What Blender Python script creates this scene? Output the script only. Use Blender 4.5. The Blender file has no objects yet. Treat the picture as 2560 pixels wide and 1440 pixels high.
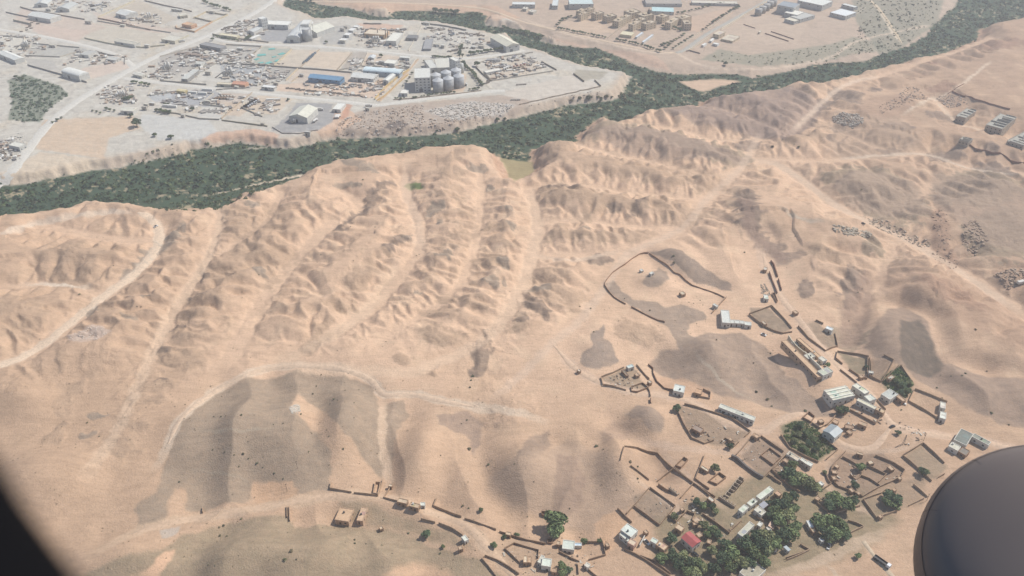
import bpy, bmesh, math, random
import numpy as np
from mathutils import Vector, Matrix
R = math.radians
random.seed(7)
S = bpy.context.scene

# ------------------------------------------------------------------ camera
F_PX, CX, CY = 2009.0, 1280.0, 720.0          # focal length and centre of the 2560 x 1440 photograph
PITCH, CAM_H = R(35.0), 388.0                 # the aircraft is about 390 m above the river bed
cam = bpy.data.cameras.new('camera')
cam_ob = bpy.data.objects.new('camera', cam)
S.collection.objects.link(cam_ob)
cam_ob.location = (0, 0, CAM_H)
cam_ob.rotation_euler = (R(90) - PITCH, 0, 0)
cam.sensor_width = 36.0
cam.lens = 36.0 * F_PX / 2560.0
cam.clip_start, cam.clip_end = 0.02, 60000.0
cam.dof.use_dof = True                        # phone held close to the cabin window, focused on the ground
cam.dof.focus_distance = 800.0
cam.dof.aperture_fstop = 6.0
S.camera = cam_ob

# ------------------------------------------------------------------ sky, sun, exposure
SUN_EL, SUN_AZ = R(51), R(66)                 # azimuth from +Y (view direction) towards +X
world = bpy.data.worlds.new('World')
S.world = world
world.use_nodes = True
wn = world.node_tree
wn.nodes.clear()
sky = wn.nodes.new('ShaderNodeTexSky')
sky.sky_type = 'NISHITA'
sky.sun_disc = False
sky.sun_elevation, sky.sun_rotation = SUN_EL, SUN_AZ
sky.altitude, sky.air_density, sky.dust_density = 1100, 1.0, 2.0
bg = wn.nodes.new('ShaderNodeBackground')
bg.inputs['Strength'].default_value = 0.09
wo = wn.nodes.new('ShaderNodeOutputWorld')
wn.links.new(sky.outputs[0], bg.inputs[0])
wn.links.new(bg.outputs[0], wo.inputs[0])
sun = bpy.data.lights.new('sun', 'SUN')
sun.energy, sun.angle, sun.color = 3.6, R(0.53), (1.0, 0.95, 0.87)
sun_ob = bpy.data.objects.new('sun', sun)
S.collection.objects.link(sun_ob)
sun_dir = Vector((math.sin(SUN_AZ) * math.cos(SUN_EL), math.cos(SUN_AZ) * math.cos(SUN_EL), math.sin(SUN_EL)))
sun_ob.rotation_euler = (-sun_dir).to_track_quat('-Z', 'Y').to_euler()
sun_ob.location = (0, 0, 600)
S.view_settings.view_transform = 'Standard'
S.view_settings.look = 'None'
S.view_settings.gamma = 1.0
S.view_settings.use_curve_mapping = False
S.view_settings.exposure = 0.5
S.render.engine = 'CYCLES'
S.cycles.use_denoising = True
S.cycles.max_bounces = 5
S.cycles.diffuse_bounces = 2
S.cycles.glossy_bounces = 2
S.cycles.transmission_bounces = 2
S.cycles.volume_bounces = 1
S.cycles.transparent_max_bounces = 4

# ------------------------------------------------------------------ photograph pixel -> place on the ground
SP, CP = math.sin(PITCH), math.cos(PITCH)
def ray(u, v):
    a, b = (u - CX) / F_PX, (CY - v) / F_PX
    return a, CP + b * SP, -SP + b * CP
def at(u, v, z=0.0):
    dx, dy, dz = ray(u, v)
    t = (z - CAM_H) / dz
    return (dx * t, dy * t)
def poly_at(pts, z=0.0):
    return np.array([at(u, v, z) for u, v in pts], dtype=np.float64)
def scale_at(v):                              # pixels per metre across, at image row v
    return (v + F_PX * math.tan(PITCH) - CY) * CP / CAM_H

# ------------------------------------------------------------------ noise and distance helpers
_rng = np.random.default_rng(11)
_perm = _rng.permutation(512).astype(np.int32)
_perm = np.concatenate([_perm, _perm])
_ang = _rng.random(512) * 2 * np.pi
_gx, _gy = np.cos(_ang).astype(np.float32), np.sin(_ang).astype(np.float32)
def noise2(x, y, seed=0):
    x = np.asarray(x, dtype=np.float32) + 37.3 * seed
    y = np.asarray(y, dtype=np.float32) - 71.9 * seed
    xi, yi = np.floor(x).astype(np.int32), np.floor(y).astype(np.int32)
    xf, yf = x - xi, y - yi
    u, w = xf * xf * xf * (xf * (xf * 6 - 15) + 10), yf * yf * yf * (yf * (yf * 6 - 15) + 10)
    def g(i, j, fx, fy):
        k = _perm[(_perm[(xi + i) & 511] + yi + j) & 511]
        return _gx[k] * fx + _gy[k] * fy
    a = g(0, 0, xf, yf); b = g(1, 0, xf - 1, yf); c = g(0, 1, xf, yf - 1); d = g(1, 1, xf - 1, yf - 1)
    return 1.5 * ((a + (b - a) * u) * (1 - w) + (c + (d - c) * u) * w)
def fbm(x, y, oct=4, seed=0, gain=0.5):
    s, amp, tot = 0, 1.0, 0
    for i in range(oct):
        s = s + amp * noise2(x * 2 ** i, y * 2 ** i, seed + i)
        tot += amp; amp *= gain
    return s / tot
def ridged(x, y, oct=3, seed=0):
    s, amp, tot = 0, 1.0, 0
    for i in range(oct):
        s = s + amp * (1 - np.abs(noise2(x * 2 ** i, y * 2 ** i, seed + i)) * 2)
        tot += amp; amp *= 0.5
    return s / tot
def sstep(a, b, x):
    t = np.clip((x - a) / (b - a), 0, 1)
    return t * t * (3 - 2 * t)
def sd_poly(x, y, P, pad=None):
    """signed distance to a closed polygon, negative inside; far points cut off at +pad"""
    out = np.full(x.shape, 1e4 if pad is None else pad, dtype=np.float32)
    if pad is None:
        m = np.ones(x.shape, bool)
    else:
        m = (x > P[:, 0].min() - pad) & (x < P[:, 0].max() + pad) & (y > P[:, 1].min() - pad) & (y < P[:, 1].max() + pad)
    if not m.any():
        return out
    px, py = x[m].astype(np.float32), y[m].astype(np.float32)
    d2 = np.full(px.shape, 1e12, dtype=np.float32)
    inside = np.zeros(px.shape, bool)
    n = len(P)
    for i in range(n):
        ax, ay = P[i - 1]; bx, by = P[i]
        ex, ey = bx - ax, by - ay
        t = np.clip(((px - ax) * ex + (py - ay) * ey) / (ex * ex + ey * ey + 1e-9), 0, 1)
        d2 = np.minimum(d2, (px - ax - t * ex) ** 2 + (py - ay - t * ey) ** 2)
        if by != ay:
            inside ^= ((ay > py) != (by > py)) & (px < (bx - ax) * (py - ay) / (by - ay) + ax)
    d = np.sqrt(d2)
    out[m] = np.where(inside, -d, d)
    return out
def d_line(x, y, P, pad, want_s=False):
    out = np.full(x.shape, pad, dtype=np.float32)
    so = np.zeros(x.shape, dtype=np.float32)
    m = (x > P[:, 0].min() - pad) & (x < P[:, 0].max() + pad) & (y > P[:, 1].min() - pad) & (y < P[:, 1].max() + pad)
    if m.any():
        px, py = x[m].astype(np.float32), y[m].astype(np.float32)
        d2 = np.full(px.shape, pad * pad, dtype=np.float32)
        sv = np.zeros(px.shape, dtype=np.float32)
        acc = 0.0
        for i in range(len(P) - 1):
            ax, ay = P[i]; bx, by = P[i + 1]
            ex, ey = bx - ax, by - ay
            L = math.hypot(ex, ey)
            t = np.clip(((px - ax) * ex + (py - ay) * ey) / (L * L + 1e-9), 0, 1)
            dd = (px - ax - t * ex) ** 2 + (py - ay - t * ey) ** 2
            k = dd < d2
            d2[k] = dd[k]; sv[k] = (acc + t * L)[k]
            acc += L
        out[m] = np.sqrt(d2); so[m] = sv
    return (out, so) if want_s else out
def smooth_line(pts, n=6):
    """Catmull-Rom through the points, so tracks and walls bend as they do on the ground"""
    P = [np.array(p, float) for p in pts]
    if len(P) < 3:
        return [tuple(p) for p in P]
    Q = [2 * P[0] - P[1]] + P + [2 * P[-1] - P[-2]]
    out = []
    for i in range(1, len(Q) - 2):
        a, b, c, d = Q[i - 1], Q[i], Q[i + 1], Q[i + 2]
        for k in range(n):
            t = k / n
            out.append(tuple(0.5 * (2 * b + (c - a) * t + (2 * a - 5 * b + 4 * c - d) * t * t + (3 * b - a - 3 * c + d) * t ** 3)))
    out.append(tuple(P[-1]))
    return out
def lin(c):
    c = np.asarray(c, float) / 255.0
    return np.where(c <= 0.04045, c / 12.92, ((c + 0.055) / 1.055) ** 2.4)
# ================================================================== TERRAIN
RIVER = [(-260,508),(-120,486),(0,464),(71,459),(131,446),(178,438),(225,425),(281,423),(356,406),(444,388),(481,375),(556,364),(600,357),(640,362),(684,369),(722,373),(769,364),(802,354),(844,347),(890,347),(966,343),(1050,340),(1111,334),(1149,329),(1242,306),(1280,297),(1355,280),(1411,265),(1456,259),(1531,251),(1552,238),(1562,222),(1569,206),(1578,191),(1545,186),(1512,178),(1456,170),(1428,161),(1374,142),(1331,127),(1294,118),(1288,106),(1265,86),(1240,92),(1222,88),(1156,73),(1081,60),(1002,56),(931,58),(881,49),(847,48),(800,54),(784,45),(719,24),(707,15),(712,0),(700,-40),(640,-110),(700,-112),(760,-50),(782,0),(794,11),(880,22),(931,39),(969,43),(987,28),(1081,28),(1147,32),(1195,30),(1219,41),(1211,62),(1256,69),(1294,75),(1331,82),(1361,90),(1350,101),(1378,111),(1434,118),(1491,120),(1556,144),(1590,163),(1631,176),(1675,184),(1709,187),(1750,184),(1806,184),(1844,186),(1881,195),(1956,182),(2031,163),(2080,157),(2155,154),(2192,141),(2239,124),(2267,116),(2296,101),(2314,90),(2333,62),(2361,37),(2387,17),(2400,-20),(2440,-80),(2760,-90),(2900,-40),(2760,10),(2640,40),(2560,54),(2474,69),(2446,75),(2447,94),(2425,109),(2369,131),(2324,144),(2267,154),(2249,165),(2209,172),(2155,186),(2081,206),(2025,219),(1997,221),(1969,215),(1931,234),(1888,239),(1866,236),(1837,249),(1800,254),(1775,255),(1747,255),(1747,270),(1681,281),(1625,289),(1600,289),(1565,305),(1531,313),(1512,291),(1484,305),(1456,330),(1436,341),(1445,352),(1432,362),(1400,369),(1355,374),(1327,374),(1322,400),(1335,432),(1310,445),(1284,455),(1270,430),(1255,400),(1235,386),(1200,376),(1130,381),(1055,383),(1023,390),(990,396),(900,411),(850,414),(792,430),(762,440),(740,452),(700,468),(640,485),(580,500),(575,515),(512,527),(425,530),(387,525),(340,516),(225,512),(187,527),(112,537),(0,552),(-120,575),(-260,600)]
RIV = poly_at(RIVER, 0.0)
INDUSTRY_SIDE = poly_at([(-900,600),(-260,560),(0,508),(300,460),(700,420),(1100,355),(1450,300),(1640,245),(1600,200),(1440,150),(1250,60),(800,30),(740,0),(660,-120),(-600,-300),(-1500,0)], 0.0)
BANK_SIDE = poly_at([(660,-120),(740,0),(800,20),(1250,50),(1440,130),(1600,175),(1660,225),(1800,240),(2100,180),(2300,140),(2420,60),(2600,-60),(2300,-330),(900,-330)], 0.0)

def P(txt):
    return [tuple(float(q) for q in t.split(',')) for t in txt.split()]
# mounds of the dug-over hills: u v ru rv rot h kind   (kind = colour of the stripped or gravelly top)
MOUNDS = """190,640,120,35,0,5,b 190,695,100,26,0,4,b 40,800,80,55,0,7,b 100,585,90,20,0,3,n 410,692,40,12,10,3,n 590,540,40,20,0,4,b 615,578,62,22,-8,5,b
660,565,60,24,0,5,b 637,517,20,12,0,3,g 690,522,35,18,0,4,b 660,640,95,34,5,6,b 512,700,13,22,20,5,G 555,692,60,28,0,4,b 505,752,52,24,0,5,b
895,432,50,12,15,4,g 870,470,33,8,3,2,g 670,700,22,36,10,5,b 655,690,14,16,-30,4,g 780,505,55,26,0,4,n 1130,447,36,14,0,5,b 1138,408,42,10,-25,5,b
1190,427,28,7,3,2,g 1130,483,40,10,0,4,b 1130,505,45,9,0,4,b 1090,533,25,12,-20,4,g 1170,532,26,12,0,4,b 1100,570,12,14,30,4,g 1150,566,42,12,0,4,b
1150,596,46,14,-10,5,b 1130,626,42,12,0,5,b 1115,650,29,8,0,4,g 1075,690,25,16,0,5,b 1058,716,19,10,0,4,b 1040,736,13,5,0,3,g 970,650,28,8,0,4,b
945,680,29,20,30,6,b 895,715,36,25,-30,6,b 1030,600,8,8,0,2,g 1225,475,14,7,0,2,g 1270,535,15,7,0,3,g 1280,573,15,12,0,3,g 1240,576,46,14,0,4,b
1275,615,22,14,0,4,b 1255,665,20,13,0,4,g 1222,662,40,16,0,4,b 1262,716,13,13,0,4,g 1230,718,20,10,0,3,g 1392,474,25,11,0,5,G 1432,481,30,9,0,5,G
1415,497,75,26,0,7,b 1490,532,46,13,-40,7,b 1535,532,18,14,0,6,G 1592,531,30,11,-35,7,G 1700,540,80,25,0,7,b 1395,586,30,12,-50,5,b 1470,580,20,5,0,3,g
1550,578,22,10,0,4,b 1600,588,50,15,0,5,b 1480,612,85,18,0,5,n 1497,650,32,12,-10,5,G 1370,696,60,20,0,5,b 1350,735,25,15,0,5,g 1420,737,62,18,5,6,b
860,771,40,18,-10,5,b 815,815,23,12,0,4,b 780,868,20,20,0,4,b 1095,780,52,14,5,4,b 1150,758,72,12,8,3,b 1200,772,40,10,0,3,b 1110,842,52,25,10,5,b
1345,780,40,14,28,7,G 1390,760,80,16,12,5,b 1300,808,20,10,0,5,G 1302,830,32,12,0,4,b 1205,900,28,46,10,8,G 1088,925,9,15,0,4,b 1010,900,22,20,0,3,b
225,778,26,11,0,3,g 245,770,42,20,0,3,b 365,760,18,4,0,1,g 335,803,22,5,0,1,g 490,752,25,8,0,4,G 525,766,52,14,0,5,b 480,796,52,10,0,4,b 455,825,22,5,-15,4,G
478,842,60,14,0,5,b 405,880,25,6,-20,4,G 450,897,66,22,5,6,b 400,955,18,4,0,3,G 392,967,60,16,0,5,b 362,1002,52,14,0,5,b 160,910,15,20,0,4,b 180,975,26,26,0,4,b
170,1012,18,36,15,4,b 140,1085,22,28,0,4,b 245,1035,20,6,0,1,g 228,1085,18,14,0,1,g 330,1060,42,14,0,4,b 300,1122,48,20,0,5,b 2060,650,46,14,15,4,b
2180,620,26,22,0,5,d 2200,490,130,58,25,11,d 2110,460,60,24,10,7,d 2440,480,110,60,0,11,d 2510,600,100,70,0,10,d 2360,752,92,22,25,6,r 2010,730,28,26,0,4,D
1930,275,46,16,0,8,D 1935,305,50,14,0,7,D 1870,365,36,14,0,8,D 1870,266,36,13,0,7,r 1990,245,46,18,0,8,D 2110,250,46,20,30,7,D 2050,315,36,14,25,7,b
2000,355,62,18,-5,8,b 2080,356,20,8,0,4,D 2100,321,21,10,0,4,D 2240,330,42,12,0,6,D 2222,380,32,8,0,4,D 2062,265,20,15,0,4,D 2182,240,20,12,0,4,D
2360,300,52,16,0,6,D 2360,395,46,12,0,5,D 2470,390,20,10,0,4,D 2482,430,52,16,20,6,D 2350,230,32,12,0,4,r 2500,122,62,13,0,5,r 2330,166,20,6,0,3,r
1650,490,50,8,0,3,n 1790,560,45,20,0,4,n 880,845,50,20,-15,3,n 590,820,60,24,-20,4,n 700,760,60,30,-30,4,n 250,900,60,40,0,4,n 60,960,70,40,0,5,n
2130,720,30,60,10,6,D 2260,640,90,30,10,6,n 2120,840,60,30,0,5,d 1590,830,60,30,20,5,b 1250,1040,60,20,10,4,n"""
MOUNDS = [tuple(t.split(',')) for t in MOUNDS.split()]
# ridges: halfwidth(px) height kind flute | points
RIDGES = [(34,11,'d',9,"1470,338 1560,332 1660,352 1760,382 1850,402"),(28,8,'D',8,"1690,285 1760,292 1840,315 1900,332"),(26,7,'D',8,"1780,262 1860,262 1950,282"),
 (36,11,'b',14,"1345,400 1420,402 1520,420 1640,436 1765,455"),(30,8,'b',10,"1375,488 1450,502 1560,512 1660,522 1720,542"),(16,6,'b',9,"1390,592 1480,602 1580,592"),
 (11,6,'G',6,"978,467 945,486 930,507 915,530 895,546"),(8,4,'G',5,"890,548 870,560 850,580"),(7,4,'G',5,"1018,597 1003,616 980,634 958,642"),
 (13,5,'g',6,"455,576 400,620 345,665 322,692"),(9,3,'b',6,"800,830 770,862"),(18,5,'D',7,"1860,497 1866,547 1882,592 1930,622 1962,642"),
 (10,5,'G',6,"1235,832 1210,856 1195,880"),(26,5,'n',8,"560,620 500,690 440,800 380,900 330,1010 270,1140"),(26,5,'n',8,"1080,480 1060,600 1070,690 990,790"),
 (30,5,'n',9,"1290,1010 1200,900 1260,830 1380,740"),(24,4,'n',8,"760,480 700,560 600,640")]
# broad smooth rises of the uncut gravel hills
DOMES = """640,1090,230,120,0,12 880,1060,80,110,15,10 1060,1130,70,120,8,9 1330,1180,110,90,0,9 1540,1150,90,80,0,6 700,1400,300,90,-5,10 300,1400,160,70,-10,6 1760,880,140,70,15,9 2010,940,100,70,20,5 2250,850,110,110,20,11
2450,980,160,70,10,8 1700,660,80,40,25,5 1640,700,60,30,0,4 1490,880,60,45,0,3 1620,1050,60,40,0,5 2300,700,120,60,15,7 2050,560,150,45,15,5 1900,560,100,60,0,6 110,1200,180,90,-15,8 60,1000,120,60,0,6"""
DOMES = [tuple(float(q) for q in t.split(',')) for t in DOMES.split()]

# ------------------------------------------------------------------ valleys: the hills stand between them
# floor half width m | steepness | crest m | tributary spacing m | tributary length m | sides | points
VALLEYS = [(6,.50,8,15,34,'lr',"398,570 385,630 330,690 260,740 150,830 60,890 -60,935 -200,990"),(3.5,.50,8,13,34,'lr',"548,515 535,600 500,680 440,780 390,880 340,980 290,1090 200,1210 60,1330"),
 (6,.46,8,16,40,'lr',"830,560 730,660 650,770 580,880 530,950"),(5,.5,8,13,30,'lr',"1010,440 1020,500 1050,570 1040,640 990,700 930,770 840,830 760,870 690,908"),(5,.5,8,13,26,'lr',"1320,470 1345,560 1330,640 1305,720 1258,800 1180,870 1080,912 1000,928"),
 (3,.5,7,12,24,'lr',"1205,430 1197,540 1182,640 1135,730 1030,800 950,862"),(6,.46,9,18,40,'lr',"1900,330 1850,420 1770,495 1705,570 1620,612 1560,645 1510,720 1450,800 1380,860 1290,950 1210,1008"),
 (3,.55,9,11,26,'lr',"1330,468 1450,462 1560,476 1700,492 1770,495"),(3,.5,8,12,24,'lr',"1345,560 1450,556 1560,563 1705,570"),(3,.5,7,14,24,'lr',"1330,640 1440,634 1560,643"),(3,.55,10,11,28,'lr',"1440,362 1530,386 1650,408 1760,440 1840,430"),
 (3,.55,10,12,28,'lr',"1545,310 1680,322 1800,350 1880,345"),(3,.55,9,13,28,'lr',"1745,262 1850,288 1960,330 2000,345"),(6,.42,9,20,44,'lr',"1880,400 1960,420 2100,520 2250,590 2400,680 2560,790 2700,880"),(4,.42,9,20,40,'lr',"1980,335 2100,222 2200,192 2350,140 2480,95"),
 (4,.42,9,20,44,'lr',"1890,400 2080,402 2300,386 2420,420 2560,440 2700,460"),(4,.42,7,22,36,'lr',"2340,250 2400,312 2480,332 2600,372"),(4,.4,8,22,40,'lr',"2250,590 2200,680 2165,760 2120,850"),(5,.4,7,24,40,'l',"1905,600 1950,730 2040,855 2130,950"),
 (4,.42,7,18,34,'lr',"95,560 230,585 330,600 398,590"),(3,.45,7,16,30,'lr',"0,720 110,711 200,718 260,738"),(4,.42,8,18,34,'l',"420,1110 450,1050 520,990 620,935 720,915 840,920 920,945 960,985"),(3,.45,7,15,28,'lr',"700,480 660,560 600,600 545,640"),(3,.42,7,16,30,'lr',"860,480 900,520 860,560"),
 (3,.45,7,14,28,'l',"960,985 1030,985 1100,1000 1180,1015 1290,1030 1380,1060"),(4,.4,8,22,36,'lr',"0,1010 90,1060 180,1130 240,1170"),(3,.42,7,16,30,'lr',"2050,300 2150,350 2250,386"),(3,.42,8,16,30,'lr',"2100,520 2200,540 2330,470 2420,422")]
# broad folds of the uncut gravel hills
FOLDS = ["560,965 545,1060 520,1160 490,1260","690,945 680,1040 655,1120 640,1230","905,955 912,1060 940,1140 958,1200","805,940 790,1000 800,1080","1035,1030 1060,1130 1080,1220 1130,1275","1190,1050 1212,1160 1245,1240 1290,1310","1378,1100 1375,1200 1350,1300","1490,1110 1480,1220 1440,1310","560,1318 520,1380 480,1445",
 "745,1322 700,1400 640,1460","905,1325 885,1400 860,1460","1100,1370 1080,1420 1060,1470","1660,905 1760,850 1850,900 1900,985","1940,890 1990,960 2060,1020","2255,770 2270,850 2330,940 2420,1000","2170,700 2140,780 2110,860","2450,900 2480,980 2540,1040","1620,640 1700,690 1790,712","1540,1060 1600,1110 1640,1180","840,1300 960,1320 1080,1340"]
def _network():
    r = random.Random(4); segs = []
    for (w, st, crest, sp, ln, sides, pts) in VALLEYS:
        L = poly_at(smooth_line(P(pts), 5), 10.0)
        for a, b in zip(L[:-1], L[1:]): segs.append((a, b, 0.0, 0.0, w, st, crest))
        acc, nxt, side = 0.0, sp * .5, 1
        for a, b in zip(L[:-1], L[1:]):
            d = np.linalg.norm(b - a)
            while nxt < acc + d:
                p = a + (b - a) * (nxt - acc) / d; t = (b - a) / d; side = -side
                if sides == 'lr' or (side > 0) == (sides == 'l'):
                    n = np.array([-t[1], t[0]]) * side; l = ln * r.uniform(.55, 1.15); an = r.uniform(-.55, .55)
                    ca, sa = math.cos(an), math.sin(an); n = np.array([n[0] * ca - n[1] * sa, n[0] * sa + n[1] * ca])
                    m = p + n * l * .5 + t * r.uniform(-3, 3); q = p + n * l + t * r.uniform(-7, 7); g = st * r.uniform(.16, .28)
                    segs.append((p, m, 0.0, g * l * .5, 1.0, st * 1.1, crest)); segs.append((m, q, g * l * .5, g * l * 1.05, .5, st * 1.1, crest))
                nxt += sp * r.uniform(.55, 1.1) * (.5 if sides == 'lr' else 1)
            acc += d
    return segs
NET = _network()
FOLDL = [poly_at(smooth_line(P(q), 4), 10.0) for q in FOLDS]
def carve(x, y):
    """height above the valley floors and distance to the nearest floor"""
    h = np.full(x.shape, 8.5, dtype=np.float32); df = np.full(x.shape, 60.0, dtype=np.float32)
    order = np.argsort(y, kind='stable'); ys = y[order]
    for (a, b, z0, z1, w, st, crest) in NET:
        pad = 30.0 if w > 1 else 17.0
        i0, i1 = np.searchsorted(ys, [min(a[1], b[1]) - pad, max(a[1], b[1]) + pad]); k = order[i0:i1]
        k = k[(x[k] > min(a[0], b[0]) - pad) & (x[k] < max(a[0], b[0]) + pad)]
        if not len(k): continue
        ex, ey = b - a; t = np.clip(((x[k] - a[0]) * ex + (y[k] - a[1]) * ey) / (ex * ex + ey * ey + 1e-9), 0, 1)
        d = np.sqrt((x[k] - a[0] - t * ex) ** 2 + (y[k] - a[1] - t * ey) ** 2); e = np.maximum(d - w, 0)
        q = st * e * 1.1 / crest; v = z0 + (z1 - z0) * t + crest * q / (1 + q ** 3) ** (1 / 3)
        h[k] = np.minimum(h[k], v); df[k] = np.minimum(df[k], e + (z0 + (z1 - z0) * t) * 1.6)
    return h, df

def ell(x, y, u, v, ru, rv, rot, z=10.0):
    """normalised elliptical radius about a place; the axes are laid on the ground"""
    c = np.array(at(u, v, z)); ca, sa = math.cos(R(rot)), math.sin(R(rot))
    e1 = np.array(at(u + ru * ca, v + ru * sa, z)) - c
    e2 = np.array(at(u - rv * sa, v + rv * ca, z)) - c
    M = np.linalg.inv(np.array([[e1[0], e2[0]], [e1[1], e2[1]]]))
    dx, dy = x - c[0], y - c[1]
    return np.sqrt((M[0, 0] * dx + M[0, 1] * dy) ** 2 + (M[1, 0] * dx + M[1, 1] * dy) ** 2)

VILL = poly_at(P("1500,930 1500,640 1640,600 1850,700 1880,620 1960,640 2060,800 2250,900 2560,1040 2900,1150 2900,1700 1200,1700 1230,1330 1420,1150"), 10.0)
GRAV = [poly_at(P(q), 10.0) for q in ("400,1240 450,1045 620,938 740,918 860,930 950,985 1050,995 1200,1030 1400,1080 1560,1180 1620,1300 1300,1450 200,1700 -200,1500 150,1380", "2080,880 2160,760 2250,745 2340,800 2370,900 2560,930 2800,940 2800,1100 2400,1080")]
def d_gravel(x, y):
    return np.minimum(sd_poly(x, y, GRAV[0], 60.0), sd_poly(x, y, GRAV[1], 60.0))

def levels(x, y):
    sr = sd_poly(x + 3.0 * noise2(x / 9, y / 9, 41) + 1.3 * noise2(x / 3.5, y / 3.5, 45), y + 3.0 * noise2(x / 9, y / 9, 42), RIV, 120.0)
    ind = sd_poly(x, y, INDUSTRY_SIDE) < 0
    bnk = (sd_poly(x, y, BANK_SIDE) < 0) & ~ind
    ind = ind | (~bnk & (y > 1000) & (x < 350))      # the strip along the upper river arm belongs to the factory bank
    near = ~(ind | bnk)
    return sr, ind, bnk, near
def height(x, y, full=False):
    x = np.asarray(x, dtype=np.float64); y = np.asarray(y, dtype=np.float64)
    sr, ind, bnk, near = levels(x, y)
    bw = np.where(ind, 10.0, np.where(bnk, 26.0, 16.0)) * (1 + 0.35 * noise2(x / 25, y / 25, 3))
    bh = np.where(ind, 8.0, np.where(bnk, 5.0, 8.0))
    wet = np.clip(-sr, 0, 30) / 30
    z = bh * sstep(0, bw, sr) - 1.0 * wet + 0.5 * noise2(x / 30, y / 30, 5) * (sr < 0)
    nm = sstep(4, 30, sr) * near                 # how far into the near hills
    z = z + nm * (4.5 * fbm(x / 95, y / 95, 3, 20) + 2.0)
    wx, wy = x + 6 * noise2(x / 22, y / 22, 7) + 3 * noise2(x / 8, y / 8, 17), y + 6 * noise2(x / 22, y / 22, 8) + 3 * noise2(x / 8, y / 8, 18)
    dug = np.clip(sstep(-6, 14, d_gravel(x, y)) * sstep(440, 540, y + 0.15 * np.abs(x)) * sstep(-15, 40, sd_poly(x, y, VILL, 60.0)), 0, 1)      # the quarried part of the hills
    hills = np.zeros_like(x); rough = np.zeros_like(x); tint = {}
    for (u, v, ru, rv, rot, h) in DOMES:
        r = ell(x, y, u, v, ru, rv, rot)
        hills = hills + 1.3 * h * sstep(1.25, 0.0, r)
    for m in MOUNDS:
        u, v, ru, rv, rot, h = (float(q) for q in m[:6])
        c = at(u, v, 10); lim = 2.2 * max(ru, rv * 2.5) / scale_at(v)
        k = (np.abs(x - c[0]) < lim) & (np.abs(y - c[1]) < lim)
        if not k.any():
            continue
        r = ell(wx[k], wy[k], u, v, ru, rv, rot)
        r = r + 0.22 * noise2(x[k] / 9, y[k] / 9, 9) + 0.07 * noise2(x[k] / 3.5, y[k] / 3.5, 10)
        side = np.clip((x[k] - c[0]) / (ru / scale_at(v)), -1, 1)      # cut faces on the left, long backs on the right
        hh = h * 0.16 * sstep(1.2 + 0.4 * side, 0.25 + 0.1 * side, r)
        hills[k] = np.maximum(hills[k], hills[k] * 0.7 + hh)
        rough[k] = np.maximum(rough[k], sstep(1.4, 0.6, r))
        if full and m[6] != 'n':
            t = tint.setdefault(m[6], np.zeros_like(x))
            t[k] = np.maximum(t[k], sstep(1.08, 0.88, r + 0.14 * noise2(x[k] / 3, y[k] / 3, 12)))
    for (w, h, kind, lam, pts) in RIDGES:
        q = P(pts); line = poly_at(smooth_line(q, 5), 10.0)
        wm = w / scale_at(sum(p[1] for p in q) / len(q)) * 1.5
        d, s = d_line(wx, wy, line, wm * 3, True)
        k = d < wm * 2.5
        if not k.any():
            continue
        ww = wm * (1 + 0.34 * np.sin(s[k] * 2 * np.pi / (lam * 1.7) + 2.2 * noise2(x[k] / 30, y[k] / 30, 31)))
        r = d[k] / ww
        hills[k] = hills[k] + h * 0.12 * sstep(1.5, 0.05, r)
        rough[k] = np.maximum(rough[k], sstep(1.5, 0.7, r))
        if full and kind != 'n':
            t = tint.setdefault(kind, np.zeros_like(x))
            t[k] = np.maximum(t[k], sstep(1.15, 0.75, r + 0.2 * noise2(x[k] / 5, y[k] / 5, 12)))
    cv, df = carve(x + 3.2 * noise2(x / 19, y / 19, 7) + 1.7 * noise2(x / 7, y / 7, 17) + .35 * noise2(x / 3, y / 3, 19), y + 3.2 * noise2(x / 19, y / 19, 8) + 1.7 * noise2(x / 7, y / 7, 18) + .35 * noise2(x / 3, y / 3, 21))
    wild = dug * 1.28 * (0.85 + 0.35 * fbm(x / 70, y / 70, 2, 140))
    fold = np.zeros_like(x)
    for L in FOLDL:
        d = d_line(x + 5 * noise2(x / 30, y / 30, 150), y + 5 * noise2(x / 30, y / 30, 151), L, 70.0); fold = np.minimum(fold, -4.8 * np.exp(-(d / 14.0) ** 2))
    hills = hills + cv * wild + fold * (1 - dug)
    z = z + nm * (hills + rough * (0.8 * (ridged(wx / 17, wy / 17, 3, 50) - 0.5)) + (0.5 * dug + 0.25) * (0.45 * (ridged(x / 13, y / 13, 3, 55) - 0.5) + 0.35 * fbm(x / 20, y / 20, 4, 60)))
    z = z + (1 - nm) * 0.22 * fbm(x / 12, y / 12, 3, 64) * (sr > 3)
    slope_ind = ind * sstep(0, 14, sr) * sstep(60, 12, sr)
    z = z + slope_ind * 1.1 * fbm(x / 9, y / 9, 4, 66)
    far = np.clip((y - 1750) / 4000, 0, 1)
    z = z * (1 - 0.4 * far)
    if full:
        return z, sr, ind, bnk, near, nm, (cv, df, dug), rough, tint
    return z

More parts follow.
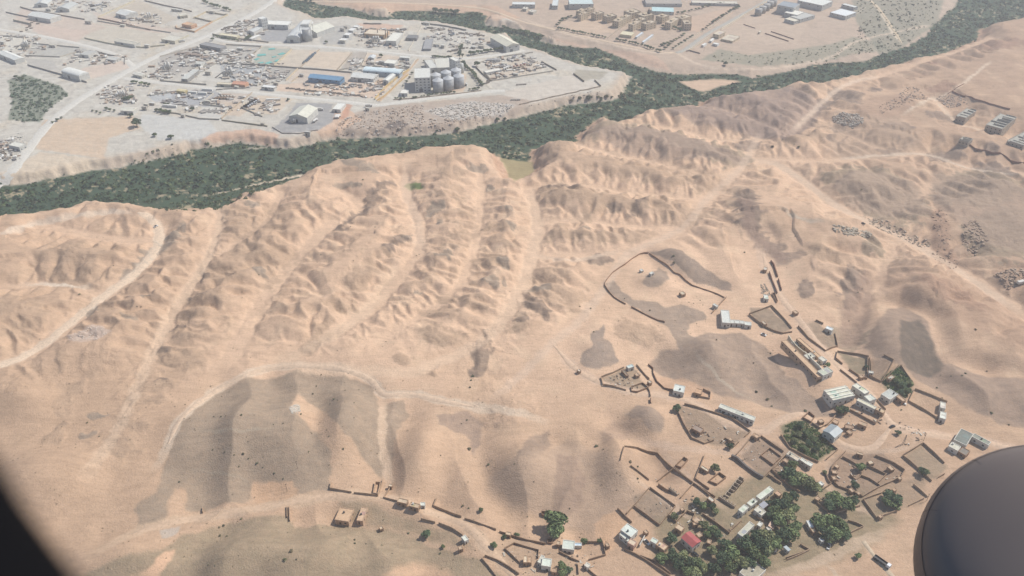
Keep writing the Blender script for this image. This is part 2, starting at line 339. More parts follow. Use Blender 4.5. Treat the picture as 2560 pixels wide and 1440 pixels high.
# quick look-up raster so that things can be set on the ground
_X0, _Y0, _DX = -1500.0, 120.0, 3.0
_nx, _ny = 1001, 640
_gxx, _gyy = np.meshgrid(_X0 + _DX * np.arange(_nx), _Y0 + _DX * np.arange(_ny))
HMAP = height(_gxx.ravel(), _gyy.ravel()).reshape(_ny, _nx)
def hz(x, y):
    a = min(max((x - _X0) / _DX, 0), _nx - 1.001); b = min(max((y - _Y0) / _DX, 0), _ny - 1.001)
    i, j = int(a), int(b); fa, fb = a - i, b - j
    return float((HMAP[j, i] * (1 - fa) + HMAP[j, i + 1] * fa) * (1 - fb) + (HMAP[j + 1, i] * (1 - fa) + HMAP[j + 1, i + 1] * fa) * fb)
def G(u, v, up=0.0):
    """the place on the ground (or up metres above it) that the photograph shows at pixel u, v"""
    z = 8.0
    for _ in range(7):
        x, y = at(u, v, z + up)
        z = 0.5 * z + 0.5 * hz(x, y) if _ > 3 else hz(x, y)
    return x, y, z
def gpoly(pts, up=0.0):
    return np.array([G(u, v, up)[:2] for u, v in pts])

# ------------------------------------------------------------------ ground colours (soil base colour, with some slope shade and lens vignetting painted in)
SOIL = 0.80
def C(r, g, b):
    return (lin((r, g, b)) * SOIL).astype(np.float32)
KIND = {'b': C(176,150,126), 'g': C(146,134,120), 'G': C(128,113,101), 'D': C(132,117,106), 'd': C(152,137,117), 'r': C(160,128,109)}
# colour fields: colour | edge softness m | strength | polygon
FIELDS = [
 # uncut dark gravel, with two bands of slope shade painted in
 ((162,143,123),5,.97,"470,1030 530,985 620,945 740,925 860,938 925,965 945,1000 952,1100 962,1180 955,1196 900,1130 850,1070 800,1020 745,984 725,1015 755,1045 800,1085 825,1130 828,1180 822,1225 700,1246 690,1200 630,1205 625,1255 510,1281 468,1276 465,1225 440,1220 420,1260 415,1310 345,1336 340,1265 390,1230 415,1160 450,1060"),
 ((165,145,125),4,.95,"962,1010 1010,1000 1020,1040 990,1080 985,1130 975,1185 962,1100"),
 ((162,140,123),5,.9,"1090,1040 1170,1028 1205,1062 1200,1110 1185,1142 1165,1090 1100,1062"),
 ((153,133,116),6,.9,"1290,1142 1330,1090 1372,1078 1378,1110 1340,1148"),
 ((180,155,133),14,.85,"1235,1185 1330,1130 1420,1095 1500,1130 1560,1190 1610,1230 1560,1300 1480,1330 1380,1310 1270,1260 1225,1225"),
 ((152,130,114),7,.7,"1395,1135 1440,1140 1462,1200 1457,1260 1425,1292 1380,1292 1385,1230 1390,1180"),  # shade of a west-facing slope painted over the gravel colour
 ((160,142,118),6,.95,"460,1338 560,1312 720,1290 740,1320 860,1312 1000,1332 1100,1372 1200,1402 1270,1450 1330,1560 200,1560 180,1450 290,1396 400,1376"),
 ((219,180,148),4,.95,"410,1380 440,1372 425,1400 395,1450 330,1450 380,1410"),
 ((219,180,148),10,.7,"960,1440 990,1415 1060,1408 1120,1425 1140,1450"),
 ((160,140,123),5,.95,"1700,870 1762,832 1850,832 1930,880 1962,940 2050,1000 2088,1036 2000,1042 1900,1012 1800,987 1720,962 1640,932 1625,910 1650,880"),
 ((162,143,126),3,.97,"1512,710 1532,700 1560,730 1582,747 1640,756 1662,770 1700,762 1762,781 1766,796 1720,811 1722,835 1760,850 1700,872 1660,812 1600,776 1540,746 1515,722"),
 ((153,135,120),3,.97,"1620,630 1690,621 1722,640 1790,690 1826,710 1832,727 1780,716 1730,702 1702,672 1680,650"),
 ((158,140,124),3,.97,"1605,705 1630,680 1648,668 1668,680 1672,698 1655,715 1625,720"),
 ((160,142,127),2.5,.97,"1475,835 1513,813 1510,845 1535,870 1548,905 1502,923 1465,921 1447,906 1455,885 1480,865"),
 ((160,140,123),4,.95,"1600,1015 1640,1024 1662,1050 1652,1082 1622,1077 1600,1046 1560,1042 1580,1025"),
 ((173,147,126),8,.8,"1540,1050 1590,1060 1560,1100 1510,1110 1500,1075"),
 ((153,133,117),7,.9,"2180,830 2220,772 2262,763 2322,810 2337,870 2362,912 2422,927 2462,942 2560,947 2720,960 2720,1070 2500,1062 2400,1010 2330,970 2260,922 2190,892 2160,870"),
 ((114,103,92),6,.95,"2250,800 2300,800 2335,868 2362,915 2330,945 2270,925 2245,880"),  # shaded flank of the fold, painted as a darker gravel tone
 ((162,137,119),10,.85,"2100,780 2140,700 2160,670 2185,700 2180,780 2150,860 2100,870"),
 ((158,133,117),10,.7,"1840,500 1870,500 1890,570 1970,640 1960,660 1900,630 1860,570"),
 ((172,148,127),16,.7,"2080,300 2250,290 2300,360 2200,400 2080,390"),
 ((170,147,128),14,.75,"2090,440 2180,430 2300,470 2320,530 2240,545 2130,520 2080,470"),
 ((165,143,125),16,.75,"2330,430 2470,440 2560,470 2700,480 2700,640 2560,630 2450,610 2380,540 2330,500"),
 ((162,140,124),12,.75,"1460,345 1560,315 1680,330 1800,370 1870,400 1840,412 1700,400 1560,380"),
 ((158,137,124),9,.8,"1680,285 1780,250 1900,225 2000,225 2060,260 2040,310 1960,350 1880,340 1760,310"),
 # cut sand and worn places inside the gravel
 ((206,170,138),3,.9,"690,1203 735,1200 745,1225 735,1250 700,1252 640,1258 628,1235 635,1210"),
 ((206,170,138),4,.9,"1480,1310 1545,1272 1575,1295 1560,1350 1520,1385 1490,1345"),
 ((200,165,136),4,.85,"1640,940 1700,945 1780,975 1750,990 1660,975 1630,955"),
 # reddish rubble ground
 ((164,132,112),6,.6,"2325,540 2350,515 2375,560 2372,620 2400,650 2380,680 2330,640"),
 ((168,140,120),8,.5,"2150,250 2250,235 2300,270 2200,300 2140,285"),
 ((164,136,116),7,.5,"2480,680 2560,660 2640,690 2600,730 2500,720"),
 ((180,148,124),22,.5,"2180,690 2330,660 2520,760 2680,900 2560,880 2360,800 2240,760"),
 # industrial yards
 ((176,172,164),3,.8,"565,113 655,117 606,159 535,146"),
 ((168,172,158),3,.8,"655,117 730,124 685,166 633,159"),
 ((204,190,170),3,.8,"730,124 799,125 753,169 685,167"),
 ((172,166,158),3,.8,"400,135 494,116 531,150 479,180 400,188"),
 ((204,200,190),3,.8,"481,174 559,156 588,169 569,206 456,199"),
 ((172,176,178),3,.8,"559,156 666,165 644,216 578,203"),
 ((166,162,154),3,.8,"666,165 745,172 715,204 663,199"),
 ((200,184,168),3,.8,"745,172 880,182 865,221 715,204"),
 ((172,162,150),3,.8,"879,131 920,131 905,165 849,176"),
 ((206,188,168),3,.8,"920,131 1006,143 988,169 905,165"),
 ((180,178,170),3,.8,"1006,143 1040,148 1021,174 991,169"),
 ((178,182,184),3,.8,"369,240 442,229 534,234 500,263 389,255"),
 ((198,184,170),3,.8,"534,234 629,234 594,263 508,255"),
 ((204,202,194),3,.8,"508,263 575,270 553,298 493,291"),
 ((198,188,170),3,.8,"197,98 309,116 356,120 428,84 375,75 244,53"),
 ((200,182,166),3,.8,"53,21 212,51 272,68 188,94 84,75 32,54"),
 ((192,180,162),3,.8,"246,47 377,76 444,45 356,4 319,11"),
 ((178,176,168),3,.8,"83,109 199,120 242,129 150,143 62,139"),
 ((212,206,192),3,.8,"0,90 62,94 56,124 0,128"),
 ((178,174,166),3,.8,"62,146 131,150 150,176 113,174 71,161"),
 ((210,192,170),3,.9,"775,128 880,130 846,175 762,166"), ((208,190,174),4,.9,"200,172 300,150 332,168 232,197"), ((204,184,168),6,.85,"90,62 230,78 182,112 80,78"),
 ((203,186,170),6,.85,"230,28 330,55 470,80 380,82 250,58"),((214,190,168),4,.9,"762,206 900,200 992,196 945,246 800,236 640,222 700,212"),((208,190,168),4,.85,"645,238 735,246 690,286 622,282"),
 ((206,186,164),4,.85,"560,255 640,262 600,290 540,285"),((158,157,156),2,.95,"741,257 834,259 825,279 844,279 831,304 799,324 722,334 681,326 694,311 716,292"),
 ((160,160,160),2,.95,"640,86 690,70 742,72 722,105 662,104"),((166,168,168),3,.9,"550,160 682,172 662,200 622,222 590,200 555,185"),((168,168,168),3,.9,"430,232 530,222 560,240 520,268 430,262"),
 ((190,184,170),3,.9,"1000,246 1030,170 1060,148 1152,150 1226,222 1150,233 1020,250"),((174,172,166),3,.85,"800,70 870,62 902,75 862,115 800,108"),((192,189,179),3,.85,"1040,80 1130,90 1102,130 1000,125"),
 ((200,199,193),6,.9,"360,285 520,300 546,330 500,357 400,350 340,312"),((204,194,180),2,.95,"1255,229 1432,188 1458,205 1478,202 1502,218 1300,266 1288,255"),
 ((178,160,144),6,.85,"850,292 940,267 1250,237 1330,252 1300,286 1100,330 1000,340 830,345"),((204,199,190),7,.7,"1060,277 1180,252 1290,262 1262,292 1130,302"),((92,84,82),2,.85,"958,320 975,305 1010,298 1020,312 1005,325 985,321"),
 ((208,184,158),6,.9,"110,300 330,290 352,320 272,345 262,400 90,372"),((206,172,148),5,.9,"540,330 640,322 700,335 690,366 600,350 500,360"),((210,178,152),4,.9,"845,262 862,262 905,300 850,330 800,345 790,330 830,305"),
 ((196,150,126),3,.9,"862,258 880,262 870,290 852,300"),((212,194,170),6,.85,"0,440 100,380 262,402 182,440 0,465 -150,480 -150,440"),((206,170,146),5,.8,"890,58 1010,62 990,75 920,75"),
 ((112,122,104),5,.85,"20,200 60,185 150,215 172,235 122,270 100,305 20,300 30,260"),((204,172,146),8,.85,"800,8 1240,14 1300,45 1240,52 1100,20 930,28 870,14"),
 ((208,182,156),6,.8,"1070,195 1165,185 1160,230 1090,232"),((200,185,165),6,.8,"1215,160 1330,150 1370,165 1320,185 1230,205"),
 ((202,172,150),8,.8,"1340,95 1480,118 1640,140 1680,180 1600,160 1480,125"),((202,178,154),6,.85,"1400,55 1500,50 1540,80 1450,90"),((196,170,148),6,.85,"1720,45 1840,15 1830,35 1750,80 1715,78"),
 ((194,174,154),5,.85,"1800,75 1900,30 2020,60 1990,110 1900,110 1810,100"),((148,146,128),8,.8,"1800,122 1870,138 2080,110 2132,92 2232,122 2080,150 1900,166 1750,150"),
 ((138,138,122),8,.8,"2130,0 2360,0 2342,60 2262,115 2200,140 2142,60"),((205,176,150),5,.85,"1699,204 1769,199 1816,199 1849,204 1787,219 1759,229 1740,225"),((166,158,140),5,.8,"1440,172 1520,180 1500,200 1478,198 1460,204 1436,188"),
 # damp pool of green by the track
 ((132,140,96),1.2,.95,"1012,466 1022,459 1045,458 1060,464 1050,472 1022,474"),((182,160,128),3,.6,"1250,395 1330,405 1335,432 1310,445 1284,455 1268,428"),
 # village yards and worn ground
 ((150,131,112),4,.8,"1690,1012 1770,1030 1875,1080 1830,1118 1765,1110 1728,1090"),((148,129,112),4,.8,"1840,1130 1890,1085 2000,1140 1960,1200 1900,1190"),
 ((140,124,108),4,.8,"1580,1240 1625,1225 1690,1270 1650,1315 1600,1290"),((176,148,124),4,.8,"1555,1120 1640,1130 1700,1190 1640,1210 1560,1150"),((150,128,110),5,.8,"2085,1135 2200,1130 2265,1180 2160,1240 2080,1215 2070,1170"),
 ((160,142,120),4,.8,"2260,1145 2300,1110 2370,1170 2330,1205"),((144,128,110),4,.85,"1875,770 1920,770 1978,822 1950,835 1905,820 1880,795"),((148,130,111),4,.8,"1995,815 2040,800 2090,850 2090,870 2060,880 2025,850"),
 ((128,120,100),4,.8,"2090,880 2170,895 2170,940 2130,930"),((150,130,112),4,.8,"2172,895 2235,900 2200,955 2172,940"),((150,134,114),5,.75,"1505,945 1580,910 1620,965 1580,985 1510,960"),
 ((104,108,82),6,.8,"2200,945 2250,915 2285,960 2260,995 2220,985"),((106,110,84),6,.8,"1955,1060 2010,1050 2060,1090 2090,1125 2040,1155 1990,1130 1950,1095"),((136,126,102),16,.8,"1640,1300 1900,1180 2160,1230 2250,1300 2150,1380 1950,1440 1750,1450 1640,1400"),
 ((150,132,112),8,.6,"2080,1230 2330,1180 2300,1260 2150,1290"),((150,135,112),10,.7,"850,1235 1000,1285 1150,1340 1180,1370 1000,1330 860,1300"),((176,152,128),10,.6,"1250,1330 1400,1380 1480,1440 1350,1450 1260,1400"),
 ((200,190,176),3,.7,"724,1018 745,1012 750,1030 730,1034"),((205,185,170),4,.7,"165,842 235,812 280,828 240,850 180,855"),((188,182,172),3,.6,"400,1325 450,1318 440,1340 405,1345"),
]
# worn tracks: colour | half width m | softness m | strength | points
TRACKS = [((216,196,172),4,3,.8,"345,530 375,545 398,580 385,630 330,690 260,740 180,805 110,860 50,895 -60,935"),((210,190,168),3,2.5,.8,"-60,600 0,585 80,562 180,541 280,530 345,531"),((222,204,182),2,1.5,.8,"50,712 110,711 160,713 200,718 240,716"),
 ((206,184,160),3.2,2.5,.85,"385,1185 420,1110 450,1050 520,990 620,935 720,915 840,920 920,945 960,985 1030,985 1100,1000 1180,1015 1290,1030 1380,1060"),((198,172,146),2.6,2,.85,"960,985 955,1060 958,1130 972,1190 965,1240"),
 ((196,168,140),3.8,3,.85,"200,1400 330,1335 430,1305 560,1285 700,1260 830,1240 960,1242 1080,1282 1160,1310 1220,1370 1290,1450"),((214,184,155),5,5,.7,"1320,470 1342,560 1330,640 1305,720 1258,800 1180,870 1080,912 1000,930 700,915"),
 ((206,180,156),3.2,4,.55,"1900,330 1850,420 1770,495 1705,570 1620,612 1560,645 1510,720 1450,800 1380,860 1290,950 1210,1010"),((206,182,158),2.6,2.5,.7,"1330,640 1440,650 1560,625"),((210,182,156),4,4,.6,"1020,400 1015,470 1045,560 1050,640"),
 ((208,180,152),4,4,.6,"560,520 540,600 500,680 420,800 350,950 290,1080 200,1210"),((206,178,150),5,5,.5,"1000,640 930,760 830,840 690,910"),((200,172,148),3.5,3,.7,"1895,600 1910,660 1945,730 1990,790 2040,855 2110,930 2180,990 2230,1060 2330,1085 2450,1100 2600,1140"),
 ((200,172,148),3.2,3,.7,"1380,860 1450,930 1560,975 1640,985 1720,1000 1810,1050 1900,1078 1960,1045 2010,1035"),((196,168,144),2.6,2,.7,"1900,1078 1870,1105 1830,1130 1640,1110 1560,1090"),((192,166,142),2,1.6,.7,"1640,1110 1690,1165 1740,1215 1800,1260 1850,1295"),
 ((192,166,142),2,1.6,.7,"2010,1035 2060,1075 2100,1110 2150,1130 2260,1120 2310,1090"),((192,166,142),2,1.6,.7,"2100,1120 2075,1160 2065,1210 2100,1240 2180,1290 2240,1320"),((188,164,142),2,1.6,.7,"1550,1170 1640,1235 1720,1290 1800,1330"),
 ((190,166,142),2.6,2,.7,"2240,1320 2160,1350 2080,1390 1980,1425 1900,1450"),((198,184,164),1.6,1,.85,"2160,1355 2190,1395 2230,1440 2250,1470"),((196,182,162),1.5,1,.8,"2060,1400 2090,1440 2110,1470"),
 ((176,160,140),1.2,1.2,.7,"1730,872 1770,915 1830,972 1900,1015"),((168,154,134),1.0,1.2,.45,"470,1080 620,1075 720,1065"),((168,154,134),1.0,1.2,.45,"460,1175 560,1185 640,1210"),
 ((204,184,162),2.5,2.5,.75,"1300,45 1420,85 1560,118 1640,132 1690,133 1740,158 1800,170 1890,173 1980,165 2080,141 2136,106 2230,82 2333,62"),((206,190,166),3,2,.85,"2160,-10 2190,15 2215,50 2235,85 2257,112"),
 ((216,196,170),1.6,1.5,.8,"700,447 760,436 640,462 560,480 500,492"),((212,188,164),3,3,.7,"1980,330 2100,220 2200,190"),((206,186,164),2.2,2,.7,"2080,400 2300,385 2420,420 2560,440"),((212,192,168),1.8,1.5,.7,"2250,290 2330,245 2340,250 2400,215 2480,150"),
 ((204,182,158),2.4,2,.7,"2340,250 2360,275 2400,310 2470,330 2560,360"),((186,170,150),2,1.6,.8,"1940,510 1975,535 2010,548 2080,555"),((204,180,156),4,4,.6,"1880,400 1960,420 2100,520 2250,590 2400,680 2560,790"),
 ((214,196,172),1.8,1.5,.8,"760,436 700,449 660,456"),((206,192,170),2.5,2,.8,"600,372 700,360")]

# ------------------------------------------------------------------ the sheet itself: dense where the photograph looks, running on to the horizon
def build_ground():
    us = np.concatenate([np.linspace(-2400, -500, 20)[:-1], np.linspace(-500, -20, 60)[:-1], np.linspace(-20, 2580, 920), np.linspace(2580, 3060, 60)[1:], np.linspace(3060, 5000, 20)[1:]])
    vs = np.concatenate([np.linspace(-12, 1450, 560), np.linspace(1450, 2300, 60)[1:]])
    y_near = np.array([at(1280, v, 6)[1] for v in vs]); dep = np.array([(CAM_H - 6) / -ray(1280, v)[2] for v in vs])
    y_far = y_near[0] * np.array([20, 12, 7, 4.5, 3, 2.2, 1.8, 1.55, 1.4, 1.3, 1.22, 1.16, 1.11, 1.07, 1.04, 1.015])
    d_far = dep[0] * y_far / y_near[0]
    ys = np.concatenate([y_far, y_near]); ds = np.concatenate([d_far, dep])
    X = ((us - CX) / F_PX)[None, :] * ds[:, None]
    Y = np.repeat(ys[:, None], len(us), 1)
    x, y = X.ravel(), Y.ravel()
    z, sr, ind, bnk, near, nm, hills, rough, tint = height(x, y, True)
    n1, n2, n3 = fbm(x / 60, y / 60, 3, 80), fbm(x / 18, y / 18, 3, 84), fbm(x / 5, y / 5, 3, 88)
    col = np.zeros((len(x), 3), dtype=np.float32)
    def mix(m, c):
        m = np.clip(m, 0, 1)[:, None].astype(np.float32)
        col[:] = col * (1 - m) + m * np.asarray(c, np.float32)
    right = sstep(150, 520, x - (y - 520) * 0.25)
    sand = C(217,184,155)[None] * (1 - right[:, None]) + C(176,148,125)[None] * right[:, None]  # darker to the right: partly soil, partly lens vignetting put into the colour
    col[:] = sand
    mix(sstep(-0.1, 0.5, n1) * 0.35, C(200,168,138))
    mix(sstep(0.0, 0.5, -n2) * 0.4, C(218,190,160))
    mix(np.clip(sstep(470, 350, y) * 0.7 + sstep(-90, -260, x + 0.25 * (620 - y)) * sstep(720, 560, y) * 0.6, 0, .85), C(188,158,131))  # near and left sand darkened: browner soil plus painted lens vignetting
    cv, df, dug = hills
    mix(near * dug * sstep(3.0, 7.5, cv + 1.6 * n2 + 1.2 * n3) * (0.25 + 0.35 * sstep(-0.2, 0.4, n1 + n2)), C(184,155,130))
    mix(near * dug * sstep(0.15, 0.5, n2 * .7 + n3 * .6) * sstep(2, 6, cv) * 0.5, C(160,136,115))
    mix(near * dug * sstep(3.0, 0.0, df) * 0.6, C(219,187,158))
    mix(ind * 1.0, C(198,192,180))
    mix(ind * sstep(0.0, 0.5, n1) * 0.6, C(204,190,168)); mix(ind * sstep(0.15, 0.6, n2) * 0.45, C(176,172,162))
    mot = sstep(0.08, 0.4, noise2(x / 6.5, y / 6.5, 120) * 0.7 + n3 * 0.6); yard = ind * sstep(22, 50, sr)
    mix(yard * mot * 0.55 * sstep(-0.3, 0.2, n1 + n2), C(158,154,146)); mix(yard * sstep(0.15, 0.45, noise2(x / 11, y / 11, 125)) * 0.5, C(212,208,196))
    mix(bnk * 1.0, C(188,168,149)); mix(bnk * sstep(0.05, 0.5, n2 + n3 * .5) * 0.5, C(166,150,132))
    bankface = sstep(-2, 2, sr) * sstep(20, 6, sr)
    mix(ind * bankface * 0.7, C(190,168,146)); mix(near * bankface * (0.5 + 0.5 * n2), C(190,150,124))
    wx, wy = x + 1.8 * noise2(x / 9, y / 9, 91) + .5 * noise2(x / 2.5, y / 2.5, 93), y + 1.8 * noise2(x / 9, y / 9, 92) + .5 * noise2(x / 2.5, y / 2.5, 94)
    for k, t in tint.items():
        mix(t * nm * (0.7 + 0.3 * n3) * (0.8 if k == 'b' else 1.0), KIND[k])
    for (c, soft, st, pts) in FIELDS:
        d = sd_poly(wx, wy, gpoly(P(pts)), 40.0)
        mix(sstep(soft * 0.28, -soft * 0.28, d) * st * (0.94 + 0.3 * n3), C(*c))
    # river bed: scrub, reeds and bare silt between
    rv = sstep(1.5, -2.5, sr)
    mix(rv, C(70,88,68)); mix(rv * sstep(-0.05, 0.35, n2), C(64,82,66)); mix(rv * sstep(0.21, 0.38, n2 * 0.5 + n3 * 0.6 + 0.35 * n1), C(168,154,126))
    isl = sd_poly(wx, wy, gpoly(P("1699,204 1769,199 1816,199 1849,204 1787,219 1759,229 1740,225")), 30)
    mix(sstep(3, -2, isl), C(206,178,152))
    for pt in ("1250,395 1330,405 1335,432 1310,445 1284,455 1268,428", "1010,468 1022,459 1045,458 1062,464 1050,473 1022,475"):
        d = sd_poly(wx, wy, gpoly(P(pt)), 20); mix(sstep(2, -2, d) * .9, C(172,156,118) if pt[1] == '2' else C(120,134,84))
    for (c, w, soft, st, pts) in TRACKS:
        L = gpoly(smooth_line(P(pts), 6)); d, ss = d_line(wx, wy, L, 30.0, True); tot = float(np.linalg.norm(np.diff(L, axis=0), axis=1).sum())
        st = st * np.clip(np.minimum(ss, tot - ss) / 22.0, 0.0, 1.0)
        mix(sstep(w * 1.05 + soft * .5, w * 1.0 - soft * 0.35, d) * np.minimum(1, st * 1.1) * (0.9 + 0.35 * n3), C(*[min(255, q + 9) for q in c]))
    far = sstep(1430, 1700, y); mix(far * 0.8, C(170,158,140))
    nr, nc = len(ys), len(us)
    idx = np.arange(nr * nc).reshape(nr, nc)
    quads = np.stack([idx[:-1, :-1], idx[1:, :-1], idx[1:, 1:], idx[:-1, 1:]], -1).reshape(-1, 4)
    me = bpy.data.meshes.new('ground')
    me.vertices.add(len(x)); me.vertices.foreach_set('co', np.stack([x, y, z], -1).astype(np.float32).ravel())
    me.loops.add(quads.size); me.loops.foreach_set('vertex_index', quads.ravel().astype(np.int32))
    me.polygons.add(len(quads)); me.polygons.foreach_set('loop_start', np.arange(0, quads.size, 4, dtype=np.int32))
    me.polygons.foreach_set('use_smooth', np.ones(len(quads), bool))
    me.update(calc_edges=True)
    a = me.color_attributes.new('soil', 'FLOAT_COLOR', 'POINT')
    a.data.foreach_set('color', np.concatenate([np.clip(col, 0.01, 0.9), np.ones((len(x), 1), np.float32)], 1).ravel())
    b = me.attributes.new('rough_ground', 'FLOAT', 'POINT'); b.data.foreach_set('value', np.clip(rough * nm + 0.25 * bankface, 0, 1).astype(np.float32))
    return me

class NT:
    """small helper that writes a node material"""
    def __init__(s, name):
        s.m = bpy.data.materials.new(name); s.m.use_nodes = True; s.t = s.m.node_tree
        s.t.nodes.clear(); s.out = s.n('ShaderNodeOutputMaterial'); s.b = s.n('ShaderNodeBsdfPrincipled'); s.l(s.b.outputs[0], s.out.inputs[0])
        s.b.inputs['Roughness'].default_value = 0.9; s.b.inputs['Specular IOR Level'].default_value = 0.25
    def n(s, t, **k):
        o = s.t.nodes.new(t)
        for a, v in k.items(): setattr(o, a, v)
        return o
    def l(s, a, b): s.t.links.new(a, b)
    def noise(s, scale, detail=4, rough=0.6, vec=None, dist=0.0):
        o = s.n('ShaderNodeTexNoise'); o.inputs['Scale'].default_value = scale; o.inputs['Detail'].default_value = detail; o.inputs['Roughness'].default_value = rough; o.inputs['Distortion'].default_value = dist
        if vec is not None: s.l(vec, o.inputs['Vector'])
        return o
    def ramp(s, fac, stops):
        o = s.n('ShaderNodeValToRGB'); e = o.color_ramp.elements
        while len(e) < len(stops): e.new(0.5)
        for k, (p, c) in enumerate(stops): e[k].position = p; e[k].color = c if len(c) == 4 else (*c, 1)
        s.l(fac, o.inputs[0]); return o
    def mul(s, a, b, fac=1.0, mode='MULTIPLY'):
        o = s.n('ShaderNodeMix', data_type='RGBA', blend_type=mode); o.inputs[0].default_value = fac
        s.l(a, o.inputs[6]) if hasattr(a, 'is_linked') or hasattr(a, 'links') else setattr(o.inputs[6], 'default_value', a)
        s.l(b, o.inputs[7]) if hasattr(b, 'links') else setattr(o.inputs[7], 'default_value', b)
        return o.outputs[2]
def g3(v): return (v, v, v, 1)

def ground_material():
    N = NT('soil'); co = N.n('ShaderNodeTexCoord').outputs['Object']
    c = N.n('ShaderNodeAttribute', attribute_name='soil').outputs['Color']
    rg = N.n('ShaderNodeAttribute', attribute_name='rough_ground').outputs['Fac']
    a = N.ramp(N.noise(0.09, 6, 0.62, co, 0.6).outputs[0], [(0.3, g3(0.9)), (0.5, g3(1.0)), (0.7, g3(1.07))]).outputs[0]
    b = N.ramp(N.noise(0.7, 5, 0.7, co).outputs[0], [(0.3, g3(0.85)), (0.5, g3(1.0)), (0.72, g3(1.08))]).outputs[0]
    mp = N.n('ShaderNodeMapping'); mp.inputs['Scale'].default_value = (0.10, 0.62, 0.3); mp.inputs['Rotation'].default_value = (0, 0, R(24)); N.l(co, mp.inputs[0])
    st = N.ramp(N.noise(0.5, 5, 0.6, mp.outputs[0], 1.2).outputs[0], [(0.38, g3(0.93)), (0.5, g3(1.0)), (0.66, g3(1.06))]).outputs[0]
    k = N.mul(N.mul(N.mul(c, a), b), st)
    vo = N.n('ShaderNodeTexVoronoi'); vo.inputs['Scale'].default_value = 0.3; N.l(co, vo.inputs['Vector'])
    spots = N.ramp(vo.outputs['Distance'], [(0.03, g3(0.62)), (0.1, g3(1.0))]).outputs[0]
    k = N.mul(k, spots, 0.5)
    N.l(k, N.b.inputs['Base Color'])
    bu = N.n('ShaderNodeBump'); bu.inputs['Strength'].default_value = 0.55; bu.inputs['Distance'].default_value = 0.9
    hsum = N.n('ShaderNodeMath', operation='MULTIPLY_ADD'); N.l(N.noise(0.28, 7, 0.62, co, 0.8).outputs[0], hsum.inputs[0])
    am = N.n('ShaderNodeMath', operation='MULTIPLY_ADD'); N.l(rg, am.inputs[0]); am.inputs[1].default_value = 1.3; am.inputs[2].default_value = 0.5
    N.l(am.outputs[0], hsum.inputs[1]); N.l(N.noise(1.1, 4, 0.6, co).outputs[0], hsum.inputs[2])
    N.l(hsum.outputs[0], bu.inputs['Height']); N.l(bu.outputs[0], N.b.inputs['Normal'])
    N.b.inputs['Roughness'].default_value = 0.95; N.b.inputs['Specular IOR Level'].default_value = 0.1
    return N.m

def link(o, parent=None):
    S.collection.objects.link(o)
    if parent is not None: o.parent = parent
    return o
ground = link(bpy.data.objects.new('ground', build_ground()))
ground.data.materials.append(ground_material())
ground['kind'] = 'structure'; ground['label'] = 'dry sandy ground of dug-over hills, yards and banks'
# ================================================================== BUILDING KIT
WIN = {'a':(0,0,5.3333),'b':(400,0,5.3333),'c':(800,0,5.3333),'d':(1200,0,5.3333),'e':(1600,0,5.3333),'f':(2080,0,5.3333),'g':(200,150,5.3333),'h':(600,150,5.3333),'i':(0,200,5.3333),
 'j':(980,130,5.3333),'k':(1400,150,5.3333),'l':(1800,200,5.3333),'m':(2080,200,5.3333),'n':(0,420,4),'o':(600,380,4),'p':(1200,380,4),'q':(1800,420,3.3487),'r':(0,720,3.3487),'s':(700,720,3.3487),
 't':(1400,600,5.3333),'w':(1400,800,5.3333),'x':(1840,640,5.3333),'y':(1860,820,5.3333),'z':(2080,820,5.3333),'A':(0,1010,3.3487),'B':(700,1010,3.3487),'C':(1480,1000,5.3333),'D':(1880,1000,5.3333),
 'E':(1240,1170,5.3333),'F':(1600,1170,5.3333),'H':(1960,1170,5.3333),'I':(2200,1050,3.692),'-':(0,0,1)}
def Q(txt):
    """'w x,y x,y ...' : survey points read off an enlarged view w of the photograph"""
    k, *pts = txt.split(); x0, y0, s = WIN[k]
    return [(x0 + float(a) / s, y0 + float(b) / s) for a, b in (p.split(',') for p in pts)]

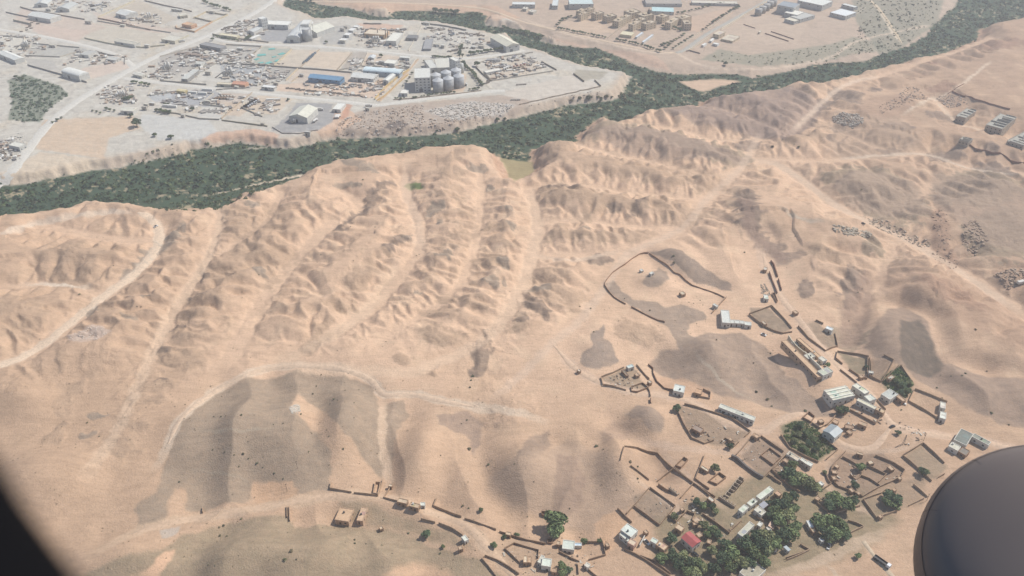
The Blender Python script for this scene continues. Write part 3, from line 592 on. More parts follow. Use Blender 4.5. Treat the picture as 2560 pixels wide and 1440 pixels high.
_mats = {}
def mat(rgb, kind='plaster'):
    key = (tuple(rgb), kind)
    if key in _mats: return _mats[key]
    N = NT('%s_%02x%02x%02x' % (kind, *[int(q) for q in rgb])); base = tuple(float(q) for q in lin(rgb) * 0.86) + (1,)
    co = N.n('ShaderNodeTexCoord').outputs['Object']
    if kind == 'leaf':
        oi = N.n('ShaderNodeObjectInfo').outputs['Random']
        geo = N.n('ShaderNodeNewGeometry').outputs['Position']
        n = N.noise(0.35, 3, 0.6, geo)
        r = N.ramp(n.outputs[0], [(0.3, tuple(0.68 * q for q in base[:3])), (0.5, base), (0.72, (base[0] * 1.5, base[1] * 1.4, base[2] * 1.2))]).outputs[0]
        v = N.n('ShaderNodeMath', operation='MULTIPLY_ADD'); N.l(oi, v.inputs[0]); v.inputs[1].default_value = 0.7; v.inputs[2].default_value = 0.78
        k = N.mul(r, v.outputs[0]); N.l(k, N.b.inputs['Base Color']); N.b.inputs['Roughness'].default_value = 0.75
        _mats[key] = N.m; return N.m
    lo, hi = {'plaster': (0.7, 1.06), 'mud': (0.66, 1.1), 'metal': (0.8, 1.06), 'paint': (0.9, 1.04), 'rock': (0.55, 1.15), 'glass': (0.9, 1.0), 'concrete': (0.72, 1.08)}[kind]
    n = N.noise({'metal': 0.25, 'rock': 1.2}.get(kind, 0.5), 5, 0.7, co, 0.5)
    r = N.ramp(n.outputs[0], [(0.3, g3(lo)), (0.55, g3(1.0)), (0.8, g3(hi))]).outputs[0]
    k = N.mul(base, r)
    if kind == 'metal':
        w = N.n('ShaderNodeTexWave', wave_type='BANDS'); w.inputs['Scale'].default_value = 0.55; N.l(co, w.inputs[0])
        k = N.mul(k, N.ramp(w.outputs[1], [(0.0, g3(0.9)), (0.4, g3(1.0))]).outputs[0])
        N.b.inputs['Roughness'].default_value = 0.5; N.b.inputs['Specular IOR Level'].default_value = 0.4
    if kind in ('paint', 'glass'):
        N.b.inputs['Roughness'].default_value = 0.35 if kind == 'paint' else 0.12
        N.b.inputs['Specular IOR Level'].default_value = 0.5
    if kind in ('mud', 'rock', 'plaster', 'concrete'):
        bu = N.n('ShaderNodeBump'); bu.inputs['Strength'].default_value = 0.4; bu.inputs['Distance'].default_value = 0.15
        N.l(N.noise(2.5, 4, 0.6, co).outputs[0], bu.inputs['Height']); N.l(bu.outputs[0], N.b.inputs['Normal'])
    N.l(k, N.b.inputs['Base Color'])
    _mats[key] = N.m; return N.m

def mesh(name, V, Fc, m=None, smooth=False):
    me = bpy.data.meshes.new(name); me.from_pydata([tuple(v) for v in V], [], Fc)
    if m is not None: me.materials.append(m)
    if smooth: me.polygons.foreach_set('use_smooth', [True] * len(me.polygons))
    me.update(); return me
def obj(name, me, parent=None, loc=(0, 0, 0), rz=0.0):
    o = bpy.data.objects.new(name, me); o.location = loc; o.rotation_euler = (0, 0, rz); return link(o, parent)
def tag(o, label, cat, group=None):
    o['label'] = label; o['category'] = cat; o['kind'] = 'thing'
    if group: o['group'] = group
    return o
def thing(name, label, cat, loc, rz=0.0, group=None):
    return tag(obj(name, None, None, loc, rz), label, cat, group)
def copy_tree(o, parent=None):
    c = o.copy(); S.collection.objects.link(c); c.parent = parent
    for ch in list(o.children): copy_tree(ch, c)
    return c
BOXF = [(0, 3, 2, 1), (4, 5, 6, 7), (0, 1, 5, 4), (1, 2, 6, 5), (2, 3, 7, 6), (3, 0, 4, 7)]
def boxv(x0, x1, y0, y1, z0, z1, tx=0, ty=0):
    return [(x0, y0, z0), (x1, y0, z0), (x1, y1, z0), (x0, y1, z0), (x0 + tx, y0 + ty, z1), (x1 - tx, y0 + ty, z1), (x1 - tx, y1 - ty, z1), (x0 + tx, y1 - ty, z1)]
class MB:
    def __init__(s): s.V, s.F = [], []
    def add(s, V, Fc):
        n = len(s.V); s.V += list(V); s.F += [tuple(i + n for i in f) for f in Fc]; return s
    def box(s, *a, **k): return s.add(boxv(*a, **k), BOXF)
    def cyl(s, x, y, z0, z1, r0, r1=None, n=16, cap=True):
        r1 = r0 if r1 is None else r1
        V = [(x + r0 * math.cos(2 * math.pi * i / n), y + r0 * math.sin(2 * math.pi * i / n), z0) for i in range(n)] + [(x + r1 * math.cos(2 * math.pi * i / n), y + r1 * math.sin(2 * math.pi * i / n), z1) for i in range(n)]
        Fc = [(i, (i + 1) % n, n + (i + 1) % n, n + i) for i in range(n)]
        if cap: Fc += [tuple(range(n - 1, -1, -1)), tuple(range(n, 2 * n))]
        return s.add(V, Fc)
    def bar(s, p, q, w):
        p, q = Vector(p), Vector(q); d = (q - p).normalized(); a = d.cross(Vector((0, 0, 1)));
        a = (a if a.length > 1e-3 else Vector((1, 0, 0))).normalized() * w / 2; b = d.cross(a).normalized() * w / 2
        V = [p - a - b, p + a - b, p + a + b, p - a + b, q - a - b, q + a - b, q + a + b, q - a + b]
        return s.add([tuple(v) for v in V], BOXF)
    def me(s, name, m, smooth=False): return mesh(name, s.V, s.F, m, smooth)
    def part(s, name, m, parent, smooth=False): return obj(name, s.me(name, m, smooth), parent)

def rect(quad, h):
    """ground rectangle whose roof edge shows at the four surveyed points, h metres up"""
    u = sum(q[0] for q in quad) / len(quad); v = sum(q[1] for q in quad) / len(quad)
    x, y, z = G(u, v, h)
    p = [np.array(at(a, b, z + h)) for a, b in quad]
    e1 = (p[1] - p[0] + p[2] - p[3]) / 2; e2 = (p[2] - p[1] + p[3] - p[0]) / 2
    sg = 1 if e1[0] * e2[1] - e1[1] * e2[0] > 0 else -1
    t1 = math.atan2(e1[1], e1[0]); t2 = math.atan2(e2[1], e2[0]) - sg * math.pi / 2
    d = (t2 - t1 + math.pi) % (2 * math.pi) - math.pi
    l1, l2 = np.linalg.norm(e1), np.linalg.norm(e2)
    # long sides and sides across the view are the trustworthy ones
    w1, w2 = l1 * abs(math.cos(t1)) + 0.3 * l1, l2 * abs(math.cos(t2 + sg * math.pi / 2)) + 0.3 * l2
    t = t1 + d * w2 / (w1 + w2)
    c = sum(p) / 4
    l1 *= max(abs(math.cos(t - t1)), 0.75); l2 *= max(abs(math.cos(t - t1 - d)), 0.75)
    if l2 > l1: l1, l2, t = l2, l1, t + math.pi / 2
    return float(c[0]), float(c[1]), hz(float(c[0]), float(c[1])), float(l1) / 2, float(l2) / 2, t

def facing(t):
    """the two walls of a turned rectangle that look towards the aircraft: (axis, sign) best first"""
    out = []
    for ax, sg, a in (('x', 1, t), ('x', -1, t + math.pi), ('y', 1, t + math.pi / 2), ('y', -1, t - math.pi / 2)):
        out.append((-math.sin(a), ax, sg))
    return [(a, s) for k, a, s in sorted(out, reverse=True)[:2]]
def opening(root, name, ax, sg, A, B, pos, z0, w, hh, m, depth=0.12):
    """a door or window leaf set on a wall of the rectangle"""
    mb = MB()
    if ax == 'x':
        x = sg * A; mb.box(min(x - sg * .05, x + sg * depth), max(x - sg * .05, x + sg * depth), pos - w / 2, pos + w / 2, z0, z0 + hh)
    else:
        y = sg * B; mb.box(pos - w / 2, pos + w / 2, min(y - sg * .05, y + sg * depth), max(y - sg * .05, y + sg * depth), z0, z0 + hh)
    return mb.part(name, m, root)
TIMBER, PANE = (84, 66, 52), (52, 60, 66)
def building(name, label, cat, quad, h, roof='flat', wall=(196, 176, 152), top=(206, 200, 186), kind='plaster', doors=1, windows=2, rise=None, group=None, storeys=1, extra=None, rim=0.35):
    quad = Q(quad) if isinstance(quad, str) else quad
    x, y, z, A, B, t = rect(quad, h)
    A, B = max(A, 1.2), max(B, 1.0)
    o = thing(name, label, cat, (x, y, z), t, group)
    MB().box(-A, A, -B, B, -2.0, h).part('wall', mat(wall, kind), o)
    rm = mat(top, 'metal' if roof in ('gable', 'vault', 'shed') else 'concrete' if kind != 'mud' else 'mud')
    ov = 0.25
    if roof == 'flat':
        rf = MB().box(-A + .12, A - .12, -B + .12, B - .12, h - .05, h + .08).part('roof', rm, o)
        p = MB(); w = 0.3
        p.box(-A - .04, A + .04, -B - .04, -B + w, h + .003, h + rim).box(-A - .04, A + .04, B - w, B + .04, h + .003, h + rim).box(-A - .04, -A + w, -B + w, B - w, h + .003, h + rim).box(A - w, A + .04, -B + w, B - w, h + .003, h + rim)
        p.part('parapet', mat(wall, kind), o)
    elif roof == 'shed':
        r = rise or 0.5
        V = [(-A - ov, -B - ov, h), (A + ov, -B - ov, h), (A + ov, B + ov, h + r), (-A - ov, B + ov, h + r), (-A - ov, -B - ov, h + .18), (A + ov, -B - ov, h + .18), (A + ov, B + ov, h + r + .18), (-A - ov, B + ov, h + r + .18)]
        obj('roof', mesh('roof', V, BOXF, rm), o)
        rf = None
    elif roof == 'gable':
        r = rise or B * 0.32
        V = [(-A - ov, -B - ov, h), (A + ov, -B - ov, h), (A + ov, B + ov, h), (-A - ov, B + ov, h), (-A - ov, 0, h + r), (A + ov, 0, h + r)]
        obj('roof', mesh('roof', V, [(0, 1, 5, 4), (2, 3, 4, 5), (1, 2, 5), (3, 0, 4), (0, 3, 2, 1)], rm), o)
        if A > 7: MB().box(-A - ov, A + ov, -.22, .22, h + r - .08, h + r + .1).part('ridge_cap', mat([q * 0.93 for q in top], 'metal'), o)
    elif roof == 'vault':
        r = rise or B * 0.38; n = 10; V = []
        for sx in (-A - ov, A + ov):
            for i in range(n + 1):
                a = math.pi * i / n; V.append((sx, -(B + ov) * math.cos(a), h + r * math.sin(a)))
        Fc = [(i, n + 1 + i, n + 2 + i, i + 1)[::-1] for i in range(n)] + [tuple(range(n + 1)), tuple(range(2 * n + 1, n, -1)), (0, n + 1, 2 * n + 1, n)]
        obj('roof', mesh('roof', V, Fc, rm), o)
    elif roof == 'none':
        pass
    if cat == 'house' and roof == 'flat' and A > 2.6:
        q = random.Random(int(abs(x * 7 + y)))
        if q.random() < .45: MB().cyl(A * q.uniform(-.6, .6), B * q.uniform(-.4, .4), h + .08, h + 1.2, .55, .5, 10).part('water_tank', mat((70, 72, 74) if q.random() < .5 else (206, 204, 196), 'paint'), o)
        if q.random() < .6: a1 = A * q.uniform(-.7, .2); MB().box(a1, a1 + A * .5, -B * .8, B * q.uniform(.1, .8), h + .083, h + .13).part('roof_sheet', mat([k_ * q.uniform(.82, .95) for k_ in top], 'metal'), o)
    fc = facing(t)
    dm, wm = mat(TIMBER, 'paint'), mat(PANE, 'glass')
    big = cat in ('warehouse', 'factory')
    if doors:
        ax, sg = fc[0]; L = B if ax == 'x' else A
        for i in range(doors):
            pos = L * (0.25 if doors == 1 else (-0.7 + 1.4 * i / (doors - 1)))
            if big: opening(o, 'shutter_door', ax, sg, A, B, pos, -0.02, min(4.5, L * 0.5), min(4.2, h * .75), mat((96, 102, 108), 'metal'))
            else: opening(o, 'door', ax, sg, A, B, pos, -0.02, min(1.2, L * .5), min(2.1, h * .8), dm)
    if windows:
        for f, (ax, sg) in enumerate(fc):
            L = B if ax == 'x' else A; nw = max(1, min(windows, int(2 * L / 3.0)))
            for s in range(storeys):
                for i in range(nw):
                    pos = -L + 2 * L * (i + 0.5) / nw
                    if s == 0 and f == 0 and doors and not big and abs(pos - L * 0.25) < 1.3: continue
                    zz = s * h / storeys + min(1.2, h * .4) if not big else h * .68
                    if storeys > 1: zz = s * h / storeys + 1.0
                    opening(o, 'window', ax, sg, A, B, pos, zz, min(1.2, L * .5) if not big else min(2.2, L * .4), min(1.1, h * .3), wm, 0.08)
    return o, A, B, h

def wall(label, pts, h=1.9, th=0.35, rgb=(150, 122, 100), kind='mud', group=None, name='yard_wall', closed=False):
    """a free-standing wall following the ground through surveyed points"""
    pts = Q(pts) if isinstance(pts, str) else pts
    g = [np.array(G(u, v)[:2]) for u, v in pts]
    if closed: g.append(g[0])
    L = []
    for a, b in zip(g[:-1], g[1:]):
        n = max(1, int(np.linalg.norm(b - a) / 5)); L += [a + (b - a) * k / n for k in range(n)]
    L.append(g[-1])
    V, Fc = [], []
    c = sum(L) / len(L); cz = hz(float(c[0]), float(c[1]))
    for i, p in enumerate(L):
        a = L[max(i - 1, 0)]; b = L[min(i + 1, len(L) - 1)]
        d1 = p - a; d2 = b - p
        d = (d1 / (np.linalg.norm(d1) + 1e-6) + d2 / (np.linalg.norm(d2) + 1e-6)); d = d / (np.linalg.norm(d) + 1e-6)
        nrm = np.array([-d[1], d[0]]) * th / 2
        z = hz(float(p[0]), float(p[1])) - cz; hh = h * (1 + 0.1 * math.sin(i * 2.3) + 0.12 * math.sin(i * 5.1 + float(c[0])) if kind == 'mud' else 1)
        for q, zz in ((p - nrm, z - 1.2), (p + nrm, z - 1.2), (p + nrm, z + hh), (p - nrm, z + hh)):
            V.append((q[0] - c[0], q[1] - c[1], zz))
    rr = random.Random(len(L) + int(abs(c[0])))
    for i in range(len(L) - 1):
        a, b = 4 * i, 4 * i + 4
        if kind == 'mud' and len(L) > 5 and 0 < i < len(L) - 2 and rr.random() < .05: Fc += [(a, a + 1, a + 2, a + 3)[::-1], (b, b + 1, b + 2, b + 3)]; continue
        Fc += [(a + 1, b + 1, b + 2, a + 2), (a, a + 3, b + 3, b), (a + 2, b + 2, b + 3, a + 3)]
    n = 4 * (len(L) - 1)
    Fc += [(0, 1, 2, 3), (n + 3, n + 2, n + 1, n)]
    o = obj(name, mesh(name, V, Fc, mat(rgb, kind)), None, (float(c[0]), float(c[1]), cz))
    return tag(o, label, 'wall', group)

# ------------------------------------------------------------------ plants
def leaf_cloud(lobes, n, size, seed, flat=0.8):
    """leaf-clump faces spread through a few lobes; denser towards the outside"""
    r = np.random.default_rng(seed); w = np.array([l[3] ** 2 for l in lobes]); w = w / w.sum()
    pick = r.choice(len(lobes), n, p=w); L = np.array(lobes)[pick]
    d = r.normal(size=(n, 3)); d /= np.linalg.norm(d, axis=1)[:, None]; d[:, 2] = np.where(d[:, 2] < -0.35, -d[:, 2], d[:, 2])
    rad = L[:, 3] * (0.55 + 0.5 * r.random(n) ** 0.6)
    c = L[:, :3] + d * rad[:, None] * np.array([1, 1, flat])
    nn = d + 0.75 * r.normal(size=(n, 3)); nn /= np.linalg.norm(nn, axis=1)[:, None]
    a = np.cross(nn, r.normal(size=(n, 3))); a /= np.linalg.norm(a, axis=1)[:, None]; b = np.cross(nn, a)
    s = size * (0.6 + 0.8 * r.random(n))[:, None]
    V = np.stack([c - a * s, c + b * s * 0.7, c + a * s, c - b * s * 0.7], 1).reshape(-1, 3)
    return V, n
def quads_mesh(name, V, m):
    n = len(V) // 4; me = bpy.data.meshes.new(name)
    me.vertices.add(4 * n); me.vertices.foreach_set('co', V.astype(np.float32).ravel())
    me.loops.add(4 * n); me.loops.foreach_set('vertex_index', np.arange(4 * n, dtype=np.int32))
    me.polygons.add(n); me.polygons.foreach_set('loop_start', np.arange(0, 4 * n, 4, dtype=np.int32))
    me.update(calc_edges=True); me.materials.append(m); return me
BARK = (92, 78, 62)
def tree_meshes(seed, col, spread=1.0, tall=1.0, n=900, size=0.13):
    """unit tree: crown about one metre in radius on a trunk with limbs"""
    r = random.Random(seed); lobes = [(0, 0, 1.05 * tall, 0.62)]
    for i in range(7):
        a = i * 0.9 + r.random(); d = 0.35 + 0.35 * r.random(); lobes.append((d * math.cos(a) * spread, d * math.sin(a) * spread, (0.72 + 0.5 * r.random()) * tall, 0.28 + 0.24 * r.random()))
    V, _ = leaf_cloud(lobes, n, size, seed)
    crown = quads_mesh('crown', V, mat(col, 'leaf'))
    mb = MB(); mb.cyl(0, 0, -0.3, 0.55 * tall, 0.075, 0.05, 7)
    for l in lobes[1:6]: mb.bar((0, 0, 0.42 * tall), (l[0] * .8, l[1] * .8, l[2]), 0.04)
    return crown, mb.me('trunk', mat(BARK, 'rock'))
GREEN, DARKG, OLIVE = (102, 116, 78), (84, 100, 74), (126, 126, 96)
TREES = [tree_meshes(s, c) for s, c in ((1, GREEN), (2, DARKG), (3, (126, 132, 94)), (4, DARKG), (5, GREEN))]
TALL = [tree_meshes(20 + s, DARKG, 0.45, 1.9, 700, 0.14) for s in range(2)]
def tree(u, v, wpx, label, group=None, kind=0, name='tree', tall=False, cat='tree'):
    """crown centred on pixel u, v and wpx pixels wide"""
    rad = wpx / 2 / scale_at(v)
    x, y, z = G(u, v, rad * 0.95)
    cr, tr = (TALL if tall else TREES)[kind % (2 if tall else 5)]
    o = thing(name, label, cat, (x, y, z - 0.1), random.random() * 6.28, group); o.scale = (rad, rad, rad * random.uniform(0.85, 1.05))
    obj('trunk', tr, o); obj('crown', cr, o); return o
BUSH = []
for s in range(5):
    V, _ = leaf_cloud([(0, 0, .45, .55), (.45, .2, .35, .4), (-.4, .3, .35, .38), (.1, -.45, .3, .4)], 260, 0.17, 40 + s)
    BUSH.append(quads_mesh('shrub', V, mat(((104, 108, 84), (124, 120, 94), (110, 114, 88), (128, 118, 94), (112, 112, 86))[s], 'leaf')))
def shrub(u, v, wpx, label, group, kind=0, name='shrub'):
    rad = .42 * wpx / scale_at(v); x, y, z = G(u, v, rad * .4)
    o = obj(name, BUSH[kind % 5], None, (x, y, z), random.random() * 6.28); o.scale = (rad, rad, rad * random.uniform(.8, 1.1))
    return tag(o, label, 'shrub', group)

# ------------------------------------------------------------------ vehicles and yard goods
def car_proto(rgb):
    o = thing('car', 'x', 'car', (0, 0, 0))
    mb = MB(); mb.box(-2.1, 2.1, -.85, .85, .35, .95, tx=.08, ty=.04).part('body', mat(rgb, 'paint'), o)
    MB().box(-1.5, 1.0, -.78, .78, .94, 1.5, tx=.4, ty=.12).part('cabin', mat((40, 46, 52), 'glass'), o)
    for sx in (-1.3, 1.3):
        for sy in (-.8, .8): wheel(o, sx, sy, .33)
    return o
_wheel = {}
def wheel(o, x, y, r, w=.25):
    k = (r, w)
    if k not in _wheel:
        n = 12; V = [(r * math.cos(6.2832 * i / n), s * w / 2, r + r * math.sin(6.2832 * i / n)) for s in (-1, 1) for i in range(n)]
        _wheel[k] = mesh('wheel', V, [(i, (i + 1) % n, n + (i + 1) % n, n + i) for i in range(n)] + [tuple(range(n - 1, -1, -1)), tuple(range(n, 2 * n))], mat((34, 33, 32), 'paint'))
    return obj('wheel', _wheel[k], o, (x, y, 0))
def truck_proto(cab, load, kind='box', L=8.5):
    o = thing('truck', 'x', 'truck', (0, 0, 0)); h = L / 2
    MB().box(-h, h - .3, -.5, .5, .75, 1.05).part('chassis', mat((52, 50, 48), 'paint'), o)
    c = MB().box(h - 2.0, h, -1.15, 1.15, .8, 2.7, tx=.12, ty=.05).part('cab', mat(cab, 'paint'), o)
    MB().box(h - .18, h + .03, -1.0, 1.0, 1.75, 2.45).part('windscreen', mat((40, 48, 56), 'glass'), c)
    b = MB()
    if kind == 'box': b.box(-h, h - 2.2, -1.22, 1.22, 1.06, 3.3)
    elif kind == 'flat': b.box(-h, h - 2.2, -1.22, 1.22, 1.06, 1.35).box(-h, -h + .12, -1.22, 1.22, 1.34, 2.1).box(-h + .1, h - 2.2, 1.1, 1.22, 1.34, 2.1).box(-h + .1, h - 2.2, -1.22, -1.1, 1.34, 2.1)
    else:
        n = 14; V = [(sx, 1.1 * math.cos(6.2832 * i / n), 2.1 + 1.05 * math.sin(6.2832 * i / n)) for sx in (-h, h - 2.3) for i in range(n)]
        b.add(V, [(i, n + i, n + (i + 1) % n, (i + 1) % n)[::-1] for i in range(n)] + [tuple(range(n)), tuple(range(2 * n - 1, n - 1, -1))])
    b.part({'box': 'cargo_box', 'flat': 'cargo_bed', 'tank': 'tank'}[kind], mat(load, 'paint'), o)
    for sx in (h - 1.0, -h + 1.0, -h + 2.2):
        for sy in (-1.0, 1.0): wheel(o, sx, sy, .5, .35)
    return o
PROTO = {}
def vehicle(kind, u, v, ang, label, cat, group=None):
    """ang: heading on the ground, degrees from +X"""
    if kind not in PROTO:
        PROTO[kind] = {'white_car': lambda: car_proto((226, 226, 222)), 'dark_car': lambda: car_proto((52, 50, 50)), 'box_truck': lambda: truck_proto((222, 220, 214), (206, 202, 192)), 'dark_truck': lambda: truck_proto((224, 224, 224), (58, 56, 58), 'flat', 9.5),
            'flat_truck': lambda: truck_proto((214, 206, 190), (150, 130, 112), 'flat'), 'tanker': lambda: truck_proto((226, 224, 218), (214, 212, 206), 'tank'), 'red_truck': lambda: truck_proto((150, 70, 58), (168, 150, 132), 'flat'), 'blue_truck': lambda: truck_proto((88, 116, 140), (120, 128, 132), 'flat')}[kind]()
        o = PROTO[kind]
    else: o = copy_tree(PROTO[kind])
    x, y, z = G(u, v); o.location = (x, y, z + .05); o.rotation_euler = (0, 0, R(ang)); o['label'] = label; o['category'] = cat
    if group: o['group'] = group
    elif 'group' in o: del o['group']
    return o
_goods = {}
def goods(kind, u, v, ang, label, cat, group, sc=(1, 1, 1)):
    if kind not in _goods:
        b = MB()
        if kind == 'block_stack': b.box(-2.5, 2.5, -1.2, 1.2, -.2, 1.0).box(-2.4, 2.3, -1.1, 1.15, .98, 1.5); m = mat((178, 170, 160), 'concrete'); nm = 'block_stack'
        elif kind == 'beam_stack': b.box(-5.5, 5.5, -.9, .9, -.2, .7).box(-5.2, 5.4, -.7, .75, .68, 1.2); m = mat((154, 150, 144), 'concrete'); nm = 'beam_stack'
        elif kind == 'container': b.box(-3.0, 3.0, -1.22, 1.22, -.1, 2.6); m = mat((168, 150, 134), 'metal'); nm = 'shipping_container'
        elif kind == 'white_container': b.box(-6.0, 6.0, -1.22, 1.22, -.1, 2.6); m = mat((222, 220, 212), 'metal'); nm = 'shipping_container'
        elif kind == 'scrap': 
            r = random.Random(5)
            for i in range(9): a, c = r.uniform(-1.6, 1.6), r.uniform(-1.2, 1.2); b.box(a - .9, a + .9, c - .6, c + .6, -.3, r.uniform(.6, 1.8), tx=.3, ty=.2)
            m = mat((152, 140, 128), 'rock'); nm = 'scrap_heap'
        elif kind == 'sandpile': b.cyl(0, 0, -.3, 2.2, 3.4, .4, 14); m = mat((196, 184, 166), 'rock'); nm = 'sand_heap'
        elif kind == 'greypile': b.cyl(0, 0, -.3, 2.6, 4.0, .4, 14); m = mat((150, 148, 144), 'rock'); nm = 'gravel_heap'
        elif kind == 'sheet': b.box(-4, 4, -2.6, 2.6, .1, .5); m = mat((96, 176, 164), 'paint'); nm = 'tarpaulin'
        elif kind == 'post': b.box(-.09, .09, -.09, .09, -.5, 6.5).box(-.7, .7, -.06, .06, 6.0, 6.2); m = mat((110, 96, 80), 'rock'); nm = 'utility_pole'
        _goods[kind] = (b.me(nm, m), nm)
    me, nm = _goods[kind]; x, y, z = G(u, v)
    o = obj(nm, me, None, (x, y, z), R(ang)); o.scale = sc
    return tag(o, label, cat, group)
def row(kind, a, b, n, ang, label, cat, group, jit=0.6, sc=(1, 1, 1), veh=False, win='-'):
    pts = Q(win + ' ' + a + ' ' + b); r = random.Random(hash(a) % 1000 if False else len(a) + n)
    for i in range(n):
        f = (i + .5) / n; u = pts[0][0] + (pts[1][0] - pts[0][0]) * f + r.uniform(-jit, jit); v = pts[0][1] + (pts[1][1] - pts[0][1]) * f + r.uniform(-jit, jit) * .5
        if veh: vehicle(kind, u, v, ang + r.uniform(-5, 5), label, cat, group)
        else: goods(kind, u, v, ang + r.uniform(-6, 6), label, cat, group, tuple(q * r.uniform(.8, 1.2) for q in sc))
# ================================================================== ROADS
def road(name, label, pts, w, rgb, lift=0.28):
    g = gpoly(smooth_line(P(pts), 8)); L = [g[0]]
    for p in g[1:]:
        d = np.linalg.norm(p - L[-1]); n = max(1, int(d / 5)); a = L[-1]
        for k in range(1, n + 1): L.append(a + (p - a) * k / n)
    V, Fc = [], []
    for i, p in enumerate(L):
        d = L[min(i + 1, len(L) - 1)] - L[max(i - 1, 0)]; d = d / (np.linalg.norm(d) + 1e-6); nr = np.array([-d[1], d[0]])
        ws = w / 2 * (1 + 0.22 * float(noise2(p[0] / 11, p[1] / 11, 70))) * (min(1, .25 + min(i, len(L) - 1 - i) / 6) if 'dirt' in name else 1)
        for k, (o, dz) in enumerate(((-1.35, -.55), (-.94, .0), (0, .06), (.94, .0), (1.35, -.55))):
            q = p + nr * ws * o; V.append((q[0], q[1], hz(float(q[0]), float(q[1])) + lift + dz))
    for i in range(len(L) - 1):
        for k in range(4): a = 5 * i + k; Fc.append((a, a + 5, a + 6, a + 1)[::-1])
    me = mesh(name, V, Fc, mat(rgb, 'concrete'), True); o = obj(name, me); o['kind'] = 'structure'; o['label'] = label; return o
ROADC = (206, 202, 192)
road('road', 'wide dusty road running past the factory yards down to the river', "712,-18 640,30 560,70 480,105 400,137 330,172 250,218 180,262 120,312 66,380 20,440 -40,490", 10, ROADC)
road('road', 'dusty road between two rows of yards meeting the wide road', "-30,70 60,84 150,100 240,122 300,142 335,168", 8, ROADC)
road('road', 'straight road below the concrete yards and silo plant', "312,196 388,205 519,220 640,233 760,245 880,257 937,263 985,258 1080,245 1214,230 1262,227", 8, ROADC)
road('road', 'straight road behind the concrete yards', "522,92 569,105 662,112 775,115 880,123 950,130 1072,142 1150,146 1200,143 1280,132 1310,126", 7.5, ROADC)
road('road', 'lane beside the tree row of the silo plant', "1148,150 1170,165 1190,182 1205,198 1228,222", 5, (196, 188, 172))
road('road', 'lane between the yellow walls', "1046,147 1016,182 985,218 948,254", 3.2, (186, 164, 140))
road('road', 'straight asphalt road beside the round grain bins', "1690,132 1712,124 1769,84 1840,45 1919,0 1960,-24", 6.5, (172, 168, 158))
road('dirt_road', 'pale dirt road along the far river bank', "700,-4 800,4 987,7 1156,16 1230,28 1312,56 1444,88 1575,116 1659,131 1690,132", 4.5, (206, 184, 158))
road('dirt_road', 'pale dirt road crossing the scrub to the river', "2150,-14 2172,0 2200,26 2232,72 2256,111", 4, (196, 178, 150))
road('street', 'pale straight village lane with the parked dark truck', "2158,1353 2190,1395 2228,1438 2262,1478", 2.6, (190, 172, 148), .15)

road('dirt_road', 'pale dirt street from the red walled lane past the school to the square', "1908,640 1925,690 1950,740 1990,790 2040,852 2110,930 2180,990 2232,1060 2330,1086 2450,1102 2600,1142", 5.0, (204, 176, 150), .12)
road('dirt_road', 'pale dirt road past the arrow compound and long grey building', "1385,864 1450,930 1560,978 1640,988 1720,1003 1810,1052 1900,1080 1960,1046 2012,1036 2060,1075 2110,1112 2180,1120 2232,1062", 4.4, (204, 176, 150), .12)
road('dirt_road', 'pale lower dirt track beside the two tan houses', "330,1335 430,1306 560,1286 700,1261 830,1241 960,1243 1080,1283 1160,1311 1220,1370 1290,1450", 5.0, (200, 172, 145), .12)
road('dirt_road', 'pale dirt road circling the big gravel hill', "420,1110 450,1050 520,990 620,936 720,916 840,921 920,946 960,986 1030,986 1100,1001 1180,1016", 4.0, (208, 182, 156), .12)
road('dirt_road', 'pale winding valley road with the lone car', "345,531 375,545 398,580 385,630 330,690 260,740 180,805 110,860 50,895 -60,935", 7.0, (218, 194, 168), .12)

# ================================================================== RIVER THICKET
def inside(pt, P_):
    x, y = pt; c = False
    for i in range(len(P_)):
        ax, ay = P_[i - 1]; bx, by = P_[i]
        if (ay > y) != (by > y) and x < (bx - ax) * (y - ay) / (by - ay) + ax: c = not c
    return c
def scatter(poly, n, seed):
    """about n random points inside a ground polygon"""
    r = np.random.default_rng(seed); lo, hi = poly.min(0), poly.max(0); x = lo[0] + (hi[0] - lo[0]) * r.random(n); y = lo[1] + (hi[1] - lo[1]) * r.random(n)
    k = sd_poly(x, y, poly) < 0; return x[k], y[k]
def thicket(name, label, x, y, rad, leaves, size, cols, seed=1, squash=0.75):
    """a mass of shrubs built from leaf clumps, too many to count"""
    r = np.random.default_rng(seed); n = len(x); z = np.array([hz(a, b) for a, b in zip(x, y)])
    k = np.repeat(np.arange(n), leaves); m = len(k)
    d = r.normal(size=(m, 3)); d /= np.linalg.norm(d, axis=1)[:, None]; d[:, 2] = np.abs(d[:, 2])
    rr = rad[k] * (0.6 + 0.45 * r.random(m))
    c = np.stack([x[k], y[k], z[k] + 0.1 * rad[k]], 1) + d * rr[:, None] * np.array([1, 1, squash])
    nn = d + np.array([0, 0, .5]) + 0.5 * r.normal(size=(m, 3)); nn /= np.linalg.norm(nn, axis=1)[:, None]
    a = np.cross(nn, r.normal(size=(m, 3))); a /= np.linalg.norm(a, axis=1)[:, None]; b = np.cross(nn, a)
    s = (size * rad[k] * (0.6 + 0.8 * r.random(m)))[:, None]
    V = np.stack([c - a * s, c + b * s * .75, c + a * s, c - b * s * .75], 1).reshape(-1, 3)
    me = quads_mesh(name, V, mat(cols[0], 'leaf'))
    for q in cols[1:]: me.materials.append(mat(q, 'leaf'))
    mi = (np.floor(2.2 + 2.6 * noise2(x / 45, y / 45, 77) + 0.5 * r.normal(size=n)).astype(int) % len(cols))[k]
    me.polygons.foreach_set('material_index', mi.astype(np.int32)); me.update()
    o = obj(name, me); o['kind'] = 'stuff'; o['label'] = label; return o
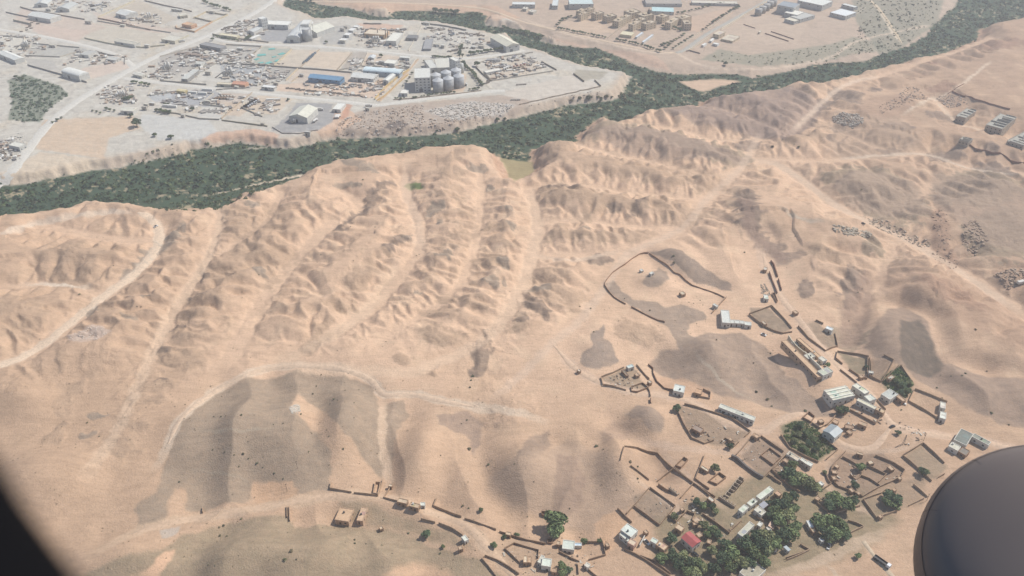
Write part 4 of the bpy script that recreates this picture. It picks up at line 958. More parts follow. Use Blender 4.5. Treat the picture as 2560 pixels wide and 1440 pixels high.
_q = np.random.default_rng(5); _x = RIV[:, 0].min() + np.ptp(RIV[:, 0]) * _q.random(85000); _y = RIV[:, 1].min() + np.ptp(RIV[:, 1]) * _q.random(85000)
_sr = sd_poly(_x, _y, RIV); _kk = _sr < -1.5 + 9 * np.clip(noise2(_x / 16, _y / 16, 160) + .35 * noise2(_x / 5, _y / 5, 161), -.25, 1) * (_q.random(85000) < .8); _x, _y, _sr = _x[_kk], _y[_kk], _sr[_kk]
_n2 = fbm(_x / 18, _y / 18, 3, 84); _n3 = fbm(_x / 5, _y / 5, 3, 88); _n1 = fbm(_x / 60, _y / 60, 3, 80)
_bare = sstep(0.12, 0.34, _n2 * .5 + _n3 * .6 + .35 * _n1)
_gap = np.minimum(np.minimum(sd_poly(_x, _y, gpoly(P("1699,204 1769,199 1816,199 1849,204 1787,219 1759,229 1740,225"))), sd_poly(_x, _y, gpoly(P("1250,395 1330,405 1335,432 1310,445 1284,455 1268,428")))), sd_poly(_x, _y, gpoly(P("330,512 560,480 760,438 762,442 640,462 575,485 500,500 400,520"))))
_k = (np.random.default_rng(3).random(len(_x)) > _bare * 0.95) & (_gap > 2.5) & (_sr < 9.0)
_x, _y, _sr = _x[_k], _y[_k], _sr[_k]
_rad = (0.9 + 2.4 * np.random.default_rng(4).random(len(_x)) ** 1.8) * np.clip(1.15 - 0.35 * sstep(-12, 0, _sr), .6, 1.2)
thicket('riverside_thicket', 'dense dark green thicket filling the river bed', _x, _y, _rad, 13, 0.5, ((58, 84, 58), (66, 90, 58), (52, 78, 58), (84, 100, 64), (58, 82, 60)), 8, 0.4)
def scrub_patch(label, poly, n, r0, r1, seed, cols, leaves=14):
    p = gpoly(P(poly)); x, y = scatter(p, n, seed); r = np.random.default_rng(seed); rad = r0 + (r1 - r0) * r.random(len(x)) ** 2
    return thicket('scrub', label, x, y, rad, leaves, 0.45, cols, seed)
scrub_patch('green scrub thicket beside the wide road on the dry hollow', "24,205 60,188 150,215 172,237 124,272 104,303 60,306 22,298 32,262", 900, 0.8, 2.8, 21, ((74, 90, 70), (66, 84, 66)))
scrub_patch('thin scrub on the slope above the river under the grey dust bank', "300,412 400,372 520,362 600,350 690,362 560,372 440,392", 420, 0.6, 1.8, 22, ((92, 100, 70), (80, 92, 64)))
scrub_patch('thin grey green scrub on the waste ground near the grain bins', "1760,150 1820,128 1900,140 2080,112 2140,95 2240,122 2080,152 1900,166", 600, 0.5, 1.8, 23, ((104, 108, 82), (92, 100, 76)))
scrub_patch('patchy dark scrub beside the pale road to the river', "2140,0 2350,0 2335,60 2262,112 2190,140 2120,130 2150,60", 1100, 0.6, 2.4, 24, ((84, 92, 68), (96, 100, 74), (70, 84, 64)))
scrub_patch('tall weeds growing in the triangular walled garden', "2205,945 2250,918 2285,960 2262,993 2222,985", 420, 0.5, 1.5, 25, ((72, 92, 50), (64, 84, 48)))
scrub_patch('green plants filling the garden between two village lanes', "1962,1062 2010,1053 2060,1092 2088,1122 2040,1150 1992,1128 1956,1095", 900, 0.4, 1.3, 26, ((66, 86, 46), (78, 94, 50)))
scrub_patch('weeds along the river edge below the near hills', "380,522 430,505 600,470 700,452 640,484 575,514 430,530", 500, 0.7, 2.2, 27, ((64, 84, 56), (84, 96, 58)))
scrub_patch('bushes scattered on the slope of the stony bank', "1290,290 1420,262 1530,248 1560,225 1565,245 1460,262 1330,290", 120, 0.8, 2.6, 28, ((70, 84, 60), (84, 92, 66)))

# loose stones and rubble
def rubble(name, label, poly, n, s0, s1, rgb, seed, rgb2=None):
    p = gpoly(P(poly)); x, y = scatter(p, n, seed); r = np.random.default_rng(seed + 50); m = len(x)
    z = np.array([hz(a, b) for a, b in zip(x, y)])
    s = s0 + (s1 - s0) * r.random(m) ** 2
    corners = np.array(boxv(-1, 1, -1, 1, -.5, .8, .25, .25)); V = corners[None] * (s[:, None, None] * r.uniform(.55, 1.2, (m, 1, 3))) + r.normal(scale=.12, size=(m, 8, 3)) * s[:, None, None]
    a = r.random(m) * 6.28; ca, sa = np.cos(a), np.sin(a)
    X = V[..., 0] * ca[:, None] - V[..., 1] * sa[:, None] + x[:, None]; Y = V[..., 0] * sa[:, None] + V[..., 1] * ca[:, None] + y[:, None]; Z = V[..., 2] + z[:, None]
    F = (np.array(BOXF)[None] + 8 * np.arange(m)[:, None, None]).reshape(-1, 4)
    me = mesh(name, np.stack([X, Y, Z], -1).reshape(-1, 3).tolist(), F.tolist(), mat(rgb, 'rock'))
    if rgb2: me.materials.append(mat(rgb2, 'rock')); me.polygons.foreach_set('material_index', np.repeat((r.random(m) < .45).astype(np.int32), 6))
    o = obj(name, me); o['kind'] = 'stuff'; o['label'] = label; return o
rubble('rubble', 'grey and brick rubble heaps beside the sandy track junction', "2195,262 2240,245 2270,215 2292,218 2320,245 2280,262 2200,285", 1300, .3, 1.2, (176, 158, 142), 1, (164, 140, 122))
rubble('rubble', 'white rubble dumped on the grey brown slope', "2082,292 2110,280 2150,285 2160,305 2130,322 2100,312 2082,300", 900, .4, 1.4, (192, 182, 168), 2, (160, 144, 130))
rubble('rubble', 'red brown broken earth and stones beside the long track', "2330,540 2352,515 2378,560 2374,622 2400,652 2380,680 2330,640 2345,600"  , 450, .3, 1.1, (166, 140, 120), 3, (180, 158, 136))
rubble('rubble', 'grey rocks lining the sandy track', "2160,540 2200,548 2260,575 2330,610 2320,625 2250,595 2165,555", 700, .3, 1.2, (188, 172, 152), 4, (172, 152, 132))
rubble('rubble', 'grey stones along the bank end by the sunken sand patch', "2080,562 2120,568 2180,580 2175,595 2120,590 2085,575", 350, .4, 1.5, (182, 170, 152), 5)
rubble('rubble', 'white rubble spread on the dumping slope below the silo plant', "1060,277 1180,252 1290,262 1262,292 1130,302", 1400, .4, 1.5, (206, 200, 190), 6, (178, 166, 152))
rubble('rubble', 'brown rubble and tipped earth above the river', "850,300 940,275 1060,262 1060,300 1250,292 1200,310 1100,330 1000,338 840,340", 1800, .4, 1.5, (176, 156, 138), 7, (196, 186, 174))
rubble('rubble', 'pale stones heaped at the end of the sandy spur', "724,1020 742,1012 754,1022 748,1034 730,1036", 160, .25, .7, (206, 198, 184), 8)
rubble('rubble', 'white stones spread beside the pale track', "170,842 235,812 280,828 240,850 185,852", 260, .25, .7, (214, 198, 182), 9)
rubble('rubble', 'broken stones heaped beside the red walled lane', "1902,712 1912,710 1928,735 1915,742 1904,735", 120, .25, .8, (158, 146, 132), 10)
rubble('rubble', 'stones and earth heaps on the reddish far ground', "2340,240 2400,238 2420,262 2370,270", 300, .3, 1.1, (178, 162, 148), 11)
rubble('rubble', 'red brown stones in the cut by the sandy road', "2400,560 2440,550 2470,600 2440,640 2410,620", 350, .4, 1.5, (160, 138, 120), 12, (172, 152, 132))
rubble('rubble', 'red brown spoil heap at the end of the sandy road', "2480,690 2540,670 2570,700 2520,725", 300, .4, 1.5, (164, 140, 120), 13, (176, 156, 136))
rubble('rubble', 'stones along the bank foot below the pale level pad', "1300,270 1400,245 1500,224 1505,232 1400,258 1310,282", 350, .3, 1.2, (180, 166, 150), 14)
rubble('rubble', 'scattered grey stones in the yards at the river end of the wide road', "0,345 60,330 70,370 20,400 0,390", 200, .4, 1.4, (180, 178, 170), 15)
# tiny stones and tufts over the hills
_r = np.random.default_rng(9); _tu = _r.uniform(20, 2100, 1500); _tv = _r.uniform(540, 1430, 1500)
_tx = np.array([at(a, b, 14)[0] for a, b in zip(_tu, _tv)]); _ty = np.array([at(a, b, 14)[1] for a, b in zip(_tu, _tv)])
_kk = fbm(_tx / 40, _ty / 40, 2, 33) > 0.02
thicket('dry_tufts', 'tiny dry tufts dotted over the sandy hills', _tx[_kk], _ty[_kk], _r.uniform(.22, .55, int(_kk.sum())), 9, 0.5, ((150, 136, 110), (136, 122, 98)), 31)
# ================================================================== FACTORY AND YARD QUARTER BEYOND THE RIVER
WHITE, CREAM, PALE, GREYR, TANW = (226, 226, 218), (218, 210, 190), (206, 206, 198), (150, 152, 152), (204, 184, 156)
def wh(label, quad, h, roof='gable', wallc=(206, 204, 196), top=WHITE, doors=1, windows=0, name='warehouse', cat='warehouse', **k):
    return building(name, label, cat, quad, h, roof, wallc, top, 'plaster', doors, windows, **k)
wh('big white gabled warehouse alone in a sandy plot beyond the branch road', 'a 400,195 500,160 800,200 660,270', 6.5)
wh('grey roofed shed beside the thin mast at the far plots', 'a 760,115 860,45 1025,45 930,125', 5, top=(190, 192, 186))
wh('pale roofed far shed with dark bushes at its end', 'a 470,60 520,0 690,0 640,55', 5, top=(204, 206, 200))
wh('white workshop with steel frames beside it in the walled far yard', 'a 1565,180 1700,115 1800,170 1680,210', 6)
wh('long white shed below the crushing plant', 'a -60,700 90,690 330,760 210,805', 6)
wh('low cream shed behind the curved roadside wall', 'a 1530,545 1600,515 1850,560 1800,600', 5, top=(212, 206, 188))
wh('white vault roofed warehouse alone in the pinkish walled plot', 'a 850,955 940,905 1155,970 1060,1035', 7, 'vault')
wh('grey flat shed in the dusty plot near the road bend', 'a 1065,720 1170,675 1300,680 1170,745', 4, 'flat', top=(182, 182, 176))
building('office_house', 'small white hip office inside the pinkish walled plot corner', 'house', 'a 1440,785 1480,745 1600,770 1550,810', 3.5, 'gable', (206, 204, 196), (212, 210, 200), windows=2)
building('gate_house', 'small white gate house by the junction of the wide road', 'house', 'a 1790,985 1815,955 1940,985 1890,1020', 4, 'gable', (212, 206, 192), (224, 220, 206))
wh('cream flat hall behind the curving cream roadside wall', 'a 2170,520 2260,470 2440,490 2330,555', 4.5, 'flat', (208, 200, 180), (204, 200, 186))
building('walled_house', 'cream house in the corner of the far walled field', 'house', 'a 2360,225 2420,180 2500,165 2480,205', 4, 'flat', (210, 200, 176), (208, 202, 186))
building('orange_house', 'orange walled flat house inside the tan walled square', 'house', 'b 310,320 350,290 475,315 420,350', 5, 'flat', (208, 164, 128), (210, 172, 138))
# mill with tower
building('mill_tower', 'tall white block tower at the corner of the milling yard', 'tower', 'b 1325,240 1385,210 1400,240 1345,265', 17, 'flat', (206, 206, 200), (222, 222, 216), doors=0, windows=3, storeys=4)
wh('long white hall joined to the tall block tower', 'b 1400,325 1420,268 1765,285 1700,338', 7, 'flat', top=(224, 224, 216), windows=3)
wh('low grey shed at the scrap side of the paved milling yard', 'b 1150,420 1330,330 1385,345 1270,430', 5, 'gable', top=(196, 198, 194))
wh('vault roofed long hall between the milling yard and big bin', 'b 1660,500 1900,300 2005,300 1900,510', 7, 'vault', top=(204, 206, 202))
wh('tall pale mill block standing across the vault roofed hall', 'b 1865,330 1920,262 2010,262 1995,330', 13, 'flat', top=(216, 216, 210), windows=2)
wh('wide cream roofed hall beside the big concrete bin', 'b 1990,370 2050,305 2262,325 2100,490', 7, 'gable', top=(216, 214, 198))
wh('tiny white shed by the entrance of the milling yard', 'b 1215,510 1300,455 1320,465 1240,530', 3, 'flat', top=(228, 228, 222))
def bin_(label, u, v, wpx, hpx, rgb=(176, 178, 178), cone=.22, name='grain_silo', group=None, n=28, ribs=True):
    """round bin: u, v is the middle of its foot, sizes as seen"""
    x, y, z = G(u, v); r = wpx / 2 / scale_at(v); dep = math.atan2(CAM_H - z, y); h = hpx / (scale_at(v) * math.cos(dep))
    o = thing(name, label, 'silo', (x, y, z), 0, group)
    MB().cyl(0, 0, -.5, h, r, r, n).part('shell', mat(rgb, 'metal'), o, True)
    rf = MB(); k = r * cone * 2
    rf.cyl(0, 0, h, h + k, r * 1.03, r * .12, n); rf.part('roof', mat([min(255, q * 1.08) for q in rgb], 'metal'), o)
    MB().cyl(0, 0, h + k - .05, h + k + .5, r * .13, r * .1, 10).part('cap', mat((190, 192, 192), 'metal'), o)
    if ribs:
        for f in (.33, .66): MB().cyl(0, 0, h * f, h * f + .25, r * 1.012, r * 1.012, n, False).part('band', mat([q * .85 for q in rgb], 'metal'), o)
        l = MB()
        for s in (-.25, .25): l.bar((s, -r - .15, 0), (s, -r - .15, h), .08)
        for q in range(int(h)): l.bar((-.25, -r - .15, q + .5), (.25, -r - .15, q + .5), .05)
        l.part('ladder', mat((120, 122, 122), 'metal'), o)
    return o, r, h
_b, _r0, _h0 = bin_('big round concrete bin framed by a steel lift tower', 770, 101, 23, 28, (186, 186, 182), .06, 'concrete_silo', ribs=False)
fr = MB()
for sx, sy in ((-1, -1), (1, -1), (1, 1), (-1, 1)): fr.bar((sx * _r0 * 1.1, sy * _r0 * 1.1, 0), (sx * _r0 * 1.1, sy * _r0 * 1.1, _h0 + 4), .5)
for a, b in (((-1, -1), (1, -1)), ((1, -1), (1, 1)), ((1, 1), (-1, 1)), ((-1, 1), (-1, -1))):
    for zz in (_h0 + 4, _h0 * .5): fr.bar((a[0] * _r0 * 1.1, a[1] * _r0 * 1.1, zz), (b[0] * _r0 * 1.1, b[1] * _r0 * 1.1, zz), .4)
fr.part('lift_frame', mat((158, 160, 158), 'metal'), _b)
# the silo plant
wh('big pale silo plant mill block with two rows of small windows', 'j 225,375 370,205 520,225 500,320', 18, 'flat', (204, 204, 198), (212, 212, 204), windows=4, storeys=5, doors=1, name='mill_block', cat='factory')
for i, (u, v) in enumerate(((1090, 213), (1116, 206.5), (1141, 201))):
    bin_('grey corrugated grain silo with conical roof, back row behind the front silos', u, v, 25, 25, group='grain silos of the plant, back row')
for i, (u, v) in enumerate(((1096, 228), (1122, 223), (1148, 217))):
    bin_('grey corrugated grain silo with conical roof, front row of the silo plant', u, v, 26, 26, group='grain silos of the plant, front row')
building('mill_tower', 'tall narrow pale tower behind the grain silos', 'tower', 'j 780,80 825,58 885,110 840,130', 22, 'flat', (206, 206, 200), (224, 222, 212), doors=0, windows=2, storeys=6)
bin_('slim round tower bin beside the narrow pale tower', 1155.5, 182, 8, 21, (196, 196, 190), .3, ribs=False)
wh('wide flat pale hall behind the grain silos', 'j 560,85 800,80 790,200 600,220', 7, 'flat', top=(206, 204, 192))
wh('pale hall beside the dark gap behind the mill block', 'j 440,120 545,90 590,215 500,215', 7, 'flat', top=(202, 202, 194))
wh('small white office in the front corner of the silo plant', 'j 95,560 140,500 250,505 180,545', 4, 'flat', top=(226, 224, 214), name='office')
building('gate_house', 'tiny white hut beside the front grain silos', 'hut', 'j 975,420 985,410 1010,415 1000,428', 3, 'flat', (224, 222, 214), (228, 226, 220), windows=0)
# long sheds in the middle
wh('long pale blue white warehouse behind the white dotted shed', 'c 580,945 620,895 1100,935 1060,985', 6, 'vault', (170, 182, 190), (214, 228, 230), windows=4)
wh('white shed with dotted roof lights beside the blue roofed hall', 'c 425,1020 470,965 770,985 720,1060', 6, 'gable', windows=3)
wh('white gabled store with its end towards the yellow walls', 'c 850,1065 930,985 985,990 925,1085', 6, 'gable', top=(222, 222, 214))
wh('long blue roofed hall in the sandy block yard', 'b 1975,1035 2040,980 2450,1025 2400,1075', 6.5, 'gable', (112, 146, 176), (116, 156, 186), windows=5)
wh('white shed with a wide annex beside the lane end', 'c 860,835 895,795 1030,800 1000,860', 5, 'flat', top=(228, 226, 214))
wh('small grey roofed shed with a tree beside it by the back road', 'c 635,770 670,735 745,738 720,775', 4, 'gable', top=(206, 210, 210))
wh('long white roadside shed by the lane corner tree', 'c 1060,770 1075,740 1210,755 1190,775', 4, 'flat', top=(214, 214, 206))
building('yellow_wall_store', 'orange roofed store close beside the straight yard road', 'warehouse', 'b 975,1115 1000,1078 1165,1090 1140,1135', 4.5, 'gable', (206, 160, 128), (214, 160, 132), doors=1, windows=0)
wh('low tan store next to the orange roofed store', 'b 755,1120 785,1095 965,1105 945,1130', 3.5, 'flat', (206, 196, 174), (210, 200, 178), name='store')
building('store', 'little yellow hut on the lower side of the yard road', 'house', 'g 1290,405 1320,385 1425,395 1400,425', 4, 'gable', (212, 192, 140), (222, 208, 166))
wh('long open truck shed with grey roof in the concrete yard', 'b 285,1050 440,930 510,930 370,1060', 5, 'shed', (150, 148, 144), (198, 198, 190))
wh('grey shed near the scrap yard in the concrete works', 'b 460,850 520,820 605,822 540,860', 4, 'flat', top=(192, 192, 184))
wh('dark grey flat roofed hall beside the scrap yard', 'b 540,590 600,560 865,610 810,655', 5, 'flat', (150, 148, 146), (146, 146, 146))
wh('long cream store along the hedge by the back road', 'b 785,465 830,440 1065,475 1020,495', 4, 'flat', (210, 200, 170), (216, 208, 180))
wh('white weigh shed below the road with glazed front', 'h 290,355 320,330 480,345 460,380', 4, 'flat', top=(222, 222, 218), windows=4)
wh('big cream gabled shed on the dark paved pad above the river', 'h 660,745 790,618 1025,640 900,775', 7.5, 'gable', top=(216, 214, 198))
wh('white flat strip shed at the pad edge by the road bend', 'h 1240,655 1300,572 1405,580 1345,665', 4, 'flat', top=(224, 224, 216))
wh('white shed in the dusty lot beside the round dark trees', 'g 535,665 600,632 750,632 715,690', 5, 'gable', top=(226, 222, 206))
building('brick_kiln', 'tan kiln house with orange ends and chimneys', 'factory', 'c 610,440 640,395 900,405 880,480', 6, 'flat', (208, 176, 140), (214, 200, 178), doors=2, windows=0)
wh('tall white hall beside the kiln chimneys', 'c 925,540 940,430 1065,440 1050,560', 7, 'flat', top=(222, 220, 208))
wh('dark slate roofed shed in the pale yard by the back road', 'c 1150,505 1170,465 1310,470 1290,512', 4, 'flat', (140, 138, 136), (126, 126, 126))
wh('long dark slate roof crossing the pale yard', 'c 1360,655 1415,520 1530,520 1460,650', 3, 'flat', (150, 150, 150), (156, 156, 156), doors=0)
wh('large cream hall with open gable by the river bend', 'd 130,500 335,462 490,590 370,625', 9, 'gable', top=(222, 216, 194), windows=2)
for i, (q, n) in enumerate((('c 250,540 290,505 370,515 340,550', 'lowest'), ('c 320,465 350,432 420,440 395,475', 'second'), ('c 385,405 410,370 470,375 450,415', 'third'), ('c 445,360 460,335 520,340 510,365', 'top'))):
    wh('small white open shed, %s of the four beside the paved mill yard' % n, q, 3.5, 'flat', top=(222, 222, 218))
wh('white shed with ribbed bays at the stone yard end', 'j 1230,250 1420,215 1460,235 1250,285', 3.5, 'flat', top=(222, 218, 206))
wh('far dark roofed stone store by the river bend wall', 'j 1600,60 1620,38 1670,45 1650,70', 4, 'flat', top=(120, 116, 122))
wh('far low grey shed along the stone yard wall', 'j 1260,105 1265,92 1440,85 1440,108', 3, 'flat', top=(150, 148, 148))
building('shed', 'grey white house beside the river end of the wide road', 'house', 'i 140,870 190,820 330,850 260,905', 5, 'flat', (196, 196, 190), (214, 212, 200))
# far side
FAR = [('d 425,60 435,25 740,30 730,62', 6, (214, 218, 214), 'long white shed at the far top beside the sandy field'), ('d 950,75 980,0 1050,0 1035,78', 6, (206, 212, 210), 'narrow white far shed between two sandy strips'),
 ('d 1170,60 1200,-10 1505,-10 1500,50', 9, (196, 210, 208), 'big grey blue far factory hall with windows in its front'), ('d 2180,50 2230,-20 2700,-40 2640,50', 5, (168, 160, 150), 'long grey brown flat hall beyond the apartments'),
 ('d 2260,150 2320,95 2590,100 2580,160', 5, (186, 214, 214), 'pale turquoise roofed hall just behind the apartments'), ('e 680,40 700,5 1300,20 1290,50', 4, (206, 200, 184), 'long cream far store behind the hedge'),
 ('e 1830,75 1920,5 2115,60 2070,100', 13, (150, 158, 164), 'dark blue grey factory block beside the round bins'), ('e 1925,165 2010,128 2205,160 2090,205', 7, (224, 222, 212), 'white flat roof joined to the grey ribbed hall'),
 ('e 2040,215 2200,165 2310,200 2120,275', 6, (186, 186, 180), 'grey ribbed roof hall in the bare plot'), ('e 1945,250 2000,225 2120,262 2060,295', 5, (216, 208, 188), 'cream canopy at the foot of the grey ribbed hall'),
 ('e 2080,0 2250,-40 2600,10 2420,75', 9, (218, 220, 212), 'large white factory roof at the far top edge'), ('f 20,160 110,110 300,160 180,235', 6, (222, 226, 226), 'white ribbed triple roof in the factory corner by the pale scrub road'),
 ('f 150,60 170,38 330,90 300,105', 5, (216, 218, 212), 'small white far building above the ribbed triple roof')]
for q, h, c, lab in FAR: wh(lab, q, h, 'flat', (186, 186, 180), c, doors=0, windows=3)
for i, (u, v) in enumerate(((1895, 38), (1905, 32), (1915, 26), (1924, 20), (1932, 15))):
    bin_('round grey far grain bin in the slanting row beside the asphalt road', u, v, 17, 15, (160, 158, 152), .12, group='far grain bins', ribs=False)
APT = ['d 1320,195 1400,150 1430,165 1350,210', 'd 1400,125 1480,95 1510,112 1435,150', 'd 1290,150 1350,112 1420,122 1340,165', 'd 1480,170 1600,150 1650,170 1560,200', 'd 1640,205 1760,180 1820,210 1700,235', 'd 1790,280 1860,215 1930,240 1860,300',
 'd 1870,235 1960,190 2010,207 1930,252', 'd 2000,325 2080,265 2130,290 2050,342', 'd 2060,255 2180,230 2210,255 2110,290', 'd 2150,305 2290,272 2350,292 2220,332', 'd 1930,145 2050,120 2130,150 2010,190', 'd 2090,185 2230,160 2320,190 2180,230', 'd 2360,215 2430,180 2520,205 2430,242', 'e 350,300 450,222 520,242 420,322', 'e 480,232 600,190 685,218 560,262', 'e 545,325 620,285 690,255 650,322']
for q in APT:
    o, A, B, h = building('apartment_block', 'sand coloured flat roofed apartment block of the housing group across the river', 'building', q, 9.5, 'flat', (200, 182, 156), (196, 182, 160), 'plaster', 0, 3, storeys=3, group='apartment blocks of the housing group', rim=.9)
    MB().box(-A * .4, A * .1, -B * .4, B * .3, h, h + 2.2).part('stair_head', mat((198, 180, 154), 'plaster'), o)
sp = thing('spire', 'dark pointed spire rising among the apartment blocks', 'spire', (*G(1620, 50)[:2], G(1620, 50)[2]))
MB().cyl(0, 0, -1, 10, 4.2, 3.0, 10).part('base', mat((150, 128, 108), 'plaster'), sp); MB().cyl(0, 0, 9.9, 19, 3.0, .05, 10, False).part('cone', mat((96, 84, 76), 'plaster'), sp)
wh('low cream hall with a scalloped edge below the apartments', 'd 1870,455 1900,415 2060,430 2020,480', 4, 'flat', (206, 192, 160), (214, 206, 176), doors=0)
wh('narrow blue white canopy on the housing side of the small car park', 'd 2080,490 2150,425 2170,435 2100,500', 3, 'flat', top=(206, 216, 224), doors=0, name='canopy')
wh('narrow blue white canopy on the asphalt road side of the small car park', 'd 2170,560 2290,450 2300,465 2190,568', 3, 'flat', top=(206, 216, 224), doors=0, name='canopy')
building('gate_house', 'two storey cream gate building beside the asphalt road', 'house', 'e 985,450 1060,400 1110,425 1070,475', 6, 'flat', (206, 190, 164), (210, 198, 176), windows=2, storeys=2)
building('annex', 'low cream annex with a dark railing beside the gate building', 'house', 'e 1110,520 1160,450 1330,490 1230,555', 3, 'flat', (196, 180, 156), (204, 194, 174))
for q, n in (('e 830,600 860,570 885,580 850,610', 'roadside'), ('e 975,580 990,565 1050,580 1035,600', 'middle'), ('e 935,545 955,505 985,515 960,550', 'upper')):
    building('hut', 'white site hut beside the asphalt road wall, the %s of three' % n, 'hut', q, 3, 'flat', (222, 220, 214), (228, 228, 222), windows=0)
building('hut', 'pale hut standing alone in the sandy far field', 'house', 'd 645,150 690,125 755,135 710,165', 4, 'flat', (206, 200, 184), (210, 204, 190))
building('hut', 'smaller pale hut in the sandy far field by the bank road', 'house', 'd 560,115 590,92 640,98 620,122', 4, 'flat', (206, 200, 184), (210, 204, 190))
building('hut', 'little pale hut on the drive to the grey ribbed hall', 'hut', 'e 1580,425 1600,408 1618,415 1600,432', 3, 'flat', (216, 206, 186), (220, 212, 196), windows=0)
# unfinished blocks on the far right
def shell(label, quad, h, bays=4, rgb=(172, 160, 144)):
    o, A, B, h = building('unfinished_block', label, 'building', quad, h, 'none', rgb, rgb, 'concrete', 0, 4, storeys=max(1, int(h / 3.2)))
    m = mat((170, 168, 158), 'concrete'); MB().box(-A + .2, A - .2, -B + .2, B - .2, h - .02, h + .12).part('roof_slab', m, o); p = MB()
    for i in range(bays + 1):
        x = -A + .2 + (2 * A - .4) * i / bays; p.box(x - .15, x + .15, -B, B * random.uniform(.2, 1), h, h + random.uniform(.8, 2.4))
    for j in range(3):
        y = -B + .2 + (2 * B - .4) * j / 2; p.box(-A, A, y - .15, y + .15, h, h + random.uniform(.6, 1.6))
    p.part('block_wall', mat((176, 170, 158), 'concrete'), o)
    return o
shell('low unfinished grey block beside the red boundary wall', 'm 1610,487 1830,382 1925,420 1790,500', 6)
shell('tall unfinished grey block with a ragged roof on bare ground', 'm 1985,605 2290,465 2480,510 2270,645', 10, 6)
shell('tall unfinished block beside the pale straight street', 'm 2350,812 2570,690 2760,760 2560,905', 10, 6)
shell('small unfinished block at the end of the long red wall', 'm 1675,800 1760,765 1890,790 1815,838', 3.5, 4)
